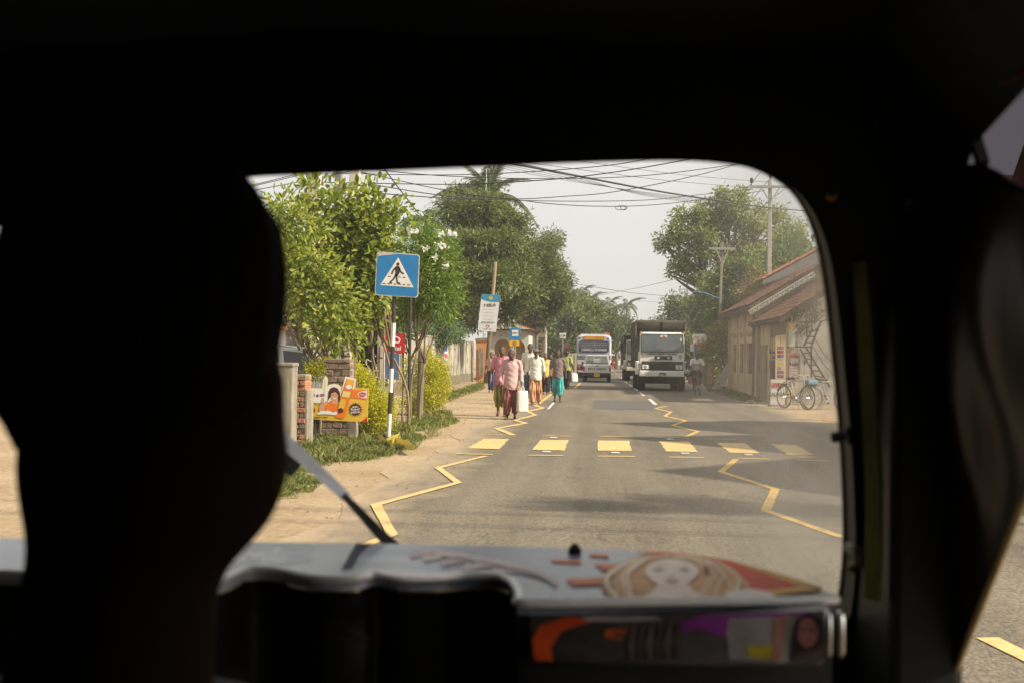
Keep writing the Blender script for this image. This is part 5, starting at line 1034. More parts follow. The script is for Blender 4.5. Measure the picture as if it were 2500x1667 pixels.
for i, (bl, dd, n, lb, lm) in enumerate((([(1400, 790, 100, 40), (1425, 770, 102, 35), (1385, 820, 100, 35), (1430, 820, 100, 38)], 100, 9000, 'light green rounded tree behind the bus', LV_MANGO), ([(1440, 792, 125, 36), (1475, 800, 125, 34), (1500, 815, 122, 28), (1460, 830, 125, 45)], 124, 9000, 'dark bushy tree beyond the bus roof', LV_FAR), ([(1505, 812, 135, 32), (1525, 820, 130, 24), (1490, 835, 135, 36)], 134, 6000, 'dark tree mass above the second truck', LV_FAR),
      ([(1375, 760, 110, 45), (1350, 800, 112, 45)], 111, 7000, 'dark tree just right of the rounded mango', LV_FAR), ([(1345, 850, 95, 25), (1370, 860, 95, 22), (1325, 850, 98, 24)], 96, 3500, 'low shrubby tree left of the bus', LV_FAR), ([(1500, 850, 190, 25), (1530, 855, 190, 25), (1560, 845, 200, 30), (1470, 850, 190, 25), (1590, 840, 200, 30)], 195, 6000, 'distant trees closing the end of the road', LV_FAR))):
    bs = [blob(*q) for q in bl]; cx = sum(b[0] for b in bs) / len(bs); tree('roadside_tree', lb, (cx - 1.0 if cx < 1 else cx, dd, 0), bs, n, .42, .2, lm, clump=.9, trunk_r=.22, fork_z=2.2, group=ft, per=24)
for i, (px, py, d, r_, lb) in enumerate(((880, 760, 34, 95, 'shady tree behind the round leaved shrub'), (720, 760, 42, 110, 'shady tree behind the parked car'), (560, 700, 38, 130, 'tree hidden behind the driver at left'), (985, 790, 62, 60, 'dark garden tree behind the stained wall'))):
    bs = [blob(px, py, d, r_), blob(px + r_ * .6, py + 40, d, r_ * .7), blob(px - r_ * .6, py + 50, d + 1, r_ * .7), blob(px, py + 75, d, r_ * .6)]
    tree('garden_tree', lb, (bs[0][0], d, 0), bs, 7500, .24, .12, LV_FAR, clump=.6, trunk_r=.15, fork_z=1.2, group='shady garden trees on the left', per=24)
for i, x in enumerate((-14, -18, -24, -32, -13, -17)):
    y = (60, 50, 44, 40, 84, 100)[i]; tree('garden_tree', ('garden tree in the plot behind the stained wall', 'garden tree further inside the walled plot', 'garden tree on the far left', 'garden tree at the far left edge', 'garden tree behind the cream house', 'garden tree beyond the cream house')[i], (x, y, 0), [(x + rnd.uniform(-1.5, 1.5), y + rnd.uniform(-1.5, 1.5), 3 + rnd.random() * 3.5, 2.4) for k in range(4)], 4500, .34, .17, LV_FAR, clump=.8, trunk_r=.18, fork_z=1.8, group='shady garden trees on the left', per=24)
# ================================================================ vehicles
TGL = mat('truck_glass', (.055, .065, .075), (.10, .11, .12), scale=1.5, rough=.08, spec=.9)  # grey-blue sky reflection put into the glass colour
WPAINT = mat('white_truck_paint', (.62, .61, .57), (.44, .40, .33), scale=3.5, rough=.45, spec=.45, contrast=(.52, .82)); CREAM = mat('cream_truck_paint', (.52, .48, .38), (.34, .29, .21), scale=3, rough=.5, contrast=(.5, .8))
DBODY = mat('grey_brown_steel', (.10, .09, .07), (.16, .14, .11), scale=4, rough=.7, bump=.3); GRILL = mat('brown_grille', (.045, .032, .026), (.065, .045, .036), scale=8, rough=.6); BLKP = mat('black_plastic', (.018, .018, .018), rough=.6)
LAMP = mat('lamp_glass', (.7, .7, .68), rough=.1); REDL = mat('red_lamp', (.40, .02, .02), rough=.2); AMBER = mat('amber_lamp', (.6, .25, .02), rough=.2); RUBR = mat('tyre_rubber', (.02, .02, .02)); UND = mat('dark_chassis', (.025, .022, .02), rough=.8)
def wheel(parent, x, y, r_, w_, name='wheel'):
    o = MB().lathe([(r_ * .55, -w_ / 2), (r_ * .92, -w_ / 2), (r_, -w_ * .36), (r_, w_ * .36), (r_ * .92, w_ / 2), (r_ * .55, w_ / 2)], (x, y, r_), 24, 'x').build(name, RUBR, parent, smooth=True)
    MB().lathe([(r_ * .56, -w_ * .42), (r_ * .4, -w_ * .2), (r_ * .2, -w_ * .35)], (x, y, r_), 14, 'x').build('hub', GREYBACK, o); return o
def fplate(poly, y, m, parent, name, th=.0):                    # flat shape on a face looking at the camera
    return flatpoly(poly, m, parent, lambda x, z: Vector((x, y, z)), name) if not th else MB().prism(poly, lambda x, z: Vector((x, y, z)), lambda x, z: Vector((x, y + th, z))).build(name, m, parent, bevel=min(.015, th * .3))
def dump_truck(label, loc, paint, front_text, plate_text, full=True, body_h=3.05):
    t = thing('dump_truck', label, 'truck', loc, group='dump trucks coming along the road')
    # cab shell: loft from the front face to the back
    def ring(y, zt, w0, w1): return [(x, y, z) for x, z in ((-w0, .70), (w0, .70), (w0 + .005, 1.68), (w1, zt - .1), (w1 - .1, zt), (-w1 + .1, zt), (-w1, zt - .1), (-w0 - .005, 1.68))]
    r0 = ring(.06, 2.50, .955, .93); r0 = [(x, .06 if z < 1.7 else .06 + (z - 1.68) * .16, z) for x, y, z in r0]
    MB().loft([r0, ring(.5, 2.54, .98, .95), ring(1.45, 2.54, .98, .95)]).build('cab', paint, t, bevel=.035)
    sl = lambda x, z: Vector((x, .045 + max(0, z - 1.68) * .16, z)); sl2 = lambda x, z: Vector((x, .045 + max(0, z - 1.68) * .16 + .03, z))
    ws = MB().prism(rrect(-.89, .89, 1.70, 2.43, (.07, .07, .06, .06), 4), sl, sl2).build('windscreen', TGL, t)
    MB().tube([sl(*p) + Vector((0, -.004, 0)) for p in rrect(-.90, .90, 1.69, 2.44, .07, 4)], .014, 5, closed=True).build('window_rubber', BLKP, ws)
    for x0, x1 in ((-.62, -.05), (.1, .68)): MB().bar(sl(x0, 1.70) + Vector((0, -.03, 0)), sl(x1, 1.80) + Vector((0, -.03, 0)), .018).build('wiper', BLKP, ws)
    st = fplate([(-.08, 2.26), (.2, 2.26), (.2, 2.41), (-.08, 2.41)], .12, SIGNWHITE, ws, 'sticker')
    fplate([(-.07, 2.27), (.19, 2.27), (.19, 2.31), (-.07, 2.31)], .117, REDL, st, 'sticker_band'); fplate([(-.02, 2.33), (.14, 2.33), (.06, 2.40)], .117, REDL, st, 'sticker_mark')
    fplate([(.76, 2.16), (.83, 2.16), (.83, 2.29), (.76, 2.29)], .10, SIGNWHITE, ws, 'tax_disc')
    g = MB().box(-.89, .89, .0, .05, .88, 1.29).build('grille', GRILL, t, bevel=.012)
    for i in range(6): MB().box(-.55, .55, -.015, .0, .94 + i * .055, .965 + i * .055).build('grille_bar', BLKP, g)
    for s_ in (-1, 1):
        h = MB().box(s_ * .72 - .135, s_ * .72 + .135, -.02, .03, .96, 1.13).build('headlight', LAMP, t, bevel=.012)
        MB().lathe([(.06, -.028), (.075, -.02)], (s_ * .72, 0, 1.045), 14, 'y').build('bulb', GREYBACK, h)
        MB().lathe([(.03, -.19), (.045, -.18)], (s_ * .85, 0, .77), 12, 'y').build('fog_lamp', LAMP, t)
    if full:
        MB().box(-.33, .42, .02, .058, 1.37, 1.53).build('vent_box', BLKP, t, bevel=.01)
        for x in (-.17, .27): fplate(rrect(x - .05, x + .05, 1.40, 1.49, .02, 2), .016, WHT, t, 'vent_mark')
    else:
        for s_ in (-1, 1):
            for i in range(3): MB().box(s_ * .58 - .12, s_ * .58 + .12, -.02, .0, .93 + i * .12, 1.0 + i * .12).build('lamp_louvre', LAMP if i == 0 else paint, t)
    fnt = lambda zc, sz=1: (lambda x, y: Vector((x, .054, zc + y)))
    lettering(front_text, .085, SIGNBLACK, t, fnt(1.60), 'maker_name', bold=.004, xscale=1.25)
    if full: lettering('4CARGO', .05, SIGNBLACK, t, fnt(1.672), 'model_name', bold=.002)
    em = fplate(rrect(.71, .83, 1.44, 1.56, .02, 2), .052, mat('emblem_red', (.45, .05, .04)), t, 'emblem'); strokes([[(.73, 1.47), (.73, 1.53), (.77, 1.5), (.81, 1.53), (.81, 1.47)]], .014, SIGNWHITE, em, lambda x, z: Vector((x, .049, z)), 'emblem_mark')
    b = MB().box(-.985, .985, -.18, .04, .63, .89).build('bumper', paint, t, bevel=.04)
    fplate([(-.14, .74), (.16, .74), (.16, .80), (-.14, .80)], -.185, BLKP, b, 'bumper_slot'); lettering(plate_text, .085, SIGNBLACK, b, lambda x, y: Vector((x, -.186, .685 + y)), 'number_plate', bold=.003)
    for s_ in (-1, 1):
        MB().box(s_ * 1.05 - .085, s_ * 1.05 + .085, .05, .85, .70, 1.30).build('mudguard', paint, t, bevel=.05)
        MB().tube([(s_ * .93, .2, 2.46), (s_ * .93, .2, 2.56)], .035, 8).build('roof_lamp', AMBER, t)
        MB().tube([(s_ * .98, .1, 2.25), (s_ * 1.18, .0, 2.3), (s_ * 1.24, -.05, 2.0), (s_ * 1.2, .0, 1.75), (s_ * .98, .1, 1.7)], .014, 6).build('mirror_arm', GREYBACK if s_ > 0 else BLKP, t)
        MB().box(s_ * 1.26 - .08, s_ * 1.26 + .08, -.08, -.02, 1.85 if s_ < 0 else 1.72, 2.32 if s_ < 0 else 2.02).build('mirror', BLKP if s_ < 0 else paint, t, bevel=.02)
        MB().prism([(.25, 1.72), (.35, 2.38), (1.2, 2.40), (1.2, 1.72)], lambda y, z: Vector((s_ * (.99 if z < 1.8 else .962), y, z)), lambda y, z: Vector((s_ * (.97 if z < 1.8 else .94), y, z))).build('door_window', TGL, t)
        wheel(t, s_ * .86, .65, .40, .30); wheel(t, s_ * .86, 3.6, .42, .5)
    MB().box(-.55, .55, .2, 5.6, .45, .75).build('chassis', UND, t); MB().box(-.75, .75, .55, .75, .32, .5).build('axle', UND, t); MB().box(-.75, .75, 3.5, 3.7, .32, .5).build('axle', UND, t)
    hw = 1.12; H = body_h
    body = MB().box(-hw, hw, 1.62, 1.70, 1.02, H - .45).build('headboard', DBODY, t)
    MB().box(-hw, -hw + .05, 1.70, 5.4, 1.0, H).build('side_board', DBODY, t); MB().box(hw - .05, hw, 1.70, 5.4, 1.0, H).build('side_board', DBODY, t); MB().box(-hw + .05, hw - .05, 1.70, 5.4, .95, 1.05).build('bed_floor', DBODY, t); MB().box(-hw, hw, 5.4, 5.46, 1.0, H - .2).build('tailboard', DBODY, t)
    cv = MB(); cv.add([(-hw, 1.1, H), (hw, 1.1, H - .03), (hw, 1.69, H - .46), (-hw, 1.69, H - .46)], [(0, 1, 2, 3)]); o = cv.build('cab_guard', DBODY, t); q = o.modifiers.new('t', 'SOLIDIFY'); q.thickness = .04
    MB().box(-hw - .02, hw + .02, 1.05, 1.11, H - .05, H + .03).build('guard_rail', DBODY, t); MB().box(-hw, -hw + .06, 1.1, 1.7, H - .7, H - .03).build('guard_side', DBODY, t); MB().box(hw - .06, hw, 1.1, 1.7, H - .7, H - .05).build('guard_side', DBODY, t)
    MB().bar((.02, 1.16, H - .07), (.02, 1.64, H - .44), .14, .05).build('guard_rib', UND, t)
    for i in range(5):
        for s_ in (-1, 1): MB().box(s_ * (hw + .03) - .03, s_ * (hw + .03) + .03, 1.75 + i * .85, 1.85 + i * .85, 1.0, H - .02).build('side_rib', DBODY, t)
    return t
p = G(1616, 954.5)
dump_truck('white dump truck with brown grille leading the oncoming traffic', (p.x, p.y, 0), WPAINT, 'LANKA  ASHOK  LEYLAND', '227-1497')
dump_truck('cream dump truck following close behind the white one', (G(1522, 929).x + 1.13, G(1522, 929).y, 0), CREAM, 'TATA', '42-5108', full=False, body_h=2.85)

# --- bus seen from behind
LAV = mat('lavender_white_paint', (.52, .51, .55), (.38, .36, .38), scale=2, rough=.4, spec=.45, contrast=(.5, .85)); NAVY = mat('navy_band', (.018, .025, .10), rough=.35); PURP = mat('purple_band', (.10, .07, .24), rough=.4)
pb0 = G(1406, 922); t = thing('bus', 'lavender white bus with navy stripes driving away ahead of the pickup', 'bus', (pb0.x + 1.215, pb0.y, 0))
def bring(y, ins=0.0, zt=2.98): return [(x, y, z) for x, z in rrect(-1.2 + ins, 1.2 - ins, .42, zt - ins, (.34, .34, .10, .10), 5)]
MB().loft([bring(.0, .10, 2.95), bring(.08, .02), bring(.5), bring(9.0), bring(9.3, .08)]).build('body', LAV, t, smooth=False)
rw = MB().prism(rrect(-1.0, 1.0, 1.80, 2.54, .12, 4), lambda x, z: Vector((x, -.02, z)), lambda x, z: Vector((x, .1, z))).build('rear_window', TGL, t)
MB().tube([(x, -.025, z) for x, z in rrect(-1.0, 1.0, 1.80, 2.54, .12, 4)], .025, 5, closed=True).build('window_frame', NAVY, rw)
fplate(rrect(-.98, .98, 1.82, 2.10, .1, 3), -.024, NAVY, rw, 'lettered_band')
for z in (2.42, 2.28): MB().bar((-.97, -.03, z), (.97, -.03, z), .02).build('window_rail', GREYBACK, rw)
MB().bar((.03, -.03, 2.10), (.03, -.03, 2.52), .02).build('window_bar', GREYBACK, rw)
strokes(scribble(-.86, -.02, 1.96, .13, 6, 21), .030, SIGNWHITE, rw, lambda x, z: Vector((x, -.03, z)), 'lettering'); strokes(scribble(.08, .2, 1.98, .16, 1, 5) + scribble(.26, .9, 1.95, .12, 5, 9), .030, SIGNWHITE, rw, lambda x, z: Vector((x, -.03, z)), 'lettering')
db = MB().prism(rrect(-.70, .70, 2.62, 2.88, .06, 3), lambda x, z: Vector((x, .0 - .03, z)), lambda x, z: Vector((x, .12, z))).build('destination_board', mat('board_orange', (.62, .16, .02), rough=.4), t)
strokes(scribble(-.62, .62, 2.75, .16, 9, 12), .045, mat('board_yellow', (.70, .42, .05)), db, lambda x, z: Vector((x, -.034, z)), 'lettering')
for z0, z1, m_ in ((1.42, 1.47, NAVY), (1.30, 1.36, NAVY), (1.52, 1.55, PURP), (.56, .86, NAVY), (.90, .94, PURP)): MB().box(-1.16, 1.16, -.012, .08, z0, z1).build('stripe', m_, t)
for s_ in (-1, 1):
    MB().box(s_ * 1.02 - .1, s_ * 1.02 + .1, -.02, .05, .62, .76).build('tail_light', REDL, t, bevel=.015); MB().box(s_ * 1.02 - .1, s_ * 1.02 + .1, -.018, .05, .78, .84).build('indicator', AMBER, t)
    MB().lathe([(.05, -.02), (.09, .0), (.09, .05)], (s_ * .97, .0, 2.72), 12, 'y').build('ventilator', mat('teal_lamp', (.08, .25, .28), rough=.3), t)
    for i in range(7):
        y = .9 + i * 1.15; MB().box(s_ * 1.19 - .02, s_ * 1.19 + .025, y, y + 1.0, 1.75, 2.45).build('side_window', TGL, t)
        MB().box(s_ * 1.2 - .01, s_ * 1.2 + .012, y - .05, y + 1.1, 1.30, 1.40).build('side_stripe', NAVY, t)
    wheel(t, s_ * 1.0, 2.0, .46, .4); wheel(t, s_ * 1.0, 7.2, .46, .3)
MB().box(-1.1, 1.1, .06, .2, .22, .45).build('rear_bumper', UND, t); MB().box(-.9, .9, .2, 8.8, .35, .5).build('chassis', UND, t)
MB().box(-.9, .9, .6, 8, 3.0, 3.06).build('roof_rack', GREYBACK, t); MB().tube([(1.19, 9.2, 2.2), (1.4, 9.3, 2.1)], .02, 6).build('mirror_arm', BLKP, t)

# --- pickup seen from behind
p = G(1457, 933); t = thing('pickup_truck', 'small silver white pickup driving away just behind the bus', 'pickup', (p.x, p.y, 0))
PW = mat('pickup_paint', (.62, .61, .58), (.54, .53, .50), scale=3, rough=.35, spec=.5)
tg = MB().box(-.76, .76, 0, .06, .55, .99).build('tailgate', PW, t, bevel=.02)
lettering('MITSUBISHI', .17, mat('dark_grey_letters', (.07, .07, .07)), tg, lambda x, y: Vector((x, -.004, .77 + y)), bold=.004, xscale=1.18)
MB().box(-.07, .07, -.03, .0, .93, .98).build('latch', BLKP, tg)
MB().box(-.80, -.70, .03, 2.0, .5, 1.03).build('bed_side', PW, t, bevel=.03); MB().box(.70, .80, .03, 2.0, .5, 1.03).build('bed_side', PW, t, bevel=.03); MB().box(-.7, .7, .06, 2.0, .52, .58).build('bed_floor', PW, t)
MB().loft([[(x, y, z) for x, z in ((-.78, .5), (.78, .5), (.78, 1.0), (.66, 1.53), (.58, 1.57), (-.58, 1.57), (-.66, 1.53), (-.78, 1.0))] for y in (2.0, 3.3)] + [[(x * .92, 3.9, z) for x, z in ((-.78, .5), (.78, .5), (.78, .95), (.7, 1.0), (.58, 1.02), (-.58, 1.02), (-.7, 1.0), (-.78, .95))], [(x * .9, 4.7, z) for x, z in ((-.78, .45), (.78, .45), (.78, .8), (.7, .85), (.58, .87), (-.58, .87), (-.7, .85), (-.78, .8))]]).build('cab', PW, t, bevel=.03)
MB().prism([(-.66, 1.06), (.66, 1.06), (.58, 1.49), (-.58, 1.49)], lambda x, z: Vector((x, 1.985, z)), lambda x, z: Vector((x, 2.05, z))).build('rear_window', mat('pale_pickup_glass', (.16, .17, .17), (.26, .27, .27), scale=2, rough=.1, spec=.8), t)
rb = MB()
for x in (-.62, -.22, .22, .62): rb = MB().bar((x, 1.85, 1.0), (x * .9, 1.88, 1.50), .035).build('rack_bar', GREYBACK, t)
MB().bar((-.60, 1.87, 1.50), (.60, 1.87, 1.50), .035).build('rack_bar', GREYBACK, t); MB().bar((-.66, 1.84, 1.08), (.66, 1.84, 1.08), .035).build('rack_bar', BLKP, t)
fplate([(-.19, 1.12), (.24, 1.12), (.22, 1.34), (-.17, 1.34)], 1.97, SIGNWHITE, t, 'window_sticker')
for s_ in (-1, 1):
    MB().box(s_ * .745 - .06, s_ * .745 + .055, -.012, .1, .64, .90).build('tail_light', REDL, t, bevel=.015); MB().box(s_ * .745 - .05, s_ * .745 + .05, -.02, .05, .58, .64).build('reverse_light', LAMP, t)
    wheel(t, s_ * .70, .85, .31, .20); wheel(t, s_ * .70, 3.9, .31, .20); MB().box(s_ * .86 - .06, s_ * .86 + .06, 3.2, 3.25, 1.0, 1.14).build('wing_mirror', BLKP, t, bevel=.02)
MB().box(-.78, .78, -.10, .06, .36, .54).build('bumper', UND, t, bevel=.03); npl = fplate([(-.16, .33), (.16, .33), (.16, .55), (-.16, .55)], -.115, mat('plate_yellow', (.62, .40, .02), rough=.4), t, 'number_plate'); lettering('56-1432', .08, SIGNBLACK, npl, lambda x, y: Vector((x, -.119, .44 + y)))
MB().box(-.5, .5, .1, 4.4, .28, .5).build('chassis', UND, t)

# --- far traffic: a red three wheeler and motorcycles
def far_tuk(label, x, y, m_):
    t = thing('three_wheeler', label, 'auto rickshaw', (x, y, 0), group='small traffic far down the road')
    MB().loft([[(a, b, z) for a, z in rrect(-.6 + q, .6 - q, .3, 1.05, .1, 3)] for b, q in ((0, .15), (.3, 0), (2.2, .0), (2.6, .1))]).build('body', m_, t); MB().loft([[(a, b, z) for a, z in rrect(-.6, .6, 1.55, zt, .12, 3)] for b, zt in ((.35, 1.7), (1.0, 1.78), (2.3, 1.7))]).build('hood', BLKP if m_ is not REDL else mat('maroon_hood', (.22, .03, .03)), t)
    fplate([(-.5, 1.06), (.5, 1.06), (.5, 1.54), (-.5, 1.54)], .38, TGL, t, 'windscreen', .03)
    for a in (-.57, .57): MB().bar((a, .4, 1.0), (a, .5, 1.6), .05).build('pillar', BLKP, t)
    for a, b in ((0, .2), (-.5, 2.0), (.5, 2.0)): wheel(t, a, b, .22, .12)
    MB().lathe([(.07, -.03), (.09, .0)], (0, .0, .8), 10, 'y').build('headlight', LAMP, t)
def motorbike(label, x, y, shirt):
    t = thing('motorcycle', label, 'motorcycle', (x, y, 0), group='small traffic far down the road')
    wheel(t, 0, 0, .3, .1); wheel(t, 0, 1.25, .3, .1); MB().tube([(0, 0, .3), (0, .2, .95)], .04, 6).build('fork', GREYBACK, t); MB().loft([[(a, b, z) for a, z in rrect(-.13, .13, z0, z1, .06, 2)] for b, z0, z1 in ((.25, .55, .95), (.6, .45, .88), (1.3, .5, .82))]).build('tank_and_seat', REDL, t)
    MB().tube([(-.35, .2, 1.02), (0, .18, 1.0), (.35, .2, 1.02)], .02, 6).build('handlebar', BLKP, t); MB().lathe([(.07, -.03), (.09, .02)], (0, .02, .88), 10, 'y').build('headlight', LAMP, t)
    rider = thing('person', 'rider in %s shirt and helmet on a far motorcycle' % shirt, 'person', (x, y + .75, .8), group='riders far down the road'); col = {'yellow': (.5, .4, .08), 'white': (.6, .6, .58), 'red': (.35, .05, .05)}[shirt]
    pr = [('e', (0, 0, .28), (.17, .12, .26)), ('c', (0, -.02, .5), (0, -.03, .62), .05, .05), ('e', (0, -.04, .68), (.08, .1, .11))]
    for s_ in (-1, 1): pr += [('c', (s_ * .19, 0, .45), (s_ * .28, -.25, .25), .05, .04), ('c', (s_ * .28, -.25, .25), (s_ * .3, -.52, .22), .04, .03), ('c', (s_ * .1, 0, .05), (s_ * .2, -.4, .0), .08, .06), ('c', (s_ * .2, -.4, .0), (s_ * .2, -.2, -.42), .06, .05)]
    meshobj('body', organic('body', pr, .03, .04), mat('shirt_' + shirt, col, rough=.85), rider, True)
    meshobj('helmet', organic('helmet', [('e', (0, -.03, .71), (.12, .14, .12))], .03, .03), mat('helmet_dark', (.03, .03, .05), rough=.3), rider, True)
far_tuk('red three wheeler coming from far down the road', 2.5, 140, REDL); far_tuk('white three wheeler trailing far behind the red one', 3.1, 160, WPAINT)
motorbike('motorcycle coming towards us beside the cream truck', 1.0 + .25, 125, 'yellow'); motorbike('motorcycle furthest down the road with white shirted rider', 1.9, 150, 'white')

# ================================================================ right of the road
OCH = mat('ochre_plaster', (.28, .20, .10), (.56, .44, .26), scale=2.2, rough=.9, bump=.4, contrast=(.28, .55), stretch=(1, 1, .35), detail=8); OCHD = mat('stained_plaster', (.17, .13, .085), (.28, .22, .15), scale=3, rough=.9, stretch=(1, 1, .35)); BRN = mat('brown_shutter', (.12, .06, .035), (.18, .09, .05), scale=6, rough=.8, stretch=(1, 1, .15)); GRYW = mat('grey_whitewash', (.20, .185, .16), (.42, .39, .34), scale=1.1, rough=.9, contrast=(.3, .62), detail=8)
TD = mat('old_roof_tile', (.10, .045, .028), (.24, .115, .07), scale=3, rough=.9, bump=.4); TO = mat('orange_roof_tile', (.42, .15, .06), (.5, .2, .09), scale=3, rough=.85)
tile_me = {}
def tile_mesh(m_, L, W):
    if m_.name in tile_me: return tile_me[m_.name]
    V = []; n = 5
    for j, (l, up) in enumerate(((0, .03), (L, .0))):
        for i in range(n): a = pi * i / (n - 1); V.append((l, W * (i / (n - 1) - .5), up + .05 * sin(a)))
    for i in range(n): a = pi * i / (n - 1); V.append((0, W * (i / (n - 1) - .5), .03 + .05 * sin(a) - .022))
    me = bpy.data.meshes.new('roof_tile'); me.from_pydata(V, [], [(i, i + 1, n + i + 1, n + i) for i in range(n - 1)] + [(i + 1, i, 2 * n + i, 2 * n + i + 1) for i in range(n - 1)]); me.materials.append(m_); tile_me[m_.name] = me; return me
def tiled(parent, x0, z0, x1, z1, y0, y1, m_, limit=300):       # slope rising from eave (x0,z0) to ridge (x1,z1)
    L_, W_ = .36, .235; ln = math.hypot(x1 - x0, z1 - z0); ang = math.atan2(z1 - z0, x1 - x0); me = tile_mesh(m_, L_, W_); rows = int(ln / .30); cols = int((y1 - y0) / W_); o = Vector(parent.location); cells = sorted([(c, r_) for c in range(cols) for r_ in range(rows)], key=lambda q: (q[0] * .6 + q[1]))
    MB().prism([(x0, z0 - .08), (x0, z0 - .01), (x1, z1 - .01), (x1, z1 - .08)], lambda x, z: Vector((x, y0, z)) - o, lambda x, z: Vector((x, y1, z)) - o).build('roof_deck', BROWNW, parent)
    V, Fq = [], []; tv = np.array([v.co for v in me.vertices]); tf = [tuple(p_.vertices) for p_ in me.polygons]
    for i, (c, r_) in enumerate(cells):
        s_ = r_ * .30; pos = Vector((x0 + cos(ang) * s_, y0 + (c + .5) * W_, z0 + sin(ang) * s_)) - o; jit = rnd.uniform(-.012, .02)
        M = Matrix.Translation(pos + Vector((0, rnd.uniform(-.01, .01), jit * .5))) @ Matrix.Rotation(-ang, 4, 'Y') @ Matrix.Rotation(rnd.uniform(-.05, .05), 4, 'Z')
        if i < limit: q = bpy.data.objects.new('roof_tile', me); link(q, parent); q.matrix_local = M
        else: b_ = len(V); V += [tuple(M @ Vector(v)) for v in tv]; Fq += [tuple(j + b_ for j in f_) for f_ in tf]
    if V: o2 = meshobj('roof_tiles', np_mesh('roof_tiles', V, Fq), m_, parent); o2['kind'] = 'stuff'
# --- hall with fretwork gable
t = thing('old_hall', 'old ochre hall with clay tile roof and white fretwork bargeboard', 'building', (6.0, 39.5, 0)); HO = Vector(t.location); XA = 6.0
opn = [(40.1, 41.6, 'w'), (42.3, 43.5, 'w'), (44.6, 45.6, 'w')]; ys_ = [39.5] + [v for a, b, _ in opn for v in (a, b)] + [46.9]
MB().box(0, .22, 0, 7.4, -.1, .85).build('lower_wall', OCH, t); MB().box(0, .22, 0, 7.4, 2.05, 3.35).build('upper_wall', OCH, t)
for a, b in zip(ys_[::2], ys_[1::2]): MB().box(0, .22, a - HO.y, b - HO.y, .851, 2.049).build('wall_pier', OCH, t)
for a, b, _ in opn:
    w_ = MB().box(.10, .14, a - HO.y, b - HO.y, .85, 2.05).build('shutter', BRN, t); MB().box(.085, .10, (a + b) / 2 - HO.y - .02, (a + b) / 2 - HO.y + .02, .86, 2.04).build('shutter_joint', BROWNW, w_)
    for i in range(4): MB().box(-.004, .02, a - HO.y + .05 + i * (b - a - .1) / 4, a - HO.y + (i + .62) * (b - a - .1) / 4, 2.30, 2.42).build('vent_slot', BROWNW, t)
for y in (.12, 2.4, 4.5, 7.2): MB().box(-.07, .0, y - .1, y + .1, -.1, 3.34).build('pilaster', OCHD if y == .12 else OCH, t)
MB().box(-.05, .0, .22, 7.1, 2.5, 2.56).build('string_course', OCH, t)
MB().prism([(6.22, -.1), (10.9, -.1), (10.9, 3.45), (8.45, 4.98), (6.22, 3.6)], lambda x, z: Vector((x, 39.5, z)) - HO, lambda x, z: Vector((x, 39.72, z)) - HO).build('gable_wall', mat('cream_gable', (.44, .38, .26), (.52, .46, .34), scale=2, rough=.9), t)
tiled(t, 5.58, 3.40, 8.5, 5.12, 38.75, 47.4, TD, 300)
MB().prism([(8.5, 5.05), (8.5, 5.14), (11.6, 3.4), (11.6, 3.3)], lambda x, z: Vector((x, 38.75, z)) - HO, lambda x, z: Vector((x, 47.4, z)) - HO).build('far_slope', TD, t)
MB().box(5.56 - 6, 5.62 - 6, -.75, 7.9, 3.20, 3.35).build('eave_board', BROWNW, t)
FR = mat('fretwork_white', (.46, .43, .38), (.36, .33, .28), scale=8, rough=.7); ra = math.atan2(1.47, 2.36); 
for i in range(13):
    s_ = i * .215; b0 = Vector((5.62 + cos(ra) * s_, 38.70, 3.22 + sin(ra) * s_)) - HO; u = Vector((cos(ra), 0, sin(ra))); dn = Vector((sin(ra), 0, -cos(ra))); fn = lambda x, z, b0=b0, o=0: b0 + u * x + dn * z + Vector((0, o, 0))
    pl = [(0, 0), (.21, 0), (.21, .13), (.185, .20), (.15, .15), (.105, .24), (.06, .15), (.025, .20), (0, .13)]
    fr_ = MB().prism(pl, lambda x, z: fn(x, z), lambda x, z: fn(x, z) + Vector((0, .03, 0))).build('fret', FR, t)
    for cx, cz, r_ in ((.055, .075, .03), (.155, .075, .03), (.105, .135, .028)): flatpoly(disc(cx, cz, r_, r_, 8), UND, fr_, lambda x, z: fn(x, z) + Vector((0, -.003, 0)), 'fret_hole')
# --- saloon lean-to in front of the hall
t = thing('saloon_shop', 'low tiled shop in front of the old hall, posters by its door', 'shop', (6.05, 33, 0)); SO = Vector(t.location)
MB().box(0, .18, 5.6, 6.45, -.1, 2.75).build('corner_post', OCHD, t); MB().box(.02, .16, 3.4, 5.6, -.1, 2.8).build('street_wall', OCH, t)
dr = MB().box(-.03, .02, 4.0, 5.2, 0, 1.95).build('plank_door', mat('ochre_door', (.24, .18, .10), (.32, .25, .15), scale=5, rough=.8, stretch=(1, 1, .2)), t)
for i in range(5): MB().box(-.045, -.03, 4.02 + i * .24, 4.23 + i * .24, .02, 1.93).build('plank', mat('ochre_door', (.24, .18, .10)), dr)
MB().box(.0, .16, 3.2, 3.4, -.1, 2.8).build('door_jamb', OCHD, t); MB().box(.0, .16, .0, .35, -.1, 2.6).build('door_jamb', OCH, t); MB().box(.0, .16, .35, 3.2, 2.25, 2.8).build('lintel', OCHD, t); MB().box(1.8, 1.9, .35, 3.3, -.1, 3.0).build('inner_wall', BRN, t); MB().box(.02, .5, .4, 3.2, -.05, .12).build('threshold', CONC, t)
MB().prism([(.17, -.1), (4.8, -.1), (4.8, 5.0), (2.2, 4.25), (.17, 2.86)], lambda x, z: Vector((x, 0, z)), lambda x, z: Vector((x, .2, z))).build('end_wall', GRYW, t)
tiled(t, 5.72, 2.72, 8.3, 4.45, 32.6, 39.4, TD, 200)
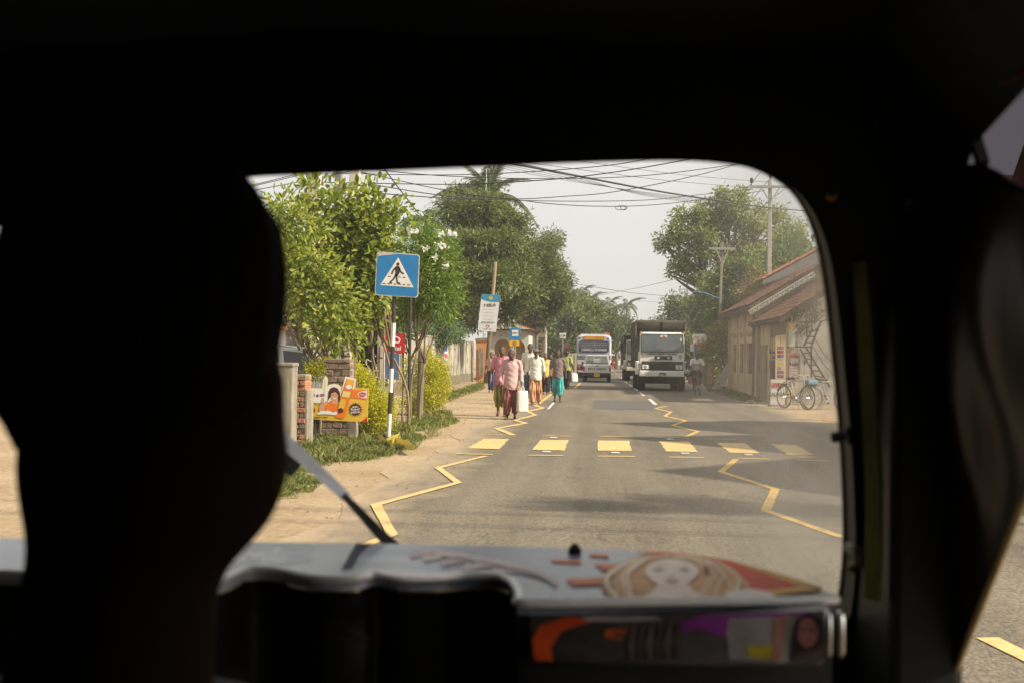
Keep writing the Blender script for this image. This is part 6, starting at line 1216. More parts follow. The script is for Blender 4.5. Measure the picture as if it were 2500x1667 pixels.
MB().prism([(5.72, 2.54), (5.72, 2.64), (8.3, 4.37), (8.3, 4.2)], lambda x, z: Vector((x, 32.56, z)) - SO, lambda x, z: Vector((x, 32.62, z)) - SO).build('verge_board', BROWNW, t)
for i in range(7): MB().bar(Vector((5.78, 33 + i * 1.0, 2.62)) - SO, Vector((6.6, 33 + i * 1.0, 3.16)) - SO, .07).build('rafter', BROWNW, t)
MB().bar(Vector((5.12, 32.8, .0)) - SO, Vector((5.12, 32.8, 2.45)) - SO, .09).build('verandah_post', WOOD, t) if False else None
# --- taller tiled roof behind
t = thing('tall_house', 'taller house with orange roof tiles behind the old hall', 'house', (8.2, 48, 0)); TO_ = Vector(t.location)
MB().box(0, 6, .3, 8, -.1, 5.1).build('wall', OCH, t); tiled(t, 7.6, 5.10, 10.9, 6.95, 47.9, 55.5, TO, 120)
MB().prism([(7.6, 4.85), (7.6, 5.02), (10.9, 6.86), (10.9, 6.3), (9.0, 5.35)], lambda x, z: Vector((x, 47.82, z)) - TO_, lambda x, z: Vector((x, 47.9, z)) - TO_).build('verge_board', mat('barge_shade_grey', (.12, .12, .12), (.17, .17, .16), scale=3, rough=.8), t)  # dark grey puts the barge's shade into the board's colour
MB().prism([(10.9, 6.9), (10.9, 6.98), (14, 5.2), (14, 5.1)], lambda x, z: Vector((x, 47.9, z)) - TO_, lambda x, z: Vector((x, 55.5, z)) - TO_).build('far_slope', TO, t)
# --- signs and posters at the saloon
cs = lambda x, y: (1650 + .2551 * x, 600 + .2551 * y)
t = thing('saloon_sign', 'white painted saloon board standing by the shop corner', 'sign', (P(1899, 989, 31.7).x, 31.7, 0)); lp = local(t); sb = plate([cs(908, 1274), cs(1047, 1282), cs(1043, 1530), cs(905, 1522)], 31.7, .05, mat('saloon_white', (.60, .58, .53), (.50, .47, .41), scale=3, rough=.6), t, 'board', lp); REDP = mat('painted_red', (.42, .03, .025), rough=.5)
S1 = [[(915, 1330), (918, 1312), (932, 1310), (936, 1326), (925, 1338), (918, 1346), (936, 1350), (944, 1334), (946, 1314), (956, 1314), (958, 1346)], [(962, 1352), (966, 1316), (976, 1314), (972, 1330), (980, 1350)], [(984, 1348), (982, 1320), (994, 1312), (1006, 1322), (1000, 1342), (988, 1340), (996, 1362), (1010, 1356)], [(1012, 1316), (1010, 1344), (1022, 1350), (1034, 1340), (1034, 1318), (1024, 1312), (1018, 1326)], [(1030, 1306), (1036, 1298), (1042, 1306)]]
strokes(S1, 8, REDP, sb, lambda x, y: lp(*cs(x, y), 31.68), 'painted_lettering'); lettering('SALOON', 50, SIGNBLACK, sb, lambda x, y: lp(*cs(974 + x * .78, 1420 - y), 31.68), 'painted_lettering', bold=1)
MB().box(lp(*cs(905, 1522), 31.7).x, lp(*cs(1043, 1530), 31.7).x, -.02, .5, -.05, .06).build('stone_base', CONC, t)
t = thing('wall_poster', 'faded pink framed poster on the grey end wall of the shop', 'poster', (P(1938, 990, 32.9).x, 32.9, 0)); lp = local(t); pp = plate([cs(1075, 1025), cs(1188, 1030), cs(1184, 1278), cs(1070, 1272)], 32.9, .03, mat('poster_pink', (.36, .17, .15), (.44, .25, .22), scale=4, rough=.6), t, 'board', lp)
flatp([cs(1092, 1075), cs(1168, 1078), cs(1165, 1255), cs(1088, 1250)], 32.89, mat('poster_grey', (.42, .39, .35)), pp, 'pale_panel', lp); strokes([[(1085 + k, 1045), (1095 + k, 1060), (1102 + k, 1048)] for k in (0, 25, 50, 70)], 8, AR, pp, lambda x, y: lp(*cs(x, y), 32.88), 'printed_lines'); lettering('Hair', 46, SIGNBLACK, pp, lambda x, y: lp(*cs(1132 + x, 1130 - y), 32.88), bold=.6)
for i in range(3): strokes([[(1098, 1170 + i * 26), (1130, 1171 + i * 26), (1158, 1172 + i * 26)]], 4, AR, pp, lambda x, y: lp(*cs(x, y), 32.88), 'printed_lines')
t = thing('number_board', 'small board painted with red numerals below the pink poster', 'sign', (P(1934, 990, 32.88).x, 32.88, 0)); lp = local(t); pp = plate([cs(1065, 1284), cs(1165, 1290), cs(1162, 1362), cs(1062, 1356)], 32.88, .03, mat('poster_grey', (.42, .39, .35)), t, 'board', lp); lettering('3,01', 60, AR, pp, lambda x, y: lp(*cs(1112 + x * .7, 1322 - y), 32.86), bold=1.5)
t = thing('light_box_sign', 'narrow white vertical light box with orange top under the eaves', 'sign', (P(1933, 845, 32.7).x, 32.7, 0)); lp = local(t); pp = plate([cs(1090, 742), cs(1145, 742), cs(1140, 968), cs(1082, 962)], 32.7, .15, mat('pale_green_print', (.46, .47, .40), (.34, .40, .30), scale=3, rough=.5), t, 'box', lp); flatp([cs(1094, 745), cs(1142, 745), cs(1140, 800), cs(1094, 800)], 32.69, mat('pale_orange_print', (.55, .28, .10)), pp, 'orange_top', lp)
MB().bar(lp(*cs(1085, 965), 32.75), lp(*cs(1085, 965), 32.75) + Vector((0, .3, 0)), .03).build('bracket', UND, t)
# hanging strips of goods
cols_ = [(.34, .05, .06), (.13, .12, .27), (.42, .33, .08), (.34, .33, .31), (.16, .08, .18)]
for j, (cx0, cx1, y0, y1, dd, lb) in enumerate(((970, 1035, 960, 1270, 32.0, 'bright strip of red, blue and yellow packets hanging at the shop door'), (895, 950, 985, 1170, 33.6, 'dull bunch of packets hanging inside the shop door'))):
    t = thing('packet_strip', lb, 'goods', (P(*cs((cx0 + cx1) / 2, 1500), dd).x, dd, 0), group='packets hanging at the shop door'); lp = local(t); n = 8
    for i in range(n):
        for c_ in range(2): xa = cx0 + (cx1 - cx0) * c_ / 2; xb = xa + (cx1 - cx0) * .46; ya = y0 + (y1 - y0) * i / n; yb = ya + (y1 - y0) * .85 / n; plate([cs(xa, ya), cs(xb, ya + 2), cs(xb, yb), cs(xa, yb)], dd - rnd.uniform(0, .05), .03, mat('packet_%d' % ((i * 2 // 3 + c_ * (i % 3 == 0) + j) % 5), cols_[(i * 2 // 3 + c_ * (i % 3 == 0) + j) % 5], rough=.3, spec=.5), t, 'packet', lp)
    MB().bar(lp(*cs((cx0 + cx1) / 2, y0), dd + .02), lp(*cs((cx0 + cx1) / 2, y0 - 90), dd + .02), .01).build('string', UND, t)
# --- iron stair frame against the end wall
IRON = mat('rusty_iron', (.045, .035, .028), (.085, .06, .045), scale=12, rough=.8)
c2 = lambda x, y: (1900 + .2551 * x, 640 + .2551 * y)
t = thing('iron_stair_frame', 'rusty iron ladder and bent rods fixed to the grey end wall', 'ladder', (P(1990, 945, 32.4).x, 32.4, 0)); lp = local(t); q2 = lambda x, y, d=32.4: lp(*c2(x, y), d)
for a, b in (((210, 830), (385, 1150)), ((270, 820), (495, 1195)), ((245, 800), (330, 640)), ((320, 790), (400, 590)), ((160, 808), (312, 812)), ((170, 685), (310, 610)), ((320, 590), (345, 330)), ((345, 590), (372, 350)), ((170, 572), (340, 575)), ((270, 480), (275, 720)), ((315, 800), (318, 1100))): MB().bar(q2(*a), q2(*b), .045).build('rail', IRON, t)
for i in range(6): f_ = i / 5; MB().bar(q2(230 + 150 * f_, 870 + 270 * f_), q2(300 + 165 * f_, 868 + 285 * f_), .04).build('rung', IRON, t)
for i in range(3): f_ = i / 2; MB().bar(q2(262 + 60 * f_, 770 - 115 * f_), q2(335 + 55 * f_, 770 - 115 * f_), .04).build('rung', IRON, t)
for pts in (((350, 560), (420, 480), (500, 455)), ((355, 580), (430, 515), (500, 500)), ((390, 600), (430, 560), (500, 560)), ((340, 470), (400, 390), (470, 350)), ((330, 420), (370, 350), (400, 320))): MB().tube(bez([q2(*p) for p in pts], 4), .02, 5).build('bent_rod', IRON, t, smooth=True)
for pts in (((350, 730), (440, 880), (540, 970)), ((320, 790), (420, 950), (540, 1090))): MB().tube(bez([q2(*p) for p in pts], 4), .012, 5).build('slack_cable', IRON, t, smooth=True)
sh = shrub('dry_creeper', 'thin dry creeper on the end wall beneath the shop eaves', (6.5, 32.85, 0), [(6.6, 32.8, 2.75, .35), (6.9, 32.8, 2.9, .3), (6.5, 32.8, 2.4, .25)], 420, .10, .045, LV_FAR, .2, 14, ((0, 0),), six=False, stem_r=.012)
# --- bicycles
DULLM = mat('dull_metal', (.24, .23, .21), rough=.6, metal=.4)
def bicycle(label, loc, rz, fm, bag=None, group='bicycles outside the shop'):
    t = thing('bicycle', label, 'bicycle', loc, rz, group=group); r_ = .33
    for x in (-.52, .52):
        w_ = MB().tube([(x + r_ * cos(a), 0, r_ + r_ * sin(a)) for a in np.linspace(0, 2 * pi, 29)[:-1]], .017, 6, closed=True).build('tyre', RUBR if fm is None else mat('veil_paled_tyre', (.17, .15, .125), rough=.9), t, smooth=True)  # tyre rubber paled to imitate the windscreen's milky veil
        MB().tube([(x + .30 * cos(a), 0, r_ + .30 * sin(a)) for a in np.linspace(0, 2 * pi, 25)[:-1]], .010, 5, closed=True).build('rim', DULLM, w_, smooth=True)
        sp = MB()
        for i in range(14): a = 2 * pi * i / 14; sp.bar((x, .02 * (-1) ** i, r_), (x + .30 * cos(a), 0, r_ + .30 * sin(a)), .0035)
        sp.build('spokes', DULLM, w_); MB().lathe([(.025, -.045), (.025, .045)], (x, 0, r_), 8, 'y').build('hub', CHROME, w_)
        MB().tube([(x + .36 * cos(a), 0, r_ + .36 * sin(a)) for a in np.linspace(.3, 2.6, 9)], .018, 5).build('mudguard', fm, t, smooth=True)
    bb = Vector((-.06, 0, .30)); st_ = Vector((-.20, 0, .80)); hd = Vector((.36, 0, .82)); hl = Vector((.39, 0, .66)); rw_ = Vector((-.52, 0, r_)); fw = Vector((.52, 0, r_)); fr_ = MB()
    for a, b in ((bb, st_), (bb, hl), (st_, hd), (st_, rw_), (bb, rw_), (hd, hl), (hl, fw), (hd, hd + Vector((-.03, 0, .14)))): fr_.tube([a, b], .015, 6)
    fr_.build('frame', fm, t); MB().tube(bez([(.16, -.28, .93), (.30, -.24, .99), (.33, 0, .96), (.30, .24, .99), (.16, .28, .93)], 4), .012, 6).build('handlebar', DULLM, t, smooth=True)
    MB().loft([[(x, y, z) for y, z in ((-w_, .86), (0, .84), (w_, .86), (w_ * .7, .90), (-w_ * .7, .90))] for x, w_ in ((-.34, .09), (-.24, .10), (-.10, .035), (-.04, .02))]).build('saddle', BROWNW, t, smooth=True)
    MB().tube([st_, (-.22, 0, .86)], .013, 6).build('seat_post', CHROME, t); MB().lathe([(.09, -.02), (.09, .02)], bb, 16, 'y').build('chainwheel', CHROME, t)
    for s_ in (-1, 1): MB().bar(bb + Vector((0, s_ * .05, 0)), bb + Vector((s_ * .12, s_ * .07, -s_ * .11)), .018).bar(bb + Vector((s_ * .12, s_ * .05, -s_ * .11)), bb + Vector((s_ * .12, s_ * .16, -s_ * .11)), .03).build('pedal', UND, t)
    MB().box(-.75, -.36, -.07, .07, .70, .72).bar((-.7, .06, .7), (-.54, .04, .34), .012).bar((-.7, -.06, .7), (-.54, -.04, .34), .012).build('carrier', UND, t)
    MB().tube([(-.05, .05, .28), (-.12, .22, .01)], .012, 6).build('stand', CHROME, t)
    if bag is not None: MB().box(-.72, -.38, -.11, .11, .72, .86).build('carried_bag', bag, t, bevel=.04)
    return t
SAGE = mat('dull_green_frame', (.30, .30, .24), rough=.5); g1 = G(1942, 997)  # frame colour paled likewise, to fade behind the windscreen veil
bicycle('old bicycle parked in front of the saloon board', (g1.x, g1.y, 0), R(-62), SAGE); g2 = G(2022, 1000)
bicycle('dusty bicycle with a blue bag parked under the iron ladder', (g2.x, g2.y, 0), R(20), mat('dusty_frame', (.30, .28, .24), rough=.6), mat('blue_bag', (.10, .20, .24), rough=.7))
# litter
for i, (px, py) in enumerate(((1835, 981), (1848, 979), (1857, 977), (1842, 985), (1826, 984))):
    p = G(px, py); q = MB(); q.loft([[(-.16 + .3 * u, -.11 + .22 * v, .02 + .06 * rnd.random()) for v in (0, .5, 1)] for u in (0, .5, 1)], cap=False, closed=False)
    o = q.build('paper_litter', mat('litter_white', (.62, .61, .58), rough=.7)); o.location = p; o.rotation_euler = (0, 0, rnd.uniform(0, 3)); tag(o, ('crumpled white paper on the dirt before the shop', 'sheet of white paper nearest the saloon board', 'white paper scrap at the right of the litter heap', 'white paper scrap lowest of the litter', 'white paper scrap at the left of the litter')[i], 'litter', 'paper litter before the shop')
t = thing('leaning_plank', 'pale plank leaning against the corner of the old hall', 'plank', G(1752, 953)); MB().bar((-.15, 0, 0), (.62, .5, 1.15), .32, .05, up=(0, 1, 0)).build('board', mat('pale_plank', (.42, .40, .36), (.34, .31, .27), scale=4, rough=.8), t); MB().bar((.0, .08, .3), (.14, .17, .32), .05).build('cleat', WOOD, t)
# --- gate wall with pink pillar
d = 54.0; t = thing('pink_gate_wall', 'low brown wall with pink gate pillar behind the cyclist', 'wall', (P(1735, 940, d).x, d, 0)); lp = local(t)
plate([(1718, 890), (1762, 890), (1762, 941), (1718, 941)], d, .25, OCHD, t, 'wall_panel', lp); plate([(1729, 882), (1741, 882), (1739, 937), (1727, 937)], d - .12, .5, mat('pink_plaster', (.46, .20, .17), (.52, .25, .21), scale=3, rough=.8), t, 'pink_pillar', lp)
for x0, x1, y0, y1, dd in ((1725, 1750, 876, 882, .25), (1716, 1729, 882, 890, .1), (1741, 1764, 882, 890, .1)): plate([(x0, y0), (x1, y0), (x1 + 1, y1), (x0 - 1, y1)], d - dd, .6, CONC, t, 'coping', lp)
plate([(1680, 876), (1718, 878), (1718, 935), (1680, 935)], d + 6, .2, mat('maroon_wall', (.20, .08, .08), (.26, .12, .11), scale=3, rough=.85), t, 'far_panel', lp)
shrub('croton_shrub', 'yellow green croton growing against the old hall', (6.3, 49.5, 0), [blob(*q) for q in ((1755, 820, 50, 22), (1745, 850, 50, 24), (1730, 860, 50, 18), (1762, 860, 49.5, 24), (1758, 895, 49.5, 20), (1765, 925, 49, 14), (1765, 800, 50, 14))], 5200, .16, .05, LV_CROT, .28, 20, ((0, 0), (.3, .1)), six=False, stem_r=.03)
# --- boards
t = thing('billboard', 'white billboard with red and black drawing beyond the cyclist', 'billboard', (P(1708, 930, 62).x, 62, 0)); lp = local(t); bb = plate([(1692, 816), (1725, 815), (1724, 841), (1692, 840)], 62, .12, SIGNWHITE, t, 'board', lp)
strokes([[(1697, 824), (1702, 824), (1706, 823)], [(1705, 826), (1705, 834), (1712, 837), (1722, 836)], [(1712, 830), (1716, 825), (1721, 829), (1716, 833)]], 1.6, REDP, bb, lambda x, y: lp(x, y, 61.97), 'drawing'); strokes([[(1694, 838), (1710, 838), (1722, 839)]], 2, REDP, bb, lambda x, y: lp(x, y, 61.97), 'red_band')
plate([(1701, 808), (1723, 808), (1723, 815), (1701, 815)], 62.1, .1, NAVY, t, 'navy_header', lp); plate([(1693, 841), (1712, 841), (1711, 852), (1698, 850)], 62.05, .1, mat('orange_board', (.52, .14, .04)), t, 'orange_panel', lp)
for x in (1696, 1720): MB().bar(lp(x, 841, 62.2), lp(x, 940, 62.2), .12).build('post', GREYBACK, t)
t = thing('white_hoarding', 'tall white and navy hoarding half hidden by the old hall', 'billboard', (P(1758, 930, 58).x, 58, 0)); lp = local(t); plate([(1744, 800), (1775, 800), (1775, 838), (1744, 838)], 58, .12, mat('hoarding_white', (.60, .61, .63)), t, 'board', lp); plate([(1746, 788), (1775, 787), (1775, 800), (1746, 800)], 57.98, .12, NAVY, t, 'navy_header', lp); MB().bar(lp(1748, 836, 58.1), lp(1748, 940, 58.1), .14).build('post', GREYBACK, t); MB().bar(lp(1772, 836, 58.1), lp(1772, 940, 58.1), .14).build('post', GREYBACK, t)
for i, (px, py, r_, dd, c_, lb) in enumerate(((1699, 855, 7.5, 52, (.10, .22, .33), 'pale blue round sign behind the cyclist'), (1710, 866, 7.5, 50, (.05, .11, .26), 'blue round sign directly above the cyclist'))):
    t = thing('round_sign', lb, 'road sign', (P(px, 930, dd).x, dd, 0), group='round blue signs on the right'); lp = local(t); o = plate(disc(px, py, r_, r_, 18), dd, .02, mat('round_blue_%d' % i, c_, rough=.4), t, 'disc', lp); MB().tube([lp(px, py, dd + .05), lp(px, 930, dd + .05)], .03, 7).build('post', GREYBACK, t)
    strokes([[(px + r_ * .9 * cos(a), py + r_ * .9 * sin(a)) for a in np.linspace(0, 6.3, 14)]], .7, mat('round_rim', (.2, .27, .36)), o, lambda x, y: lp(x, y, dd - .005), 'rim')
t = thing('orange_sign', 'small orange board above the bus roof', 'sign', (P(1480, 900, 100).x, 100, 0)); lp = local(t); o = plate([(1472, 812), (1488, 813), (1488, 828), (1473, 826)], 100, .15, mat('board_orange', (.62, .16, .02)), t, 'board', lp); flatp([(1476, 815), (1485, 815), (1485, 818), (1476, 818)], 99.97, SIGNBLACK, o, 'dark_mark', lp); MB().bar(lp(1480, 826, 100.1), lp(1480, 920, 100.1), .12).build('post', GREYBACK, t)
t = thing('white_sign', 'white board on a pole far down the road centre', 'sign', (P(1508, 890, 135).x, 135, 0)); lp = local(t); plate([(1502, 849), (1514, 849), (1514, 864), (1502, 863)], 135, .15, SIGNWHITE, t, 'board', lp); MB().bar(lp(1509, 862, 135.1), lp(1509, 900, 135.1), .15).build('post', GREYBACK, t)
# --- trees on the right
tree('rain_tree', 'great spreading rain tree above the shops on the right', (8.5, 64, 0), [blob(*q) for q in ((1640, 585, 62, 36), (1690, 560, 62, 50), (1740, 520, 62, 46), (1790, 490, 62, 34), (1815, 500, 62, 24), (1720, 610, 62, 48), (1650, 650, 62, 26), (1685, 640, 62, 34), (1690, 668, 62, 16), (1770, 570, 62, 58), (1840, 550, 62, 45), (1880, 540, 63, 38), (1920, 570, 63, 40), (1850, 620, 63, 55), (1790, 640, 62, 45), (1900, 630, 64, 50), (1740, 690, 61, 34), (1625, 600, 62, 18), (1635, 670, 62, 12))], 26000, .22, .09, LV_RAIN, clump=.4, trunk_r=.3, fork_z=4.5, lean=(-.5, 0), per=34, shell=.3)
tree('leafy_tree', 'bright green broad tree standing behind the old hall roof', (8.6, 58, 0), [blob(*q) for q in ((1790, 700, 57, 45), (1830, 680, 57, 45), (1770, 760, 57, 42), (1810, 760, 57, 50), (1860, 700, 58, 45), (1900, 660, 58, 40), (1735, 740, 58, 24), (1750, 800, 57, 28), (1930, 620, 59, 40))], 20000, .26, .10, leafmat('bright_leaf', (.055, .10, .02), (.20, .26, .06), trans=.35), clump=.5, trunk_r=.2, fork_z=2.5, per=26)
shrub('dry_bush', 'rusty brown dry bush on the roof edge of the old hall', (8.6, 49.0, 0), [blob(*q) for q in ((1830, 700, 48.8, 22), (1850, 680, 48.8, 20), (1815, 725, 48.6, 20))], 900, .18, .05, leafmat('dry_bush_leaf', (.20, .13, .05), (.32, .24, .10), trans=.3), .3, 14, ((0, 0),), six=False, stem_r=.02)
for i, (bl, dd, n, lb, lm) in enumerate((([(1660, 770, 100, 32), (1690, 780, 100, 34), (1720, 770, 98, 30), (1700, 820, 98, 34), (1660, 820, 100, 32)], 100, 9000, 'tree clump behind the dump truck body', LV_MANGO), ([(1735, 770, 80, 34), (1745, 815, 80, 34), (1715, 830, 80, 28), (1700, 860, 80, 22)], 80, 6500, 'dark tree behind the white hoarding', LV_FAR), ([(1620, 800, 150, 26), (1600, 815, 150, 24), (1640, 820, 150, 30)], 150, 5000, 'distant tree seen over the truck', LV_FAR), ([(1680, 860, 70, 22), (1700, 880, 70, 22), (1665, 880, 72, 22)], 70, 3500, 'low bush behind the cyclist', LV_MANGO))):
    bs = [blob(*q) for q in bl]; cx = sum(b[0] for b in bs) / len(bs); tree('roadside_tree', lb, (max(cx, 6.2), dd, 0), bs, n, .36, .17, lm, clump=.8, trunk_r=.2, fork_z=2.0, group=ft, per=24)
for i in range(7):
    x, y = (14, 18, 24, 20, 15, 30, 16)[i], (60, 54, 60, 40, 80, 48, 100)[i]; tree('garden_tree', 'back garden tree %s' % ('behind the tall house', 'right of the tall house', 'far right behind the houses', 'right of the old hall', 'beyond the rain tree', 'at the far right edge', 'furthest up the right side')[i], (x, y, 0), [(x + rnd.uniform(-1.5, 1.5), y + rnd.uniform(-1.5, 1.5), 3.5 + rnd.random() * 4, 2.5) for k in range(4)], 4000, .36, .18, LV_FAR, clump=.8, trunk_r=.2, fork_z=2, group='back garden trees on the right', per=24)
tree('shadow_caster_tree', 'unseen low flat crowned tree added to shade the near road', (7.2, 8.3, 0), [(5.3, 8.3, 4.0, .38), (6.1, 8.25, 4.2, .5), (7.0, 8.3, 4.3, .55), (7.9, 8.3, 4.2, .5), (4.7, 8.25, 3.9, .25)], 1900, .14, .07, LV_BROAD, clump=.25, trunk_r=.08, fork_z=2.8)  # unseen tree, crown flattened to throw a shadow band over the near road
# --- shop houses just outside the frame, whose gables shade the near road
for i, (y0, y1, yp, h, x0, lb) in enumerate(((18.6, 22.6, 20.3, 5.0, 6.9, 'narrow gabled shop house opposite the crossing'), (14.6, 18.4, 16.4, 4.9, 6.9, 'narrow gabled shop house next before the crossing'), (9.2, 14.2, 11.2, 4.7, 7.0, 'wide gabled shop house nearest the taxi'))):
    t = thing('gabled_house', lb, 'house', (x0, y0, 0), group='gabled shop houses on the right'); MB().box(0, 6, 0, y1 - y0, 0, 2.6).build('wall', OCH, t)
    MB().prism([(-.35, 2.55), (yp - y0, h), (y1 - y0 + .35, 2.55)], lambda y, z: Vector((-.3, y, z)), lambda y, z: Vector((6.3, y, z))).build('roof', TD, t); MB().box(-.04, .0, 1, 1.9, 0, 2.0).build('door', BRN, t); MB().box(-.04, .0, 2.4, 3.4, .9, 2.0).build('window', BRN, t)
# ================================================================ people
SK1 = mat('brown_skin', (.14, .07, .042), rough=.5, spec=.3); SK2 = mat('dark_brown_skin', (.095, .047, .029), rough=.5, spec=.3); SK3 = mat('light_brown_skin', (.20, .10, .06), rough=.5, spec=.3)
HAIR = mat('person_hair', (.012, .010, .009), rough=.5); HAIRG = mat('greying_hair', (.06, .055, .05), (.015, .013, .012), scale=40, rough=.6)
def cloth(name, c1, c2=None, stripes=None):
    if name in MATS: return MATS[name]
    m = mat(name, c1, c2 or tuple(v * .85 for v in c1), scale=5, rough=.9, spec=.15, bump=.35, bscale=16, stretch=(1, 1, .5))
    if stripes:
        n = m.node_tree; L = n.links.new; b = n.nodes['Principled BSDF']; tc = n.nodes.new('ShaderNodeTexCoord'); wv = n.nodes.new('ShaderNodeTexWave'); wv.bands_direction = 'X'; wv.inputs['Scale'].default_value = stripes[1]; wv.inputs['Distortion'].default_value = 1.2
        L(tc.outputs['Object'], wv.inputs[0]); mx = n.nodes.new('ShaderNodeMix'); mx.data_type = 'RGBA'; mx.inputs[6].default_value = _c(c1); mx.inputs[7].default_value = _c(stripes[0]); L(wv.outputs[0], mx.inputs[0]); L(mx.outputs[2], b.inputs['Base Color'])
    return m
def person(label, px, py, H, shirt, lower, skin=SK1, hair='short', hm=HAIR, sleeve='long', hem=.80, rz=0, stride=.13, swing=(.1, -.1), h=.014, head_down=0, ph=1, raise_arm=0, narrow=1.0, low=.12, kind='sarong', open_neck=.075):
    g = G(px, py); t = thing('person', label, 'person', (g.x, g.y, 0), rz, group='people walking along the road edge'); s = H / 1.65
    def V_(x, y, z): return (x * s * (narrow if abs(x) < .5 else 1), y * s, z * s)
    def S(*r_): return tuple(v * s for v in r_)
    C = lambda a, b, ra, rb: ('c', V_(*a), V_(*b), ra * s, rb * s); E = lambda c_, r_: ('e', V_(*c_), S(*r_))
    hy = -.02 - .05 * head_down; hz = 1.545 - .03 * head_down
    body = [E((0, 0, .92), (.145, .10, .11)), E((0, 0, 1.07), (.135, .095, .14)), E((0, 0, 1.24), (.155, .105, .16)), C((-.15, .01, 1.36), (.15, .01, 1.36), .052, .052), C((0, .012, 1.37), (0, hy + .02, hz - .05), .052, .05),
            E((0, hy, hz + .01), (.073, .092, .104)), E((0, hy - .03, hz - .055), (.052, .055, .055)), C((0, hy - .092, hz + .012), (0, hy - .108, hz - .016), .011, .015), E((.075, hy + .008, hz), (.012, .02, .03)), E((-.075, hy + .008, hz), (.012, .02, .03)), C((-.035, hy - .085, hz + .032), (.035, hy - .085, hz + .032), .012, .012), C((-.018, hy - .09, hz - .047), (.018, hy - .09, hz - .047), .011, .011)]
    sh, tr, sg = [], [], []
    sh += [E((0, -.005, .80), (.178, .146, .34)), E((0, 0, 1.04), (.165, .125, .28)), E((0, 0, 1.22), (.172, .122, .19)), C((-.135, .012, 1.36), (.135, .012, 1.36), .056, .056)]
    tr += [E((0, 0, .90), (.165, .125, .12))]; sg += [E((0, 0, .92), (.150, .118, .12))]
    for sd in (-1, 1):
        f_ = ph * sd; st = stride * f_; hip = (sd * .085, 0, .86); kn = (sd * .09, -st * .55 - .035, .46); lift = .05 if f_ < 0 and stride > .05 else 0; an = (sd * .085, -st, .085 + lift)
        toe = (sd * .095, -st - .15, .03 if not lift else .025)
        body += [C(hip, kn, .078, .052), C(kn, an, .05, .034), C((an[0], an[1] + .03, an[2] - .03), toe, .036, .028), C((toe[0] - .02, toe[1] + .01, toe[2]), (toe[0] - .025, toe[1] - .035, toe[2] - .004), .016, .013), C((toe[0] + .02, toe[1] + .015, toe[2]), (toe[0] + .025, toe[1] - .015, toe[2] - .004), .014, .012)]
        tr += [C(hip, kn, .098, .078), C(kn, (an[0], an[1], an[2] - .01), .074, .066)]; sg += [C(hip, kn, .100, .088), C(kn, (an[0], an[1], an[2] + .05), .088, .082)]
        sw = swing[0 if sd < 0 else 1]; sp = (sd * .178, .012, 1.345); el = (sd * .236, .035 - sw * .25, 1.09); wr = (sd * .25, -.03 - sw * .9, .875 + abs(sw) * .1)
        if raise_arm == sd: el = (sd * .33, -.02, 1.30); wr = (sd * .16, -.02, 1.52)
        d = Vector(wr) - Vector(el); d.normalize(); sdv = d.cross(Vector((1, 0, 0))).normalized() if abs(d.x) < .9 else Vector((0, 1, 0))
        w0 = Vector(wr); pm = w0 + d * .055; body += [C(sp, el, .05, .04), C(el, wr, .038, .027), C(tuple(w0 + d * .02), tuple(pm), .028, .030)]
        for j in range(4):
            off = sdv * ((j - 1.5) * .017); ln = (.062, .075, .072, .055)[j]; a = pm + off + d * .02; b = a + d * ln * .6; c_ = b + d * ln * .35 + Vector((-sd * .3, -.25, 0)) * ln * .45; body += [C(tuple(a), tuple(b), .0095, .009), C(tuple(b), tuple(c_), .009, .0075)]
        th = w0 + d * .03; body += [C(tuple(th), tuple(th + Vector((-sd * .01, -.035, 0)) + d * .025), .013, .011), C(tuple(th + Vector((-sd * .01, -.035, 0)) + d * .025), tuple(th + Vector((-sd * .012, -.04, 0)) + d * .055), .010, .009)]
        if sleeve == 'short': m_ = tuple(Vector(sp).lerp(Vector(el), .75)); sh += [C(sp, m_, .058, .064)]
        elif sleeve == 'rolled': m_ = tuple(Vector(el).lerp(Vector(wr), .35)); sh += [C(sp, el, .058, .054), C(el, m_, .054, .055)]
        elif sleeve == 'long': sh += [C(sp, el, .058, .052), C(el, tuple(Vector(el).lerp(Vector(wr), .93)), .050, .044)]
        if sd == 1: t['hand'] = [float(v) for v in Vector(V_(*(pm + d * .05)))]
        else: t['hand_l'] = [float(v) for v in Vector(V_(*(pm + d * .05)))]
    meshobj('body', organic('body', body, h * s, .022 * s), skin, t, True)
    wr_ = lambda X, Y, Z: (.0028 * s * np.sin(X * 42 / s + 6 * np.sin(Z * 9 / s))) + .003 * s * np.sin(Z * 48 / s + X * 26 / s + Y * 20) * np.exp(-((Z - 1.0 * s) / (.25 * s)) ** 2)
    nk = np.array(V_(0, -.055, 1.455)); cuts = [lambda X, Y, Z: hem * s - Z - .012 * s * np.sin(X * 22 / s), lambda X, Y, Z: open_neck * s - np.sqrt((X - nk[0]) ** 2 * 1.3 + (Y - nk[1]) ** 2 + (Z - nk[2]) ** 2 * .8)]
    so = meshobj('shirt', organic('shirt', sh, h * s * .9, .024 * s, cuts, wr_), shirt, t, True)
    cf = MB()
    for sd in (-1, 1): cf = MB().add([V_(sd * .015, -.118, 1.36), V_(sd * .065, -.10, 1.40), V_(sd * .075, -.03, 1.435), V_(sd * .05, -.085, 1.345)], [(0, 1, 2, 3)]).build('collar', shirt, so)
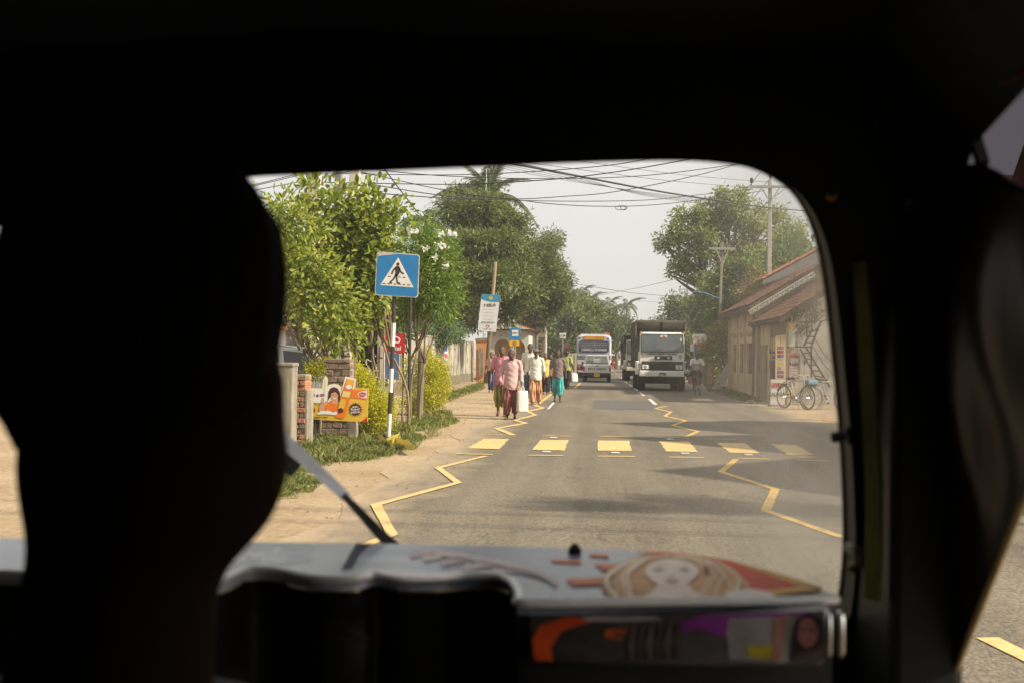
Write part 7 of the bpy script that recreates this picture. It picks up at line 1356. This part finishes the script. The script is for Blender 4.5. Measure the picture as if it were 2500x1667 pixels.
    if kind == 'sarong':
        fd = lambda X, Y, Z: .010 * s * np.sin(np.arctan2(Y, X) * 7 + X * 50 / s + Z * 5 / s + 2 * np.sin(Z * 6)) * np.clip((.95 * s - Z) / (.4 * s), 0, 1) + .006 * s * np.sin(X * 60 / s + Z * 14)
        meshobj('sarong', organic('sarong', sg, h * s, .085 * s, [lambda X, Y, Z: low * s - Z + .025 * s * np.sin(X * 14 / s + Y * 9), lambda X, Y, Z: Z - (hem + .06) * s], fd), lower, t, True)
    else:
        meshobj('trousers', organic('trousers', tr, h * s, .03 * s, [lambda X, Y, Z: low * s - Z, lambda X, Y, Z: Z - (hem + .06) * s], lambda X, Y, Z: .004 * s * np.sin(Z * 60 / s + X * 40)), lower, t, True)
    hz_ = hz * s; hy_ = hy * s
    hp = [E((0, hy + .015, hz + .020), (.083, .098, .105))]
    if hair == 'long': hp += [C((0, hy + .07, hz - .02), (0, .10, 1.24), .04, .028)]
    meshobj('hair', organic('hair', hp, h * s * .8, .03 * s, [lambda X, Y, Z: np.minimum(hy_ - .038 * s - Y, hz_ + .052 * s - Z), lambda X, Y, Z: (hz_ - (.05 * s if hair != 'long' else .4 * s)) - Z], lambda X, Y, Z: .003 * s * np.sin(X * 150) * np.sin(Y * 140 + Z * 90)), hm, t, True)
    if hair == 'cap':
        cp = mat('cap_cloth', (.13, .10, .09), rough=.9); meshobj('cap', organic('cap', [E((0, hy + .01, hz + .06), (.095, .11, .065)), E((0, hy - .11, hz + .045), (.08, .07, .014))], h * s * .8, .02, [lambda X, Y, Z: hz_ + .03 * s - Z]), cp, t, True)
    EW = mat('eye_dark', (.02, .015, .012), rough=.2)
    for sd in (-1, 1): MB().lathe([(.002, -.006), (.010 * s, -.004), (.010 * s, .004)], V_(sd * .03, hy - .088, hz + .012), 8, 'y').build('eye', EW, t)
    MB().box(*[v for q in zip(V_(-.022, hy - .102, hz - .051), V_(.022, hy - .09, hz - .045)) for v in q]).build('mouth', mat('lips', (.10, .035, .03), rough=.5), t)
    return t
PINKS = cloth('pale_pink_shirt', (.58, .40, .39), None, ((.48, .28, .28), 17)); MAR = cloth('maroon_check_sarong', (.16, .03, .03), (.10, .035, .035), ((.22, .10, .09), 9)); PINK2 = cloth('rose_pink_shirt', (.58, .25, .29), (.52, .20, .25)); GRN = cloth('green_banded_sarong', (.035, .12, .075), (.10, .16, .10), ((.45, .32, .05), 3.2))
WSH = cloth('white_shirt', (.60, .58, .51), (.54, .52, .45)); JEANS = cloth('blue_jeans', (.03, .07, .14), (.045, .09, .17)); DJEANS = cloth('dark_blue_jeans', (.025, .04, .12), (.035, .055, .15)); ORS = cloth('orange_print_sarong', (.46, .24, .13), (.36, .17, .09)); YTOP = cloth('yellow_top', (.55, .43, .14)); BTR = cloth('dark_trousers', (.022, .02, .022)); BRTOP = cloth('brown_orange_top', (.34, .15, .07)); STR = cloth('striped_dark_shirt', (.06, .045, .045), None, ((.26, .20, .18), 13)); TEAL = cloth('teal_sarong', (.025, .26, .25), (.10, .40, .38)); LIME = cloth('lime_shirt', (.32, .36, .12)); TANT = cloth('tan_print_top', (.44, .29, .22), (.50, .38, .31)); REDT = cloth('dull_red_top', (.32, .10, .10))
GRYT = cloth('grey_white_shirt', (.62, .59, .53), (.54, .51, .46))
pm1 = person('front man in pale pink shirt and maroon sarong carrying a white bag', 1247, 1023, 1.57, PINKS, MAR, SK2, 'short', HAIRG, 'long', .70, stride=.10, swing=(.05, .06), h=.0115, head_down=1, ph=-1)
person('man in rose pink shirt and green sarong walking behind the front man', 1224, 1016, 1.64, PINK2, GRN, SK1, 'short', HAIR, 'short', .74, stride=.10, swing=(.08, -.05), h=.0125, ph=1, low=.24)
person('tall man in white shirt and blue jeans, highest head of the group', 1293, 979, 1.80, WSH, JEANS, SK2, 'short', HAIR, 'long', .76, stride=.12, h=.014, kind='trousers', low=.07)
person('man in brown cap, loose white shirt and orange sarong', 1307, 988, 1.63, WSH, ORS, SK2, 'cap', HAIR, 'rolled', .74, stride=.14, swing=(-.02, -.06), h=.013, ph=-1, low=.10, open_neck=.095)
person('woman in yellow top and dark trousers half hidden behind the capped man', 1331, 962, 1.53, YTOP, BTR, SK3, 'long', HAIR, 'short', .70, stride=.12, h=.016, kind='trousers', narrow=.88, low=.1)
person('woman in brown orange top beside the striped shirt man', 1344, 960, 1.50, BRTOP, BTR, SK1, 'long', HAIR, 'none', .74, stride=.12, h=.016, kind='trousers', narrow=.88, ph=-1, low=.1)
person('man in dark striped shirt and teal sarong nearest the traffic', 1361, 981, 1.62, STR, TEAL, SK2, 'short', HAIR, 'short', .76, stride=.12, swing=(.15, -.12), h=.013, ph=1, low=.23)
lime = person('man in lime green shirt holding a white bag, walking away by the road', 1383, 950, 1.68, LIME, BTR, SK2, 'short', HAIR, 'short', .80, rz=pi * .9, stride=.12, h=.016, low=.15)
jw = person('woman in tan top and blue jeans with raised arm, leftmost walker', 1199, 957, 1.56, TANT, DJEANS, SK3, 'long', HAIR, 'short', .88, stride=.13, h=.015, kind='trousers', narrow=.86, raise_arm=1, low=.1)
MB().tube([(-.13, -.10, 1.33), (.0, -.145, 1.15), (.13, -.12, .95), (.2, -.02, .85)], .014, 6).build('shoulder_strap', mat('brown_strap', (.16, .10, .06), rough=.8), jw, smooth=True); meshobj('shoulder_bag', organic('shoulder_bag', [('e', (.2, 0, .80), (.05, .13, .11))], .02, .03), mat('brown_strap', (.16, .10, .06)), jw, True)
person('woman in dull red top glimpsed behind the rose pink man', 1218, 960, 1.52, REDT, BTR, SK1, 'long', HAIR, 'short', .75, stride=.1, h=.017, kind='trousers', narrow=.88, ph=-1, low=.1)
# bags
def carrier_bag(label, loc, w_, hgt, dp_):
    t = thing('carrier_bag', label, 'bag', loc, .5, group='white carrier bags'); rings = []
    for i, (f_, z) in enumerate(((.96, -hgt), (1.05, -hgt * .94), (1.0, -hgt * .5), (.84, -hgt * .12), (.62, 0))):
        rings.append([(w_ / 2 * f_ * cos(a) * (1 + .08 * sin(5 * a + i)), dp_ / 2 * f_ * sin(a) * (1 + .12 * sin(3 * a + 2 * i)), z) for a in [2 * pi * k / 18 for k in range(18)]])
    q = [[(math.copysign(abs(x / (w_ / 2)) ** .38, x) * w_ / 2, math.copysign(abs(y / (dp_ / 2)) ** .7, y) * dp_ / 2, z) for x, y, z in r_] for r_ in rings]
    MB().loft(q).build('pouch', cloth('white_polythene', (.60, .59, .56), (.50, .49, .46)), t, smooth=True); MB().tube(bez([(-w_ * .2, 0, -.03), (-.02, 0, .09), (.02, 0, .09), (w_ * .2, 0, -.03)], 4), .010, 6).build('handle', cloth('white_polythene', (.72, .71, .68)), t, smooth=True); return t
hd = pm1.location + Vector(pm1['hand']); carrier_bag('big white carrier bag hanging from the front man\'s hand', (hd.x + .02, hd.y - .02, hd.z - .10), .27, .47, .13)
hd = lime.location + Matrix.Rotation(pi * .9, 3, 'Z') @ Vector(lime['hand_l']); carrier_bag('rounded white bag carried by the lime shirted man', (hd.x, hd.y, hd.z - .10), .34, .36, .3)
# --- cyclist coming towards us on the right
g = G(1704, 964); cyb = bicycle('bicycle ridden towards us along the right edge', (g.x, g.y + .55, 0), R(-86), mat('black_frame', (.02, .02, .02), rough=.4), None, None)
t = thing('person', 'cyclist in pale shirt and dark cap riding towards the camera', 'person', (g.x, g.y + .55, 0)); E = lambda c_, r_: ('e', c_, r_); C = lambda a, b, ra, rb: ('c', a, b, ra, rb)
pr = [E((0, .22, .97), (.15, .12, .11)), E((0, .14, 1.12), (.14, .11, .15)), E((0, .05, 1.27), (.155, .11, .14)), C((-.15, .03, 1.36), (.15, .03, 1.36), .052, .052), C((0, .02, 1.38), (0, -.03, 1.48), .05, .05), E((0, -.05, 1.54), (.073, .092, .104)), E((0, -.09, 1.48), (.05, .05, .05)), C((0, -.14, 1.55), (0, -.155, 1.52), .011, .014), E((.075, -.04, 1.53), (.012, .02, .03)), E((-.075, -.04, 1.53), (.012, .02, .03))]
sh = [E((0, .20, 1.0), (.165, .13, .11)), E((0, .14, 1.12), (.168, .135, .17)), E((0, .05, 1.27), (.18, .135, .15)), C((-.15, .03, 1.36), (.15, .03, 1.36), .066, .066)]; lw = [E((0, .2, .95), (.17, .14, .11))]
for sd in (-1, 1):
    el = (sd * .27, -.05, 1.13); wr = (sd * .27, -.24, .99); kn = (sd * .13, -.18, .78 if sd > 0 else .62); an = (sd * .11, -.02 if sd > 0 else .08, .36 if sd > 0 else .19)
    pr += [C((sd * .178, .03, 1.345), el, .05, .04), C(el, wr, .038, .027), C(wr, (sd * .26, -.30, .97), .03, .028), C((sd * .085, .18, .92), kn, .08, .055), C(kn, an, .052, .034), C((an[0], an[1] + .03, an[2] - .03), (an[0], an[1] - .14, an[2] - .06), .036, .028)]
    for j in range(4): pr.append(C((sd * (.235 + j * .017), -.31, .975), (sd * (.235 + j * .017), -.335, .945), .009, .008))
    pr.append(C((sd * .235, -.28, .97), (sd * .215, -.31, .96), .011, .009)); sh.append(C((sd * .178, .03, 1.345), tuple(Vector((sd * .178, .03, 1.345)).lerp(Vector(el), .75)), .072, .072)); lw += [C((sd * .085, .18, .92), kn, .105, .085)]
meshobj('body', organic('body', pr, .014, .022), SK2, t, True); meshobj('shirt', organic('shirt', sh, .014, .035, [lambda X, Y, Z: .88 - Z, lambda X, Y, Z: .085 - np.sqrt(X ** 2 * 1.3 + (Y + .07) ** 2 + (Z - 1.455) ** 2 * .8)], lambda X, Y, Z: .005 * np.sin(Z * 50 + X * 30)), GRYT, t, True)
meshobj('shorts', organic('shorts', lw, .016, .05), cloth('dark_shorts', (.04, .032, .03)), t, True); meshobj('cap', organic('cap', [E((0, -.035, 1.595), (.09, .105, .07)), E((0, -.14, 1.585), (.07, .06, .012))], .014, .02, [lambda X, Y, Z: 1.575 - Z]), mat('navy_cap', (.02, .022, .035), rough=.8), t, True)
meshobj('hair', organic('hair', [E((0, -.03, 1.555), (.081, .095, .1))], .014, .02, [lambda X, Y, Z: np.minimum(-.08 - Y, 1.59 - Z), lambda X, Y, Z: 1.5 - Z]), HAIR, t, True)
tb_ = thing('sack_load', 'dark bundle and striped bag slung on the cyclist\'s handlebar', 'bag', (g.x - .36, g.y + .38, .78)); meshobj('bundle', organic('bundle', [E((0, 0, .06), (.17, .16, .15)), E((.05, .1, .22), (.13, .12, .15)), E((.02, .18, .38), (.12, .10, .17))], .02, .05, disp=lambda X, Y, Z: .012 * np.sin(X * 40 + Z * 30)), cloth('dark_bundle', (.05, .03, .035)), tb_, True)
meshobj('striped_bag', organic('striped_bag', [E((-.02, -.1, .12), (.15, .10, .10))], .018, .03, disp=lambda X, Y, Z: .008 * np.sin(X * 60)), cloth('striped_white_bag', (.05, .04, .06), None, ((.5, .48, .46), 7)), tb_, True)
# ================================================================ poles and wires
PCON = mat('pole_concrete', (.34, .31, .27), (.42, .39, .34), scale=3, rough=.85); INS = mat('brown_porcelain', (.035, .02, .018), rough=.25)
def utility_pole(label, px, pt, d, arm, w0=.14, w1=.10, m_=PCON, lamp=False, lean=0, group='power poles along the right'):
    top = P(px, pt, d); t = thing('utility_pole', label, 'utility pole', (top.x - lean, d, 0), group=group)
    MB().loft([[(sx * w_ + lean * f_, sy * w_ * .8, z) for sx, sy in ((-1, -1), (1, -1), (1, 1), (-1, 1))] for w_, z, f_ in ((w0, -.2, 0), (w1, top.z, 1))]).build('shaft', m_, t, bevel=.02)
    if arm:
        za = top.z - .35; MB().box(-arm + lean, arm + lean, -.16, -.06, za - .06, za + .06).build('crossarm', GREYBACK, t)
        for x in (-arm + .06, 0, arm - .06): MB().lathe([(.02, 0), (.02, .12), (.09, .14), (.06, .2), (.10, .22), (.06, .28), (.09, .30), (.05, .36), (.02, .38)], (x + lean, -.11, za + .06 if x else top.z - .02), 10).build('insulator', INS, t, smooth=True)
        for s_ in (-1, 1): MB().bar((s_ * arm * .45 + lean, -.13, za - .05), (lean, -.1, za - .75), .05).build('brace', GREYBACK, t)
    if lamp: MB().tube([(lean, 0, top.z * .6), (lean - .9, 0, top.z * .6 + .35), (lean - 1.5, 0, top.z * .6 + .4)], .03, 6).build('lamp_arm', mat('blue_arm', (.08, .2, .3), rough=.5), t); 
    return t
utility_pole('tall concrete power pole rising over the tiled roofs', 1880, 440, 50, .95, w0=.12, w1=.08)
utility_pole('weathered power pole in front of the rain tree', 1763, 592, 55, .70, w0=.09, w1=.055, m_=mat('old_pole', (.22, .19, .15), (.30, .26, .20), scale=3, rough=.9), lamp=True, lean=.15)
utility_pole('distant power pole above the dump truck', 1678, 700, 128, .95, w0=.17)
utility_pole('more distant power pole just left of the dump truck body top', 1641, 764, 190, 1.1, w0=.18, w1=.13)
utility_pole('furthest power pole over the truck', 1625, 780, 240, 1.1, w0=.2, w1=.15)
gl = 'poles standing behind the left shrubs'
utility_pole('square concrete pole leftmost above the shrubs', 771, 330, 25, 0, w0=.17, w1=.135, m_=mat('pale_pole', (.42, .38, .32), (.50, .46, .40), scale=3, rough=.85), group=gl)
utility_pole('dark round pole in the middle of three above the shrubs', 829, 330, 26.5, 0, w0=.12, w1=.085, m_=mat('dark_pole', (.14, .13, .12), (.20, .19, .17), scale=4, rough=.8), group=gl, lean=.06)
utility_pole('slightly leaning concrete pole right of the dark one', 872, 330, 24, 0, w0=.13, w1=.115, m_=mat('pale_pole', (.42, .38, .32)), group=gl, lean=.25)
t = thing('tv_aerial', 'thin television aerial mast above the mango tree', 'aerial', (P(1179, 870, 58).x, 58, 0)); z = P(1179, 413, 58).z; MB().tube([(0, 0, 0), (.05, 0, z)], .03, 6).build('mast', GREYBACK, t); MB().bar((-.25, 0, z), (.25, 0, z), .03).build('aerial_rod', GREYBACK, t)
WIRE = mat('wire_black', (.02, .02, .022), rough=.6)
def wire(label, pts, r_, cat='wire', name='overhead_wire'):
    q = bez([P(x, y, d) for x, y, d in pts], 8); o = Vector(q[0]); mb = MB().tube([p - o for p in q], r_, 5); ob = mb.build(name, WIRE, None, smooth=True); ob.location = o; tag(ob, label, cat, 'overhead wires')
wire('thick black cable bundle slanting down across the sky to the right', [(1060, 352, 21), (1207, 392, 23), (1340, 417, 26), (1580, 463, 33), (1730, 487, 40), (1880, 508, 49.8), (1990, 517, 60)], .03)
for i in range(5): wire('%s of the five thin wires fanning out below the thick cable' % ('topmost', 'second', 'third', 'fourth', 'lowest')[i], [(1040 + i * 18, 362 - i * 2, 21), (1144 + i * 16, 393 - i * 1.5, 23), (1330 + i * 14, 432 - i * 2 + i * .3, 28), (1560, 468 + i * 1.8, 34), (1730, 489 + i * 3, 42), (1880, 510 + i * 3, 49.7)], .0065)
wire('wire from the left poles sagging low then rising to the far right corner', [(760, 398, 26), (880, 411, 26), (1080, 430, 26), (1340, 437, 27), (1580, 429, 28), (1830, 397, 29), (1960, 372, 30)], .011)
wire('nearly level wire rising out of the window top at centre right', [(820, 424, 25), (1080, 428, 24), (1280, 421, 23), (1490, 404, 22), (1620, 380, 21), (1720, 355, 20)], .010)
wire('wire below the level one, leaving the window top near its right corner', [(780, 446, 26), (1080, 451, 25), (1220, 447, 24.5), (1380, 436, 24), (1540, 415, 23), (1715, 383, 22), (1800, 362, 21)], .012)
wire('lowest sagging wire on the left, rising to the upper right', [(800, 405, 26), (885, 422, 26), (1100, 468, 27), (1243, 486, 27), (1380, 480, 28), (1500, 469, 29), (1680, 434, 30), (1820, 396, 31), (1900, 370, 31)], .012)
wire('wire ending on the concrete pole arm, sagging in mid sky', [(870, 445, 26), (1080, 478, 30), (1240, 489, 34), (1420, 492, 38), (1580, 489, 42), (1700, 477, 46), (1838, 462, 49.8)], .015)
wire('lowest wire across the sky carrying a small coil', [(865, 468, 26), (1080, 484, 30), (1240, 487, 33), (1340, 498, 36), (1450, 504, 38), (1560, 503, 41), (1680, 492, 45), (1868, 466, 49.8)], .015)
cl = [P(1515 + (13 if k < 14 else 8) * cos(k * .45) + (0 if k < 14 else 8), 508 + 5 * sin(k * .45), 39.8) for k in range(28)]; o = cl[0].copy(); ob = MB().tube([p - o for p in cl], .012, 5).build('wire_coil', WIRE, None, smooth=True); ob.location = o; tag(ob, 'small loop of spare wire hanging from the lowest wire', 'wire', 'overhead wires')
wire('upper thin wire descending to the concrete pole top', [(1300, 372, 30), (1355, 385, 32), (1580, 417, 40), (1700, 431, 45), (1879, 446, 50)], .009); wire('lower thin wire descending to the concrete pole arm', [(1180, 380, 30), (1246, 392, 32), (1580, 436, 41), (1700, 448, 46), (1838, 460, 49.8)], .009)
for i, (dy, lb) in enumerate(((0, 'upper of two wires at the far left window edge'), (5, 'wire just under the upper one at far left'), (24, 'lower wire at the far left window edge'))): wire(lb, [(560, 463 + dy * .6, 24), (636, 448 + dy * .6, 24.5), (757, 418 + dy * .9, 25), (860, 396 + dy * .9, 25.5)], .010)
wire('taut double stay wire slanting down to the palm crown', [(905, 370, 24), (930, 402, 25), (975, 462, 27), (1022, 522, 29)], .016)
wire('long thin wire over the far road rising to the rain tree', [(1380, 690, 100), (1411, 694, 98), (1540, 715, 96), (1680, 727, 100)], .02); wire('faint wire climbing from the far palms to the rain tree', [(1440, 728, 120), (1460, 722, 118), (1580, 698, 100), (1708, 664, 70), (1763, 612, 55)], .018)
for i in range(3): wire('%s conductor strung between the right side power poles' % ('left', 'middle', 'right')[i], [(1628 + i * 14, 764, 190), (1662 + i * 17, 700, 128), (1705 + i * 18, 655, 96), (1731 + i * 32, 592 - (i == 1) * 4, 55), (1780 + i * 33, 520, 53), (1832 + i * 47, 452 - (i == 1) * 14, 50), (1930 + i * 60, 330, 40)], .014)
wire('pair of far wires crossing behind the palms', [(1540, 732, 150), (1600, 738, 150), (1680, 737, 130)], .02)
for i, (y0, y1, lb) in enumerate(((7.6, 6.3, 'stout cable crossing the road above the taxi roof'), (7.0, 5.5, 'second stout cable crossing above the taxi roof'))):
    q = [Vector((-14, y0 + .4, 6.4)), Vector((0, (y0 + y1) / 2 + .3, 5.9)), Vector((8, (y0 + y1) / 2, 6.0)), Vector((16, y1, 6.5))]; o = q[0].copy(); ob = MB().tube([v - o for v in bez(q, 6)], .035, 6).build('overhead_wire', WIRE, None, smooth=True); ob.location = o; tag(ob, lb, 'wire', 'overhead wires')
# ================================================================ humid haze over the road
m = bpy.data.materials.new('humid_haze'); m.use_nodes = True; n = m.node_tree; n.nodes.clear()
pv = n.nodes.new('ShaderNodeVolumePrincipled'); pv.inputs['Color'].default_value = (.93, .92, .90, 1); pv.inputs['Density'].default_value = .0009; pv.inputs['Anisotropy'].default_value = .25
o = n.nodes.new('ShaderNodeOutputMaterial'); n.links.new(pv.outputs[0], o.inputs['Volume'])
hz = MB().box(-420, 420, -95, 920, -1.0, 19).build('haze', m); tag(hz, 'pale humid haze softening the far end of the road', None, kind='stuff')
